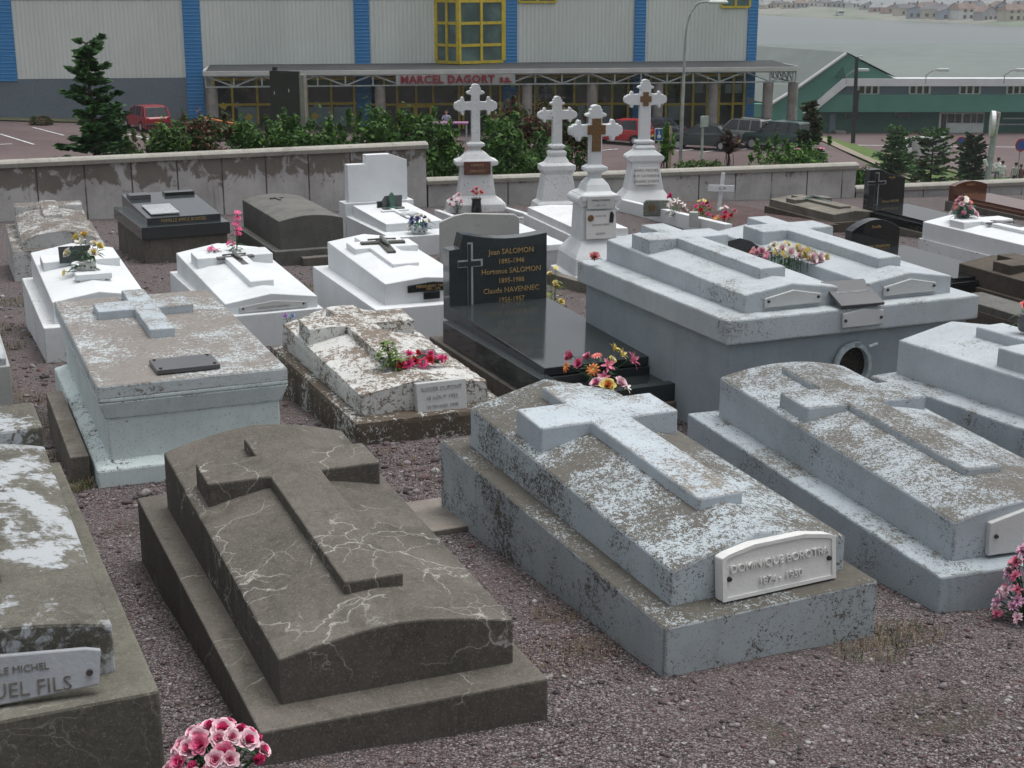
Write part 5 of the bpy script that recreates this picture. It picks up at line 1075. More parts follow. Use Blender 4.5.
# glazed bay: angled
u0, uc, u1 = fu(437), fu(459, 1.6), fu(503)
zb0, zt0 = Z(fz(459, 62, 1.6)), Z(ztop)-.6
bay = MB(); bay.zprism([(u0, 0), (uc, -1.6), (u1, -.1)], zb0, zt0); bay = bay.build('bay_window', M['glassg'], wr)
def bars(m, A, B, z0, z1, nu, zs, r):
    A = Vector(A); B = Vector(B); d = (B-A).normalized(); n_ = Vector((d.y, -d.x))*.03
    for k in range(nu+1):
        P = A+(B-A)*k/nu; w_ = r*(1.7 if k in (0, nu) else 1); m.zprism([(P.x-d.x*w_+n_.x*3, P.y-d.y*w_+n_.y*3), (P.x+d.x*w_+n_.x*3, P.y+d.y*w_+n_.y*3), (P.x+d.x*w_-n_.x, P.y+d.y*w_-n_.y), (P.x-d.x*w_-n_.x, P.y-d.y*w_-n_.y)], z0, z1)
    for z in zs: m.zprism([(A.x+n_.x*2, A.y+n_.y*2), (B.x+n_.x*2, B.y+n_.y*2), (B.x-n_.x, B.y-n_.y), (A.x-n_.x, A.y-n_.y)], z-r, z+r)
zz = [Z(fz(480, q, .8)) for q in (62, 45, 23, 1)]+[zt0]
m = MB(); bars(m, (u0, 0), (uc, -1.6), zb0, zt0, 2, zz, .09); bars(m, (uc, -1.6), (u1, -.1), zb0, zt0, 2, zz, .09); m.build('frame', M['yel'], bay)
for a, b, q in ((519, 555, 2), (718, 746, 7)):
    w_ = MB(); w_.box(fu(a), fu(b), -.03, .1, Z(fz(a, q)), Z(fz(a, q))+1.5); w_ = w_.build('window', M['glassg'], wr)
    m = MB(); A, B, z0, z1 = fu(a), fu(b), Z(fz(a, q)), Z(fz(a, q))+1.5
    for x in (A, (A+B)/2, B): m.box(x-.07, x+.07, -.09, -.03, z0, z1)
    for z in (z0, z1): m.box(A, B, -.10, -.03, z-.07, z+.07)
    m.build('frame', M['yel'], w_)
# shop front under the canopy: glazed panes with yellow mullions
CO_ = 4.6
def shop(a, b, mull, label='shopfront', door=None):
    A, B = fu(a), fu(b); z1 = Z(zcl)-.05
    s = MB(); s.box(A, B, -.02, .33, 0.05, z1); s = s.build('shopfront', M['glass'], wr)
    m = MB(); zr = Z(fz((a+b)/2, 104.0))
    for q in mull: x = fu(q); m.box(x-.07, x+.07, -.12, -.02, 0, z1)
    m.box(A, B, -.125, -.02, zr-.07, zr+.07); m.box(A, B, -.11, -.02, z1-.15, z1)
    if door:
        for q in door: x = fu(q); m.box(x-.12, x+.12, -.135, -.03, 0, zr)
        m.box(fu(door[0]), fu(door[-1]), -.14, -.03, zr-.2, zr)
    m.build('mullions', M['yel'], s); return s
s1 = shop(213, 356, [214, 232, 257, 283, 307, 331, 354])
s2 = shop(371, 503, [384, 397, 416, 433, 459, 463, 490, 500], door=[398, 415, 431])
s3 = shop(517, 633, [519, 535, 555, 574, 597, 612, 628])
s4 = shop(644, 745, [650, 666, 681, 693, 707, 719, 733, 744])
for s, a, b, y0_, y1_ in ((s1, 237, 257, 107, 135), (s1, 308, 331, 107, 130), (s1, 333, 353, 107, 135), (s1, 286, 303, 108, 135), (s3, 598, 611, 106, 130), (s3, 575, 585, 104, 135), (s4, 668, 680, 103, 120)):
    m = MB(); m.box(fu(a), fu(b), -.06, -.025, Z(fz(a, y1_)), Z(fz(a, y0_))); m.build('lower_panel', M['frost'], s)
for s, px, py, c in ((s1, 223, 106, 'yel'), (s1, 237, 105.5, 'frost'), (s1, 317, 105, 'frost'), (s1, 314, 116, 'yel'), (s1, 248, 117, 'yel')):
    m = MB(); u = fu(px); z = Z(fz(px, py)); m.prism([(u-.28, z-.05), (u+.05, z-.25), (u+.28, z+.05), (u-.05, z+.25)], -.075, -.062); m.build('sticker', M[c], s)
for px in (699, 730, 738): m = MB(); m.box(fu(px-5), fu(px+4), -.045, -.024, Z(fz(px, 93)), Z(fz(px, 84))); m.build('lit_poster', M['frost'], s4)
m = MB(); m.box(fu(747), fu(754), -.09, -.05, Z(fz(750, 104)), Z(fz(750, 98))); m.build('lower_panel', M['frost'], wr)
sg = MB(); sg.box(fu(537), fu(554), -.07, -.022, Z(fz(545, 102)), Z(fz(545, 81))); sg = sg.build('shop_sign', M['glass'], s3)
text('lettering', 'm', 2.0, M['frost'], sg, (fu(545.5), -.09, Z(fz(545, 88.5))), ext=.01); text('lettering', 'MODERNE', .42, M['frost'], sg, (fu(545.5), -.09, Z(fz(545, 96.5))), ext=.01)
# canopy
CL, CR = fu(206, CO_), fu(795, CO_)
zf = Z(fz(500, 69, CO_)); 
zrise = (Z(fz(770, 66.5, CO_))-Z(fz(210, 77.5, CO_)))
zfL, zfR = Z(fz(210, 76.5, CO_)), Z(fz(790, 66.5, CO_)); zf = (zfL+zfR)/2
cp = MB(); cp.add([(CL, -CO_, zf), (CR, -CO_, zf), (CR, 0.3, zf+.12), (CL, .3, zf+.12), (CL, -CO_, zf+.10), (CR, -CO_, zf+.10), (CR, .3, zf+.30), (CL, .3, zf+.30)], [(3, 2, 1, 0), (4, 5, 6, 7), (0, 1, 5, 4), (1, 2, 6, 5), (2, 3, 7, 6), (3, 0, 4, 7)])
can = cp.build('canopy', M['roofd'], wr)
m = MB(); m.box(CL-.1, CR+.1, -CO_-.15, -CO_, zf-.12, zf+.14); m.box(CL-.15, CL, -CO_, .3, zf-.10, zf+.2); m.box(CR, CR+.12, -CO_, .3, zf-.10, zf+.2); m.build('fascia', M['fascia'], can)
m = MB(); zt_, zb_ = zf-.14, zf-.78
m.box(CL, CR, -CO_-.05, -CO_+.05, zb_-.05, zb_+.03); m.box(CL, CR, -CO_-.04, -CO_+.04, zt_-.06, zt_)
cols = [212, 380, 527, 592, 658, 713, 768, 793]; n = 22
for k in range(n+1):
    x = CL+(CR-CL)*k/n; m.box(x-.045, x+.045, -CO_-.04, -CO_+.04, zb_, zt_)
    if k < n:
        x2 = CL+(CR-CL)*(k+1)/n; a, b = (zb_, zt_) if k % 2 else (zt_, zb_); m.tube([(x, -CO_, a), (x2, -CO_, b)], .05, 5)
m.build('truss', M['steel'], can)
m = MB()
for x in (CR-.2,):
    for j in range(5): y = -CO_+j*1.0; m.box(x-.04, x+.04, y-.04, y+.04, zb_, zt_); m.tube([(x, y, zb_), (x, y+1, zt_)], .05, 5)
    m.box(x-.05, x+.05, -CO_, 0, zb_-.05, zb_+.03)
m.build('side_truss', M['steel'], can)
for k, q in enumerate(cols):
    x = fu(q, CO_-.3); m = MB(); m.tube([(x, -CO_+.3, -1.2), (x, -CO_+.3, zb_-.05)], .33, 14); m.build('column', M['col'], wr, smooth=False)
m = MB(); A, B = fu(396, CO_), fu(515, CO_); m.box(A, B, -CO_-.14, -CO_-.06, zb_-.02, zt_-.0); sb = m.build('sign_band', mplain('dull_sign_panel', (.30, .32, .31), .7, .1, 2), can)
text('lettering', 'MARCEL DAGORT', .66, mplain('red_letters', (.22, .012, .025), .5), sb, ((A*.57+B*.43), -CO_-.19, (zb_+zt_)/2), ext=.04, sx=1.02, bold=.02, space=1.08)
text('lettering', 's.a.', .60, bpy.data.materials['red_letters'], sb, (B-.62, -CO_-.19, (zb_+zt_)/2), ext=.04, bold=.02)
# black board beside the hedge
r = empty('black_board', (0, 0, 0), 0, 'tall black board on posts rising above the hedge before the shopfront', 'board'); p = at(285, 100, 62); r.location = (p.x, 62, T(p.x, 62)); r.rotation_euler = (0, 0, radians(-18))
zt_b = at(285, 71, 62).z-r.location.z; m = MB(); m.box(-.68, .68, 0, .12, .8, zt_b); m.build('panel', M['black'], r)
m = MB(); m.box(.70, .92, -.02, .25, 0, zt_b-.15); m.build('post', M['col'], r); m = MB(); m.box(-.60, -.45, .13, .3, 0, zt_b+.15); m.build('post', M['black'], r)
m = MB(); rs = random.Random(3)
for k in range(9): x, z = rs.uniform(-.5, .6), rs.uniform(1.4, zt_b-.3); m.box(x-.02, x+.02, -.006, -.001, z-.07, z+.07)
m.build('paint_marks', M['fascia'], r)
# ---- green harbour building
GY = 133.0; zgg = -13.6
def gx(px, Y=GY): d = ray(px, 100); return d.x/d.y*Y
def gzz(px, py, Y=GY): d = ray(px, py); return d.z/d.y*Y-zgg
M['green'] = mground('green_metal_sheet', (.085, .225, .175), (.10, .25, .20), .15, (.06, .17, .135), .5); M['greend'] = mground('dull_green_wall', (.05, .12, .10), (.06, .14, .115), .2)
M['bluew'] = mground('grey_blue_sheet', (.14, .20, .24), (.16, .22, .26), .2); M['roofg'] = mground('grey_sheet_roof', (.155, .178, .17), (.175, .20, .19), .06, (.22, .25, .245), .4)
M['trim'] = mplain('pale_trim', (.60, .62, .63), .6, .08, .5); M['doorw'] = mplain('white_joinery', (.50, .55, .53), .5, .1, 2)
gb = empty('harbour_building', (gx(900), GY, zgg), 0, 'green and grey harbour building with a long grey roof at the water', 'building'); bx = gb.location.x
L = lambda px, Y=GY: gx(px, Y)-bx
zA, zB_, zC, zD = gzz(900, 111.5), gzz(900, 94), gzz(900, 85.5), gzz(900, 78)
xl, xr = L(808), L(1200)
m = MB(); m.box(xl-3, xr, .6, 24, -2, zA+.1); m.build('lower_wall', M['greend'], gb)
m = MB(); m.prism([(xl, zA), (xr, zA), (xr, zB_), (L(820), zB_)], -.6, .8); m.build('green_panel', M['green'], gb)
m = MB(); m.prism([(L(822), zB_+.01), (xr, zB_+.01), (xr, zC), (L(838), zC)], -.2, .8); m.build('upper_wall', M['bluew'], gb)
m = MB(); m.prism([(L(802), zA-.1), (L(811), zA-.1), (L(843), zC), (xr, zC), (xr, zD), (L(840), zD)], -.9, .9); m.build('white_trim', M['trim'], gb)
def gwin(a, b, y0, y1, npn, dy=-.25, frame='doorw'):
    A, B, z0, z1 = L(a), L(b), gzz((a+b)/2, y1), gzz((a+b)/2, y0)
    w_ = MB(); w_.box(A, B, dy, dy+.4, z0, z1); w_ = w_.build('window', M['glass'], gb); m = MB()
    for k in range(npn+1): x = A+(B-A)*k/npn; m.box(x-.09, x+.09, dy-.08, dy, z0, z1)
    m.box(A, B, dy-.09, dy, z0-.12, z0+.02); m.build('frame', M[frame], w_); return w_
for a, b in ((857, 877), (908, 928), (958, 978), (1005, 1024), (1055, 1075)): gwin(a, b, 86, 94-.5, 3)
for a, b in ((897, 915), (999, 1006), (848, 858)): gwin(a, b, 113, 119, 3, .55, 'greend')
A, B = L(942), L(987); m = MB(); m.box(A, B, .35, .65, -.1, zA-.1); d_ = m.build('white_entrance', M['doorw'], gb)
m = MB()
for a, b, y0_ in ((944, 949, 130), (950, 957, 123), (958, 964, 123), (966, 973, 123), (974, 979, 123), (980, 986, 123)): m.box(L(a), L(b), .28, .36, gzz(a, y0_), zA-.25)
m.build('pane', M['glass'], d_)
m = MB(); m.box(L(832), L(838), .45, .65, -.1, zA-.2); m.build('door', M['bluew'], gb); m = MB(); m.box(L(836), L(846), -.8, .55, -.3, .35); m.build('steps', M['col'], gb)
for z in (119, 125): m = MB(); m.box(L(998), xr, .52, .6, gzz(1000, z)-.06, gzz(1000, z)+.06); m.build('rail', M['steel'], gb)
# roof: long slope behind the parapet, hipped gable at the left
ridY = 40.; zr = gzz(900, 48, GY+ridY)
m = MB(); m.add([(L(845), .9, zD-.3), (xr+30, .9, zD-.3), (xr+30, ridY, zr), (L(860, GY+ridY)+2, ridY, zr), (L(845), 2*ridY, zD-.3), (xr+30, 2*ridY, zD-.3)], [(0, 1, 2, 3), (3, 2, 5, 4), (0, 3, 4)])
m.build('roof', M['roofg'], gb)
gw_y = -.5
ga = (L(843, GY+gw_y), gzz(843, 53, GY+gw_y)); gl = (L(797, GY+gw_y), gzz(797, 87, GY+gw_y)); grr = (L(894, GY+gw_y), gzz(894, 78, GY+gw_y)); gll = (L(770, GY+gw_y), gzz(770, 104, GY+gw_y))
m = MB(); m.prism([(gll[0]-12, gll[1]-1.5-.0), (L(814, GY+gw_y), gll[1]-1.5), (L(843, GY+gw_y), gzz(843, 80, GY+gw_y)), (grr[0], grr[1]-.1), ga, gl, gll, (gll[0]-12, gll[1]-.0)], gw_y, gw_y+1.2); m.build('gable_wall', M['green'], gb)
m = MB(); dx = 9; bk = 70
m.add([(ga[0], gw_y-.2, ga[1]+.1), (gl[0], gw_y-.2, gl[1]+.1), (gll[0], gw_y-.2, gll[1]+.1), (ga[0]-26, bk, ga[1]-.6), (gll[0]-30, bk, gll[1]+.1)], [(0, 1, 2, 4, 3)])
m.build('side_roof', M['roofg'], gb)
m = MB(); m.add([(ga[0], gw_y-.2, ga[1]+.1), (grr[0], gw_y-.2, grr[1]+.1), (grr[0], 30, grr[1]+.1), (ga[0]-11, 30, ga[1]-.2)], [(0, 1, 2, 3)]); m.build('right_roof', M['roofg'], gb)
m = MB(); m.tube([(gll[0], gw_y-.25, gll[1]), (gl[0], gw_y-.25, gl[1]), (ga[0], gw_y-.25, ga[1])], .15, 6); m.build('gable_trim', M['trim'], gb)
m = MB(); m.prism([(ga[0]-.9, ga[1]-2.2), (ga[0]+.1, ga[1]-2.2), (ga[0]-.2, ga[1]-1.2)], gw_y-.15, gw_y-.02); m.build('gable_vent', M['greend'], gb)
m = MB(); m.box(gll[0]-12, L(812), gw_y-.5, gw_y+.6, gll[1]-3.1, gll[1]-1.6); m.build('porch_trim', M['trim'], gb)
m = MB(); m.box(gll[0]-12, L(812), gw_y+.3, gw_y+.9, -2.6, gll[1]-3.2); m.build('porch_wall', M['greend'], gb)
for k, (px, py) in enumerate(((855, 75), (934, 77.5), (1012, 79))):
    x = gx(px, GY-1.5); z0 = zgg+gzz(px, 84, GY-1.5); r = empty('floodlight', (x, GY-1.6, z0), 0, ['floodlight behind the black post on the green building', 'floodlight in the middle of the green building parapet', 'floodlight nearest the right edge on the green building parapet'][k], 'lamp', 'floodlights on the parapet')
    m = MB(); m.tube([(-.9, 0, 0), (-.9, 0, .8), (-.4, -.3, 1.2), (.3, -.5, 1.25)], .05, 6); m.build('bracket', M['steel'], r); m = MB(); m.box(-.1, .9, -.8, -.3, 1.15, 1.4); m.build('head', M['doorw'], r, .05)
# ---- far shore
def mshore(name, c): return mground(name, c, tuple(x*1.25 for x in c), .03)
sh_pts = [(700, 11, 760), (757, 15, 745), (800, 17.5, 700), (880, 20.5, 650), (930, 22, 610), (1024, 26.5, 560), (1150, 30, 520)]
V = []; ys_ = [0, 6, 25, 60, 120, 220]
rows = []
for px, py, Y in sh_pts:
    d = ray(px, py); x = d.x/d.y*Y
    rows.append((x, -17/(d.z/d.y)))
XX = np.linspace(rows[0][0]-260, rows[-1][0]+200, 90); xk = [r_[0] for r_ in rows]; yk = [r_[1] for r_ in rows]
def shoreY(x): return float(np.interp(x, xk, yk))
def farz(x, s): 
    h = -17.6+min(1, s/10)*1.4+min(1, max(0, (s-8)/150))*(3.4+1.6*mnoise.noise(Vector((x*.012, s*.02, 0)))+1.5*mnoise.noise(Vector((x*.05, s*.05, 5))))
    return h
S_ = [0, 4, 10, 20, 35, 55, 80, 110, 150, 200, 280]
V = [(x, shoreY(x)+s, farz(x, s)) for s in S_ for x in XX]; nx = len(XX)
F = np.array([(j*nx+i, j*nx+i+1, (j+1)*nx+i+1, (j+1)*nx+i) for j in range(len(S_)-1) for i in range(nx-1)])
tag(fastmesh('far_shore_land', np.array(V), F, mground('far_grass', (.16, .20, .15), (.24, .23, .21), .02, (.07, .10, .06), .06), smooth=True), kind='structure')
HC = [mplain('house_'+n_, c, .8, .1, .3) for n_, c in (('white', (.62, .62, .60)), ('cream', (.50, .46, .38)), ('grey', (.36, .37, .38)), ('pink', (.45, .32, .30)), ('blue', (.3, .36, .42)))]
RC = [mplain('roof_'+n_, c, .8, .2, .3) for n_, c in (('dark', (.10, .10, .11)), ('brown', (.16, .11, .09)), ('grey', (.22, .23, .24)))]
cn = ['white', 'cream', 'grey', 'pinkish', 'pale blue']; rn = ['dark', 'brown', 'grey']
rs = random.Random(21)
HS = [(1012, 34, 9, 11), (985, 20, 8, 9), (964, 26, 9, 12), (948, 24, 7.5, 11), (935, 36, 8, 13), (918, 30, 7, 11), (904, 58, 7, 10), (890, 80, 6, 9), (877, 90, 5.5, 9), (866, 110, 5, 8), (853, 118, 5.5, 8), (838, 130, 5, 9), (824, 120, 5.5, 8), (811, 125, 5, 9), (800, 100, 5.5, 8), (789, 95, 5, 9), (778, 100, 5, 8), (768, 92, 5, 9), (758, 96, 5, 8), (998, 60, 9, 11), (972, 70, 9, 12), (952, 62, 8, 10), (928, 75, 8, 11), (912, 95, 7, 10), (1022, 66, 9, 12)]
for i, (px, s, h, w_) in enumerate(HS):
    d = ray(px, 18); t = d.x/d.y; Y = 640
    for _ in range(8): Y = shoreY(t*Y)+s
    x = t*Y; z = farz(x, s)-.5; h *= .78; w_ *= .82; ci, ri = rs.randrange(5) if i != 2 else 0, rs.randrange(3); a = rs.uniform(-.5, .5)
    lab = f'{cn[ci]} far shore house with a {rn[ri]} roof, '+['at the right picture edge', 'second from the right edge by the water', 'tall, above the water right of the slope', 'left of the tallest one', 'at the right slope end', 'at the top of the bare slope', 'behind the low shore bank', 'low skyline right of the boat', 'just right of the boat on the skyline', 'above and right of the boat', 'left above the boat', 'directly over the boat', 'just left of the boat on the skyline', 'two left of the boat', 'in the middle of the left row', 'left of the middle of the left row', 'third from the warehouse', 'second from the warehouse corner', 'nearest to the warehouse corner', 'back row near the right edge', 'back row behind the waterside houses', 'back row at the centre right', 'back row above the bare slope', 'back row left end', 'back row, at the right edge'][i]
    r = empty('far_house', (x, Y, z), a, lab, 'house', 'houses on the far shore'); dp = w_*.8
    m = MB(); m.box(-w_/2, w_/2, -dp/2, dp/2, -1, h*.66); m.prism([(-w_/2, h*.66), (w_/2, h*.66), (0, h*.97)] if i % 2 else [(-w_/2, h*.66), (w_/2, h*.66), (w_/2, h*.665), (-w_/2, h*.665)], -dp/2, dp/2); m.build('wall', HC[ci], r)
    m = MB(); e = .5
    if i % 2: m.add([(-w_/2-e, -dp/2-e, h*.64), (0, -dp/2-e, h), (w_/2+e, -dp/2-e, h*.64), (-w_/2-e, dp/2+e, h*.64), (0, dp/2+e, h), (w_/2+e, dp/2+e, h*.64), (-w_/2-e, -dp/2-e, h*.60), (w_/2+e, -dp/2-e, h*.60)], [(0, 1, 4, 3), (1, 2, 5, 4)])
    else: m.add([(-w_/2-e, -dp/2-e, h*.64), (w_/2+e, -dp/2-e, h*.64), (w_/2+e, dp/2+e, h*.64), (-w_/2-e, dp/2+e, h*.64), (-w_/2*.75, 0, h), (w_/2*.75, 0, h)], [(0, 1, 5, 4), (2, 3, 4, 5), (1, 2, 5), (3, 0, 4), (3, 2, 1, 0)])
    rf = m.build('roof', RC[ri], r); m = MB(); m.box(w_*.2, w_*.2+.7, -.4, .4, h*.8, h*1.1); m.build('chimney', RC[1], rf)
    for fl in range(2 if h > 6.5 else 1):
        for k in range(3): m = MB(); xx = -w_/2+w_*(k+.6)/3.2; m.box(xx, xx+w_*.14, -dp/2-.06, -dp/2+.02, .9+fl*2.6, 2.3+fl*2.6); m.build('window', M['glass'], r)
r = empty('boat', (at(840, 14, 600).x, 0, -17), radians(25), 'small white boat moored off the far shore', 'boat'); d = ray(840, 18.0); Y = -17/(d.z/d.y); r.location = (d.x/d.y*Y, Y, -17)
r.scale = (1.35,)*3; m = MB(); m.loft([(-.3, 2.0, .7), (.9, 2.6, 1.0)]); m.build('hull', M['glass'], r, .1); m = MB(); m.box(-1.5, 1.2, -.7, .7, .9, 2.6); m.build('cabin', M['doorw'], r, .1); m = MB(); m.box(-1.2, 1.0, -.72, -.70, 1.6, 2.2); m.build('window', M['glass'], r)
# ---- haze
HX0, HX1, HY0, HY1 = -900, 1600, -14, 2600
m = MB(); m.box(HX0, HX1, HY0, HY1, -24, 5.2)
hm = bpy.data.materials.new('haze_air'); hm.use_nodes = True; hn = hm.node_tree; hn.nodes.remove(hn.nodes['Principled BSDF'])
pv = hn.nodes.new('ShaderNodeVolumePrincipled'); pv.inputs['Color'].default_value = (.93, .96, .97, 1); pv.inputs['Density'].default_value = .00032; pv.inputs['Anisotropy'].default_value = .2
hn.links.new(pv.outputs[0], hn.nodes['Material Output'].inputs['Volume'])
tag(m.build('haze', hm), kind='stuff')
# ------------------------------------------------------------ vegetation
def leafcloud(name, parent, clumps, n, size, mats, seed, aspect=.5, up=.3, out=.6, smat=None):
    """many small leaf faces spread through clumps (x, y, z, rx, ry, rz, weight), denser near each clump's surface"""
    rs = np.random.RandomState(seed); C = np.array(clumps, float); w = C[:, 6]/C[:, 6].sum(); k = rs.choice(len(C), n, p=w)
    d = rs.randn(n, 3); d /= np.linalg.norm(d, axis=1)[:, None]; r = rs.rand(n)**(1/2.6)*(1+.22*(rs.rand(n) > .86)*rs.rand(n))
    r *= (1+.28*np.sin(d[:, 0]*7+k*3.1)*np.sin(d[:, 2]*8+k*1.7))
    P = C[k, :3]+d*C[k, 3:6]*r[:, None]
    nrm = d*out+rs.randn(n, 3)*.6+np.array([0, 0, up]); nrm /= np.linalg.norm(nrm, axis=1)[:, None]
    t = np.cross(nrm, rs.randn(n, 3)); t /= np.linalg.norm(t, axis=1)[:, None]; b = np.cross(nrm, t)
    s = size*(.6+.8*rs.rand(n))[:, None]
    V = np.stack([P-t*s, P-b*s*aspect+nrm*s*.12, P+t*s, P+b*s*aspect+nrm*s*.12], 1).reshape(-1, 3)
    F = np.arange(n*4).reshape(-1, 4); mi = (rs.rand(n) < .5).astype(int) if len(mats) == 2 else rs.choice(len(mats), n)
    return fastmesh(name, V, F, mats, parent, mi=mi)
def branches(parent, name, base, tips, r0, mat, rs):
    m = MB()
    for t in tips:
        b = Vector(base); t = Vector(t); mid = b.lerp(t, .5)+Vector((rs.uniform(-.1, .1), rs.uniform(-.1, .1), .05)); m.tube([b, mid, t], [r0, r0*.6, r0*.2], 5)
    return m.build(name, mat, parent)
M['lfd'] = mleaf('dark_green_leaf', (.025, .06, .018), (.04, .09, .024)); M['lfm'] = mleaf('mid_green_leaf', (.040, .088, .026), (.06, .125, .035)); M['lfb'] = mleaf('bright_green_leaf', (.06, .14, .02), (.09, .19, .03))
M['lfr'] = mleaf('russet_leaf', (.075, .035, .03), (.12, .05, .035)); M['lfp'] = mleaf('dark_purple_leaf', (.03, .018, .018), (.05, .028, .025)); M['lfo'] = mleaf('olive_leaf', (.05, .065, .02), (.075, .09, .03))
M['ndl'] = mleaf('dark_needle', (.018, .045, .02), (.03, .07, .026), trans=.1); M['ndl2'] = mleaf('fresh_needle', (.045, .11, .035), (.065, .15, .045), trans=.15); M['ndlb'] = mleaf('brown_needle', (.05, .04, .025), (.07, .055, .03), trans=.1)
M['bark'] = mplain('bark', (.06, .045, .035), .9, .35, 12); M['stake'] = mplain('wooden_stake', (.30, .26, .17), .8, .2, 10)
def shrub(label, px, pytop, Y, wpx, mats, seed, n=3200, size=.055, name='shrub', group='shrubs behind the cemetery wall', drop=None, flowers=None, cat='shrub', hfix=None):
    top = at(px, pytop, Y); gz_ = T(top.x, Y); H = top.z-gz_; Wd = wpx/FPX*Y*1.04/2*1.12
    r = empty(name, (top.x, Y, gz_), 0, label, cat, group); rs = random.Random(seed); cl = []
    for k in range(11):
        a = rs.uniform(0, 6.28); q = Wd*rs.uniform(.15, .72); cr = Wd*rs.uniform(.20, .46)
        z = H*rs.uniform(.62, 1.02)-cr*.35; cl.append((q*cos(a), q*sin(a)*.8, min(z, H*rs.uniform(.82, 1)-cr*.80), cr, cr, cr*rs.uniform(.8, 1.2), cr**2))
    cl.append((0, 0, H*.50, Wd*.85, Wd*.7, H*.48, Wd*Wd*1.4)); cl.append((rs.uniform(-.2, .2)*Wd, 0, H-Wd*.3, Wd*.3, Wd*.3, Wd*.32, Wd*Wd*.15))
    for k in range(16):
        a = rs.uniform(0, 6.28); q = Wd*rs.uniform(.1, 1.0); cl.append((q*cos(a), q*sin(a)*.7, H*rs.uniform(.72, 1.0)+rs.uniform(0, .14), .05, .05, rs.uniform(.08, .2), Wd*Wd*.035))
    leafcloud('foliage', r, cl, int(n*1.15), size, mats, seed)
    branches(r, 'stems', (0, 0, 0), [(c[0]*.8, c[1]*.8, c[2]) for c in cl[:9]], .035, M['bark'], rs)
    if flowers:
        fmx, fn, fs = flowers; m = MB()
        for k in range(fn):
            c = cl[rs.randrange(11)]; a = rs.uniform(3.4, 6.0); e = rs.uniform(.2, 1.2); p = Vector((c[0]+c[3]*cos(a)*cos(e), c[1]+c[4]*sin(a)*cos(e), c[2]+c[5]*sin(e)))
            f = MB()
            for q in range(6): petal(f, Matrix.Translation(p) @ Matrix.Rotation(2*pi*q/6, 4, 'Z') @ Matrix.Rotation(.3, 4, 'Y'), fs, fs*.8, 1.1, .2)
            f.build('blossom', fmx, r)
    return r
gm = [M['lfm'], M['lfd'], M['lfm'], M['lfb']]; gd = [M['lfd'], M['lfd'], M['lfm']]; gr_ = [M['lfr'], M['lfo'], M['lfr'], M['lfd']]
shrub('dark green shrub at the foot of the tall spruce, right of its trunk', 126, 141, 29.5, 40, gd+[M['lfo']], 1, 2600)
shrub('mid green shrub right of the red hatchback', 168, 127, 30.0, 46, gm+[M['lfo']], 2, 3400)
shrub('russet and dark green shrub left of the shopfront railing', 203, 117, 30.5, 52, gr_+[M['lfd']], 3, 3400)
shrub('bright green shrub in front of the left shopfront windows', 246, 119, 30.8, 48, [M['lfb'], M['lfm'], M['lfm'], M['lfd']], 4, 3400)
shrub('green shrub directly under the tall black board', 287, 121, 31.2, 48, gm, 5, 3300)
shrub('mid green shrub under the white-panelled shop window', 328, 122, 31.5, 44, gm, 6, 3200)
shrub('tallest green shrub, in front of the canopy column left of the shop name', 372, 107, 31.6, 60, gm, 7, 4600)
shrub('bright green shrub under the yellow-framed doors', 412, 114, 31.8, 50, [M['lfb'], M['lfm'], M['lfd']], 8, 4400)
shrub('green shrub rising between the wall end and the wide white monument', 444, 130, 32.2, 48, gm, 9, 4000)
shrub('bright green shrub right of the wide white monument, down to the low wall', 505, 118, 32.0, 56, [M['lfb'], M['lfm'], M['lfm'], M['lfd']], 10, 5000)
shrub('russet topped shrub behind the gap between the two left cross monuments', 518, 100, 34.0, 66, gr_, 11, 4800)
shrub('dark russet shrub behind the slender white cross monument', 566, 108, 34.5, 60, gr_+[M['lfd'], M['lfp']], 12, 4600)
shrub('dark green shrub low behind the slender white monument', 545, 140, 32.8, 56, gd, 13, 3600)
shrub('wild rose bush with pink blossoms spilling over the wall, right of the car park', 793, 143, 33.5, 86, [M['lfm'], M['lfb'], M['lfd']], 14, 4600, .05, name='rose_bush', flowers=(fm('wild_rose', (.6, .12, .28), (.75, .3, .42)), 9, .09))
shrub('small green shrub behind the black headstone with the etched cross', 858, 172, 34.0, 26, gm, 15, 1500)
shrub('dark reddish shrub on the bank right of the spruce, far left', 40, 118, 89, 22, gr_, 16, 1400, .10, group='plants on the bank')
shrub('low reddish shrub beside the canopy corner railing', 216, 118, 84, 34, gr_, 17, 1600, .10, group='plants on the bank')
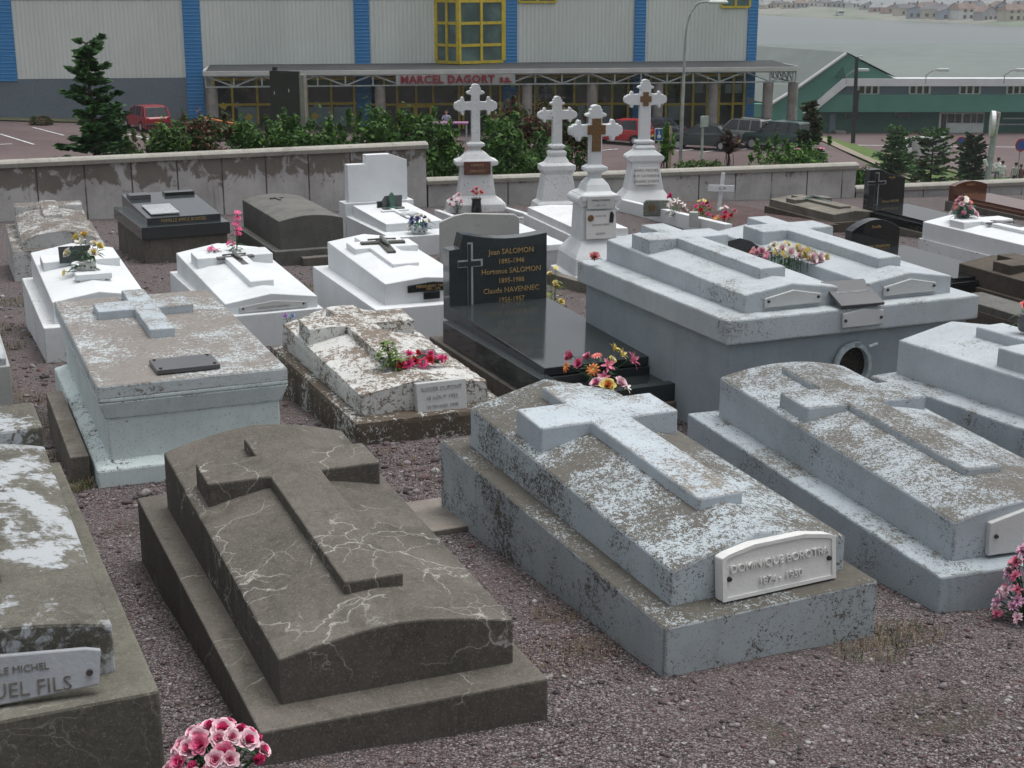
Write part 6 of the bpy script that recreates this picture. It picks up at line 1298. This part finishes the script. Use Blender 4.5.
def conifer(label, px, pytop, pybase, Y, wpx, seed, mats, lean=0, gaps=.15, trunkmat=None, cone=.9, n=46, name='spruce', z0=None, droop=.12, whorls=13, group='conifers', ns=.0105):
    top = at(px, pytop, Y); gz_ = T(top.x, Y) if z0 is None else z0; H = top.z-gz_; R = wpx/FPX*Y*1.04/2
    r = empty(name, (top.x, Y, gz_), 0, label, 'tree', group); rs = random.Random(seed)
    m = MB(); m.tube([(0, 0, -.2), (.01*H, 0, H*.4), (0, 0, H*.98)], [H*.022, H*.015, H*.004], 7); m.build('trunk', trunkmat or M['bark'], r)
    st = MB(); V = []; F = []; mi = []; nb = 0
    for w in range(whorls):
        f = (w+.35)/whorls; zb0 = H*(.06+.90*f); rad = R*(1-f)**cone*(1.0+rs.uniform(-.2, .15))+R*.07
        if f > .93: rad = max(rad, R*.30)
        for k in range(rs.randint(6, 9)):
            if rs.random() < gaps: continue
            a = rs.uniform(0, 6.28); z = zb0+H*.9/whorls*rs.uniform(-1.3, 1.3); L_ = rad*rs.uniform(.45, 1.25); rise = .45*f-droop+rs.uniform(-.12, .12)
            P = [Vector((cos(a)*L_*t, sin(a)*L_*t, z+L_*(rise*t+.10*t*t)-.02*L_*sin(t*3))) for t in (0, .35, .7, 1)]
            st.tube(P, [H*.006, H*.004, H*.003, H*.001], 4, cap=False)
            cnt = int(20*L_/R)+7
            for q in range(cnt):
                t = .12+.88*rs.random(); i = min(2, int(t*3)); p = P[i].lerp(P[i+1], t*3-i); sp = (1-t*.6)*L_*.36
                b_ = a+rs.choice((-1, 1))*rs.uniform(.4, 1.1); e = p+Vector((cos(b_)*sp*rs.uniform(.4, 1), sin(b_)*sp*rs.uniform(.4, 1), rs.uniform(-.03, .05)*L_))
                for u in range(4):
                    c = p.lerp(e, (u+.6)/4); d_ = (e-p).normalized() if (e-p).length > 1e-4 else Vector((1, 0, 0)); s_ = H*ns*rs.uniform(.7, 1.8)
                    nn = Vector((rs.uniform(-1, 1), rs.uniform(-1, 1), rs.uniform(-.4, 1))).normalized(); sd = d_.cross(nn).normalized()*s_
                    b = len(V); V += [c-sd, c+d_*s_*2.6-sd*.3, c+sd*1.0+d_*s_*.5, c-d_*s_*.4]; F.append((b, b+1, b+2, b+3)); mi.append(rs.choices(range(len(mats)), k=1)[0] if f < .8 or len(mats) < 2 else rs.choice((0, 1)))
    st.build('limbs', M['bark'], r); fastmesh('crown', np.array([v[:] for v in V]), np.array(F), mats, r, mi=mi)
    return r
conifer('tall dark spruce rising behind the left wall before the warehouse', 85, 39, 158, 28.2, 92, 31, [M['ndl2'], M['ndl'], M['ndl']], gaps=.08, whorls=22, cone=.80)
conifer('sparse dark conifer right of the parked green off-roader', 811, 106, 152, 60, 32, 32, [M['ndl'], M['ndlb'], M['ndl']], gaps=.1, whorls=13, cone=.45, ns=.016)
conifer('dense rounded spruce left of the white car on the right verge', 899, 127, 165, 83, 44, 33, [M['ndl2'], M['ndl2'], M['ndl']], gaps=.0, whorls=20, cone=.5, ns=.0135)
conifer('open tiered pine on the right verge with a visible trunk', 934, 129, 177, 78.5, 52, 34, [M['ndl2'], M['ndl2'], M['ndl'], M['ndlb']], gaps=.10, whorls=13, cone=.4, ns=.0135)
conifer('narrow dark cypress beside the round road sign', 974, 134, 176, 89, 28, 35, [M['ndl'], M['ndl'], M['lfd']], gaps=.0, whorls=20, cone=.3, ns=.014)
def youngtree(label, px, pytop, pyb, Y, wpx, mats, seed, stake=None):
    top = at(px, pytop, Y); z0 = T(top.x, Y); H = top.z-z0; Rr = wpx/FPX*Y*1.04/2; r = empty('young_tree', (top.x, Y, z0), 0, label, 'tree', 'young trees'); rs = random.Random(seed)
    m = MB(); m.tube([(0, 0, -.1), (.02, 0, H*.6), (0, 0, H*.95)], [.03, .025, .01], 6); m.build('trunk', M['bark'], r)
    hb = at(px, pyb, Y).z-z0; cl = []
    for k in range(9): z = hb+(H-hb)*(k+.6)/9; q = Rr*sin(pi*min(.93, (k+1.2)/9.5)); cl.append((rs.uniform(-.35, .35)*q, rs.uniform(-.3, .3)*q, z, q*.6, q*.6, (H-hb)*.13, 1))
    leafcloud('crown', r, cl, 1300, .055, mats, seed); branches(r, 'limbs', (0, 0, H*.4), [c[:3] for c in cl], .015, M['bark'], rs)
    if stake: q = MB(); q.box(.02+stake, .09+stake, -.12, -.05, -.3, H*1.0); q.build('stake', M['stake'], r)
youngtree('young bright green tree tied to a pale stake behind the rightmost monument', 667, 126, 160, 34, 24, [M['lfb'], M['lfm']], 41, .02)
youngtree('small dark purple tree in front of the silver off-roader', 729, 132, 152, 34, 22, [M['lfp'], M['lfp'], M['ndlb']], 42)
def tuft(label, px, py, Y, wpx, seed, kind='stuff'):
    p = at(px, py, Y); z0 = T(p.x, Y); cl = [(k*.25-wpx/FPX*Y/2, 0, p.z-z0-.12, .22, .22, .14, 1) for k in range(int(wpx/FPX*Y/.25)+1)]
    o = leafcloud('ground_cover', None, cl, 900, .045, [M['lfm'], M['lfo']], seed); o.location = (p.x, Y, z0); tag(o, label, 'ground cover', kind='stuff')
tuft('low green ground cover behind the wall left of the dark purple tree', 700, 161, 33, 34, 51)
# ------------------------------------------------------------ vehicles
def carpaint(name, c):
    n = NT(name); n.p.inputs['Coat Weight'].default_value = .25; n.p.inputs['Coat Roughness'].default_value = .08
    return n.out(n.mix(n.step(n.noise(3, 4), .3, .7), c, tuple(x*1.12 for x in c)), .35, .5)
M['tyre'] = mplain('tyre_rubber', (.015, .015, .016), .8); M['rim'] = mplain('alloy_rim', (.32, .33, .34), .4, .1, 5); M['lampr'] = mplain('tail_lamp_red', (.30, .02, .02), .3); M['lampw'] = mplain('headlamp_glass', (.5, .52, .52), .2); M['trimb'] = mplain('black_trim', (.02, .02, .022), .6); M['platey'] = mplain('number_plate', (.55, .40, .06), .6); M['platew'] = mplain('white_plate', (.6, .6, .6), .6)
def car(label, x, y, rz, L_, W_, H_, kind, paint, group='cars parked in the car park', spare=False, two=None, rack=False):
    """+x is the front"""
    r = empty('parked_car', (x, y, T(x, y)+.03), rz, label, 'car', group); h = W_/2
    cl_ = .20 if kind != 'suv' else .30
    if kind == 'hatch': low = [(-.5, .28), (-.5, .52), (-.47, .60), (.20, .62), (.42, .56), (.495, .44), (.5, .25)]; cab = [(-.475, .60), (-.40, .97), (-.30, 1.0), (.0, .985), (.10, .93), (.27, .61)]
    elif kind == 'saloon': low = [(-.5, .30), (-.5, .60), (-.47, .67), (-.30, .68), (.22, .66), (.44, .58), (.495, .48), (.5, .27)]; cab = [(-.34, .67), (-.22, .96), (-.14, 1.0), (.04, .99), (.10, .95), (.25, .66)]
    else: low = [(-.5, .28), (-.5, .60), (-.48, .62), (.24, .62), (.46, .57), (.495, .48), (.5, .26)]; cab = [(-.48, .61), (-.455, .96), (-.43, 1.0), (.04, .99), (.09, .95), (.24, .62)]
    wr_ = .30 if kind != 'suv' else .37; wx = (-.30*L_, .32*L_)
    def arch(pts):
        out = [(-.5*L_, low[0][1]*H_)]
        b = cl_
        under = [(-.48*L_, b)]
        for cx in wx: under += [(cx+(wr_+.05)*cos(a), max(b, wr_+(wr_+.05)*sin(a))) for a in np.linspace(pi, 0, 9)]
        under += [(.48*L_, b)]
        return under
    und = arch(None); top = [(u*L_, z*H_) for u, z in reversed(low)]
    prof = und+top; m = MB(); n = len(prof)
    V = []
    for s, ins in ((-h+.0, 0), (-h+.10, -1), (h-.10, -1), (h, 0)):
        for (px_, pz_) in prof:
            zt = pz_/H_; k = .04 if (ins == 0 and zt > .5) else 0
            V.append((px_*(1-(.012 if ins == 0 else 0)), s*(1-k), pz_+(.0 if ins == 0 else .015 if zt > .5 else 0)))
    Fc = [tuple(range(n-1, -1, -1)), tuple(range(3*n, 4*n))]
    for a in range(3): Fc += [(a*n+i, a*n+(i+1) % n, (a+1)*n+(i+1) % n, (a+1)*n+i) for i in range(n)]
    m.add(V, Fc); body = m.build('body', paint, r, .03)
    # cabin: glass volume with painted roof and pillars
    m = MB(); n = len(cab); V = []
    tz_ = lambda z: 1-.16*max(0, (z-.62)/.38)
    for s in (-1, 1):
        for u, z in cab: V.append((u*L_, s*h*.93*tz_(z), z*H_))
    m.add(V, [tuple(range(n)), tuple(range(2*n-1, n-1, -1))]+[(i, n+i, n+(i+1) % n, (i+1) % n) for i in range(n)]); gl = m.build('windows', M['glassc'], r, .02)
    m = MB(); rp = [(u*L_, z*H_) for u, z in cab if z > .93]; V = []
    for dz in (.0, .035):
        for s in (-1, 1):
            for u, z in rp: V.append((u*(1.0), s*h*.93*tz_(z/H_)*(1.005-dz*.5), z+dz-.012))
    k = len(rp); m.add(V, [tuple(range(k))+tuple(range(2*k-1, k-1, -1)), tuple(range(3*k-1, 2*k-1, -1))+tuple(range(3*k, 4*k))]+[(i, i+1, 2*k+i+1, 2*k+i) for i in range(k-1)]+[(k+i+1, k+i, 3*k+i, 3*k+i+1) for i in range(k-1)]+[(0, 2*k, 3*k, k), (k-1, 2*k-1, 4*k-1, 3*k-1)])
    m.build('roof', paint, r, .015)
    m = MB()
    def pill(u0, z0, u1, z1, w_=.045):
        for s in (-1, 1): m.tube([(u0*L_, s*h*.935*tz_(z0), z0*H_), (u1*L_, s*h*.935*tz_(z1), z1*H_)], w_, 6)
    pill(*cab[-1], *cab[-2]); pill(*cab[0], *cab[1], w_=.06); pill(-.06, .62, -.07, .985, .035)
    if kind == 'suv': pill(-.27, .62, -.28, .99, .04)
    if kind == 'hatch': pill(-.34, .62, -.33, .98, .07)
    m.build('pillars', paint, r)
    if two: m = MB(); m.box(-.47*L_, .47*L_, -h*1.004, h*1.004, cl_+.02, cl_+.18); m.build('lower_trim', two, r)
    for k, cx in enumerate(wx):
        for s in (-1, 1):
            w_ = MB(); w_.tube([(cx, s*(h-.20), wr_), (cx, s*(h+.005), wr_)], wr_, 18); w_ = w_.build('wheel', M['tyre'], r); q = MB(); q.tube([(cx, s*(h+.006), wr_), (cx, s*(h+.018), wr_)], wr_*.62, 14); q.build('rim', M['rim'], w_)
    for s in (-1, 1):
        m = MB(); m.box(.475*L_, .497*L_+.01, s*h*.62-.16, s*h*.62+.16, .42*H_, .50*H_); m.build('headlight', M['lampw'], r, .01)
        m = MB(); m.box(-.505*L_, -.49*L_, s*h*.80-.09, s*h*.80+.09, .44*H_, .58*H_); m.build('tail_light', M['lampr'], r, .01)
        m = MB(); m.box(.17*L_, .20*L_+.05, s*(h+.08)-.07, s*(h+.08)+.07, .62*H_, .70*H_); m.build('mirror', M['trimb'], r, .02)
    m = MB(); m.box(-.52*L_, -.49*L_, -h*.94, h*.94, .24*H_, .34*H_); m.box(.49*L_, .515*L_, -h*.94, h*.94, .22*H_, .32*H_); m.build('bumper', two or M['trimb'], r, .02)
    m = MB(); m.box(-.525*L_-.005, -.52*L_+.0, -.25, .25, .34*H_-.02, .34*H_+.10); m.build('number_plate', M['platey'], r)
    if spare: m = MB(); m.tube([(-.505*L_, .05, .48*H_), (-.505*L_-.20, .05, .48*H_)], .34, 20); sp = m.build('spare_wheel', M['tyre'], r); q = MB(); q.tube([(-.505*L_-.201, .05, .48*H_), (-.505*L_-.215, .05, .48*H_)], .20, 16); q.build('rim', M['rim'], sp)
    if rack:
        m = MB()
        for s in (-1, 1): m.tube([(-.42*L_, s*h*.7, H_+.05), (.02*L_, s*h*.7, H_+.05)], .02, 5)
        m.build('roof_rack', M['trimb'], r)
    return r
p = tz(147, 130); car('red hatchback parked before the warehouse at the left, seen from behind', p.x, p.y, radians(125), 3.85, 1.66, 1.50, 'hatch', carpaint('red_paint', (.24, .012, .022)))
def pc(px, Y): return (at(px, 130, Y).x, Y)
x, y = pc(620, 90); car('red car partly hidden by the two right cross monuments', x, y, radians(158), 4.0, 1.68, 1.5, 'hatch', carpaint('bright_red_paint', (.34, .015, .02)))
x, y = pc(652, 92); car('dark blue car between the red car and the dark saloon', x, y, radians(155), 4.1, 1.68, 1.45, 'saloon', carpaint('navy_paint', (.02, .028, .045)))
x, y = pc(703, 88.5); car('dark green-black saloon parked left of the silver off-roader', x, y, radians(162), 4.3, 1.7, 1.48, 'saloon', carpaint('dark_green_paint', (.018, .03, .03)))
x, y = pc(741, 90); car('silver off-roader with dark lower trim and rear spare wheel', x, y, radians(140), 3.9, 1.70, 1.72, 'suv', carpaint('silver_paint', (.22, .23, .22)), spare=True, two=M['trimb'], rack=True)
x, y = pc(779, 88); car('dark green off-roader with rear spare wheel at the end of the row', x, y, radians(135), 4.2, 1.75, 1.75, 'suv', carpaint('bottle_green_paint', (.015, .05, .04)), spare=True, two=carpaint('pale_grey_trim', (.16, .17, .17)))
p = tz(921, 157); car('white car on the far road half hidden by the pines', p.x, p.y, radians(20), 4.2, 1.7, 1.45, 'hatch', carpaint('white_car_paint', (.6, .62, .62)), 'cars on the far road')
# ------------------------------------------------------------ street furniture
p = at(680, 160, 66); zb = T(p.x, 66); r = empty('street_lamp', (p.x, 66, zb), 0, 'tall grey street lamp with a curved arm behind the rightmost monument', 'street lamp'); t_ = at(686, 20, 66); zt = t_.z-zb; dx = t_.x-p.x
xe = at(716, 1.5, 66).x-p.x; ze = at(716, 2, 66).z-zb; pts = [(0, 0, -.3), (dx*.5, 0, zt*.5), (dx, 0, zt-.9)]
for k in range(1, 8): a = k/7*pi/2; pts.append((dx+(xe-dx-.6)*(1-cos(a)), 0, zt-.9+(ze-zt+.9)*sin(a)))
pts.append((xe-.3, 0, ze+.02)); m = MB(); m.tube(pts, [.09, .075, .06]+[.045]*8, 10); m.build('pole', M['steel'], r, smooth=True)
m = MB(); m.loft([(-.08, .40, .12), (.0, .45, .15), (.08, .35, .08)]); o = m.build('lamp_head', M['doorw'], r, .03); o.location = (xe+.1, 0, ze)
p = tz(853, 143); r = empty('utility_pole', (p.x, p.y, p.z), 0, 'thick black wooden pole on the verge before the green building', 'pole'); zt = at(857, 57, p.y).z-p.z; m = MB(); m.tube([(0, 0, -.3), (at(857, 57, p.y).x-p.x, 0, zt)], [.19, .15], 12); m.tube([(.05, 0, zt*.28), (.1, 0, zt*.62)], [.20, .18], 10); m.build('shaft', M['black'], r); m = MB(); m.box(.05, .35, -.2, .2, zt-.02, zt+.12); m.build('cap', M['doorw'], r)
def sign(label, px, pyc, pyb, Y, rad, face, rz=0, shape='round', w_=.5, h_=.7, ring=None, postc='steel', hid=None, name='road_sign'):
    c = at(px, pyc, Y); z0 = T(c.x, Y); r = empty(name, (c.x, Y, z0), rz, label, 'road sign', 'road signs'); zc = c.z-z0
    m = MB(); m.tube([(0, .05, -.3), (0, .05, zc+(rad if shape == 'round' else h_/2))], .04, 8); m.build('post', M[postc], r)
    if shape == 'round':
        m = MB(); m.tube([(0, 0, zc), (0, -.03, zc)], rad, 28); m.build('disc', ring, r); m = MB(); m.tube([(0, -.031, zc), (0, -.036, zc)], rad*.76, 28); f_ = m.build('face', face, r)
        m = MB(); m.box(-rad*.98*.76, rad*.98*.76, -.042, -.0365, zc-.05, zc+.05); o = m.build('bar', ring, r); o.location = (0, 0, 0)
        for v in o.data.vertices: x_, z_ = v.co.x, v.co.z-zc; v.co.x = x_*cos(.785)-z_*sin(.785)*-1*-1; v.co.z = zc-(x_*sin(.785))+z_*cos(.785)
    else:
        m = MB(); m.box(-w_/2, w_/2, -.03, 0, zc-h_/2, zc+h_/2); m.build('panel', ring, r, .01); m = MB(); m.box(-w_/2*.86, w_/2*.86, -.036, -.031, zc-h_/2*.9, zc+h_/2*.9); m.build('face', face, r)
    return r, zc
sb_ = mplain('sign_blue', (.02, .07, .28), .4); sr_ = mplain('sign_red', (.35, .02, .03), .4); sw_ = mplain('sign_white', (.6, .62, .62), .4)
sign('round blue and red no-parking sign beside the narrow cypress', 961.5, 142, 175, 93, .34, sb_, 0, ring=sr_)
sign('round blue and red no-parking sign at the right picture edge', 1021, 145, 160, 93, .42, sb_, radians(15), ring=sr_)
r, zc = sign('blue wheelchair parking sign behind the rightmost monument', 659, 134.5, 150, 60, .3, sb_, 0, 'rect', .36, .50, ring=sw_, name='parking_sign')
m = MB(); m.tube([(0, -.042, zc+.12), (0, -.046, zc+.12)], .035, 12); m.box(-.02, .02, -.044, -.037, zc-.02, zc+.09); m.tube([(.0, -.037, zc-.07), (.0, -.044, zc-.07)], .08, 16); m.build('symbol', sw_, r)
r, zc = sign('narrow grey sign panel on a post left of the dark purple tree', 704, 121.5, 162, 45, .3, M['steel'], radians(35), 'rect', .34, .34, ring=M['steel'])
# big post with a round sign edge on
p = at(995, 100, 88); z0 = T(p.x, 88); r = empty('sign_post', (p.x-.12, 88, z0), 0, 'thick grey post with a round sign seen edge-on near the right edge', 'post'); zt = at(997, 112, 88).z-z0
m = MB(); m.tube([(0, 0, -.3), (.35, 0, zt)], .19, 12); m.build('shaft', M['steel'], r); m = MB(); m.tube([(-.02, .0, zt-.7), (.20, -.045, zt-.7)], .78, 26); d_ = m.build('disc', sw_, r); m = MB(); m.tube([(.203, -.046, zt-.7), (.24, -.055, zt-.7)], .76, 26); m.build('face', sr_, d_); m = MB(); m.tube([(-.25, -.2, 2.0), (-.1, -.2, 1.6)], .12, 8); m.build('box', sw_, r)
r = empty('handrail', (at(222, 118, 82).x, 82, T(at(222, 118, 82).x, 82)), .2, 'orange handrail beside the canopy corner column', 'railing'); m = MB(); m.tube([(-1.2, 0, 1.6), (1.5, 0, 1.0)], .05, 6); m.tube([(-1.2, 0, 1.6), (-1.2, 0, 0)], .05, 6); m.tube([(1.5, 0, 1.0), (1.5, 0, 0)], .05, 6); m.tube([(-1.2, 0, 1.0), (1.5, 0, .5)], .04, 6); m.build('rail', mplain('orange_rail', (.55, .20, .04), .6), r)
x, y = pc(455, 88); r = empty('kiosk_table', (x-.3, y, T(x, y)), 0, 'purple-topped trestle table before the yellow-framed doors', 'table'); ztt = at(455, 123.5, 88).z-r.location.z
m = MB(); m.box(-1.1, 1.1, -.5, .5, ztt, ztt+.08); m.build('tabletop', mplain('mauve_cloth', (.32, .16, .28), .7), r)
for sx in (-1, 1):
    for sy in (-1, 1): m = MB(); m.box(sx*1.0-.04, sx*1.0+.04, sy*.4-.04, sy*.4+.04, 0, ztt); m.build('leg', M['steel'], r)
m = MB(); p = at(931, 137, 112); m.box(-1.3, 1.3, -.4, .4, 0, 1.0); m.box(-1.2, -.9, -.45, .45, -.8, .0); m.box(.9, 1.2, -.45, .45, -.8, 0); tag(m.build('picnic_bench', mplain('pale_grey_bench', (.36, .38, .37), .7), None, .03, loc=(p.x, 112, T(p.x, 112)+.8)), 'pale grey low block bench on the road before the green building', 'bench')
# ------------------------------------------------------------ people
def person(label, px, pyfeet, Y, h, rz, shirt, trousers, skin=(.42, .26, .19), hair=(.03, .02, .015), arms='down', stride=.12, sit=False, z0=None, extra=None):
    p = at(px, pyfeet, Y); x = p.x; z0 = T(x, Y) if z0 is None else z0; r = empty('person', (x, Y, z0+.02), rz, label, 'person', 'people'); s = h/1.75
    J = {'pel': (0, 0, .95), 'chest': (0, .0, 1.30), 'neck': (0, 0, 1.48), 'hd0': (0, -.01, 1.56), 'hd': (0, -.02, 1.66), 'hd1': (0, -.01, 1.74)}
    for sd, n_ in ((-1, 'l'), (1, 'r')):
        J['hip'+n_] = (sd*.10, 0, .90); J['kn'+n_] = (sd*.11, -sd*stride*.5, .50); J['an'+n_] = (sd*.11, sd*stride, .09); J['to'+n_] = (sd*.12, sd*stride-.17, .04)
        J['sh'+n_] = (sd*.19, 0, 1.42)
        if arms == 'raised' and sd == 1: J['el'+n_] = (.34, -.12, 1.28); J['wr'+n_] = (.50, -.25, 1.42); J['ha'+n_] = (.58, -.30, 1.48)
        elif arms == 'table': J['el'+n_] = (sd*.26, -.10, 1.16); J['wr'+n_] = (sd*.16, -.33, 1.10); J['ha'+n_] = (sd*.12, -.42, 1.08)
        else: J['el'+n_] = (sd*.25, .02, 1.14); J['wr'+n_] = (sd*.26, -.06, .90); J['ha'+n_] = (sd*.26, -.09, .80)
    R = dict(pel=.145, chest=.155, neck=.055, hd0=.075, hd=.10, hd1=.07)
    for n_ in 'lr': R.update({'hip'+n_: .10, 'kn'+n_: .065, 'an'+n_: .045, 'to'+n_: .04, 'sh'+n_: .065, 'el'+n_: .045, 'wr'+n_: .032, 'ha'+n_: .038})
    E = [('pel', 'chest'), ('chest', 'neck'), ('neck', 'hd0'), ('hd0', 'hd'), ('hd', 'hd1')]
    for n_ in 'lr': E += [('pel', 'hip'+n_), ('hip'+n_, 'kn'+n_), ('kn'+n_, 'an'+n_), ('an'+n_, 'to'+n_), ('chest', 'sh'+n_), ('sh'+n_, 'el'+n_), ('el'+n_, 'wr'+n_), ('wr'+n_, 'ha'+n_)]
    K = list(J); me = bpy.data.meshes.new('body'); me.from_pydata([tuple(c*s for c in J[k]) for k in K], [(K.index(a), K.index(b)) for a, b in E], [])
    ob = bpy.data.objects.new('tmp', me); COL.objects.link(ob); sk = ob.modifiers.new('skin', 'SKIN'); sv = me.skin_vertices[0].data
    for i, k in enumerate(K): sv[i].radius = (R[k]*s*(1.15 if k in ('chest', 'pel') else 1), R[k]*s*(.78 if k in ('chest', 'pel') else 1)); sv[i].use_root = (k == 'pel')
    ob.modifiers.new('sub', 'SUBSURF').levels = 2
    dg = bpy.context.evaluated_depsgraph_get(); m2 = bpy.data.meshes.new_from_object(ob.evaluated_get(dg)); bpy.data.objects.remove(ob)
    m2.materials.clear(); mm = [mplain('skin_tone', skin, .6), mplain('shirt_cloth', shirt, .85), mplain('trouser_cloth', trousers, .85), M['trimb'], mplain('hair', hair, .8)]
    for q in mm: m2.materials.append(q)
    for f in m2.polygons:
        c = f.center/s
        f.material_index = 3 if c.z < .09 else 2 if c.z < .95 and abs(c.x) < .235 else 0 if (c.z > 1.50 or c.z < .90 and abs(c.x) >= .2 or (arms != 'down' and (c.y < -.28))) else 1
        if c.z > 1.70 or (c.z > 1.58 and c.y > .02): f.material_index = 4
    m2.shade_smooth(); ob = bpy.data.objects.new('body', m2); COL.objects.link(ob); ob.parent = r
    # hair cap and face
    m = MB(); m.lathe([(.02, 1.80), (.075, 1.79), (.105, 1.74), (.112, 1.68)], 12); hh = m.build('hair', mm[4], r, smooth=True); hh.scale = (s, s, s); hh.location = (0, .015, -.015*s)
    m = MB(); m.tube([(0, -.115, 1.66), (0, -.14, 1.64), (0, -.112, 1.63)], [.008, .014, .01], 6)
    for sx in (-1, 1): m.tube([(sx*.035, -.112, 1.675), (sx*.035, -.120, 1.675)], .010, 6); m.tube([(sx*.10, -.01, 1.68), (sx*.118, -.0, 1.64)], .016, 6)
    m.tube([(-.03, -.105, 1.60), (0, -.114, 1.598), (.03, -.105, 1.60)], .006, 5); fc = m.build('face', mm[0], r, smooth=True); fc.scale = (s, s, s)
    if extra == 'bag': m = MB(); m.loft([(.45, .12, .06), (.5, .16, .08), (.72, .14, .07), (.80, .03, .03)]); o = m.build('carrier_bag', sw_, None, .02, loc=(x-.32, Y-.1, z0)); tag(o, 'white carrier bag held by the walker in the pale top', 'bag')
    return r
Yp = 96.0
person('person in a white jacket and grey-blue jeans standing right of the thick grey post', 997, 177.5, Yp, 1.92, radians(190), (.62, .64, .62), (.16, .20, .25))
person('person in white top and white trousers raising one arm, beside the person in jeans', 1001.5, 178, Yp-.6, 1.80, radians(170), (.60, .61, .59), (.50, .50, .48), arms='raised', stride=.2)
person('person in a pale top walking with a white carrier bag near the right edge', 1015, 178, Yp, 1.80, radians(160), (.42, .42, .38), (.07, .08, .12), extra='bag')
person('person in a dark reddish jacket at the right edge beside the walker with the bag', 1020, 178, Yp-.8, 1.78, radians(200), (.11, .05, .045), (.05, .05, .06))
x, y = pc(446, 89); person('person in a pale lilac shirt bending at the purple-topped table', 446.5, 130, 89.2, 1.72, 0, (.33, .32, .42), (.04, .05, .07), arms='table')
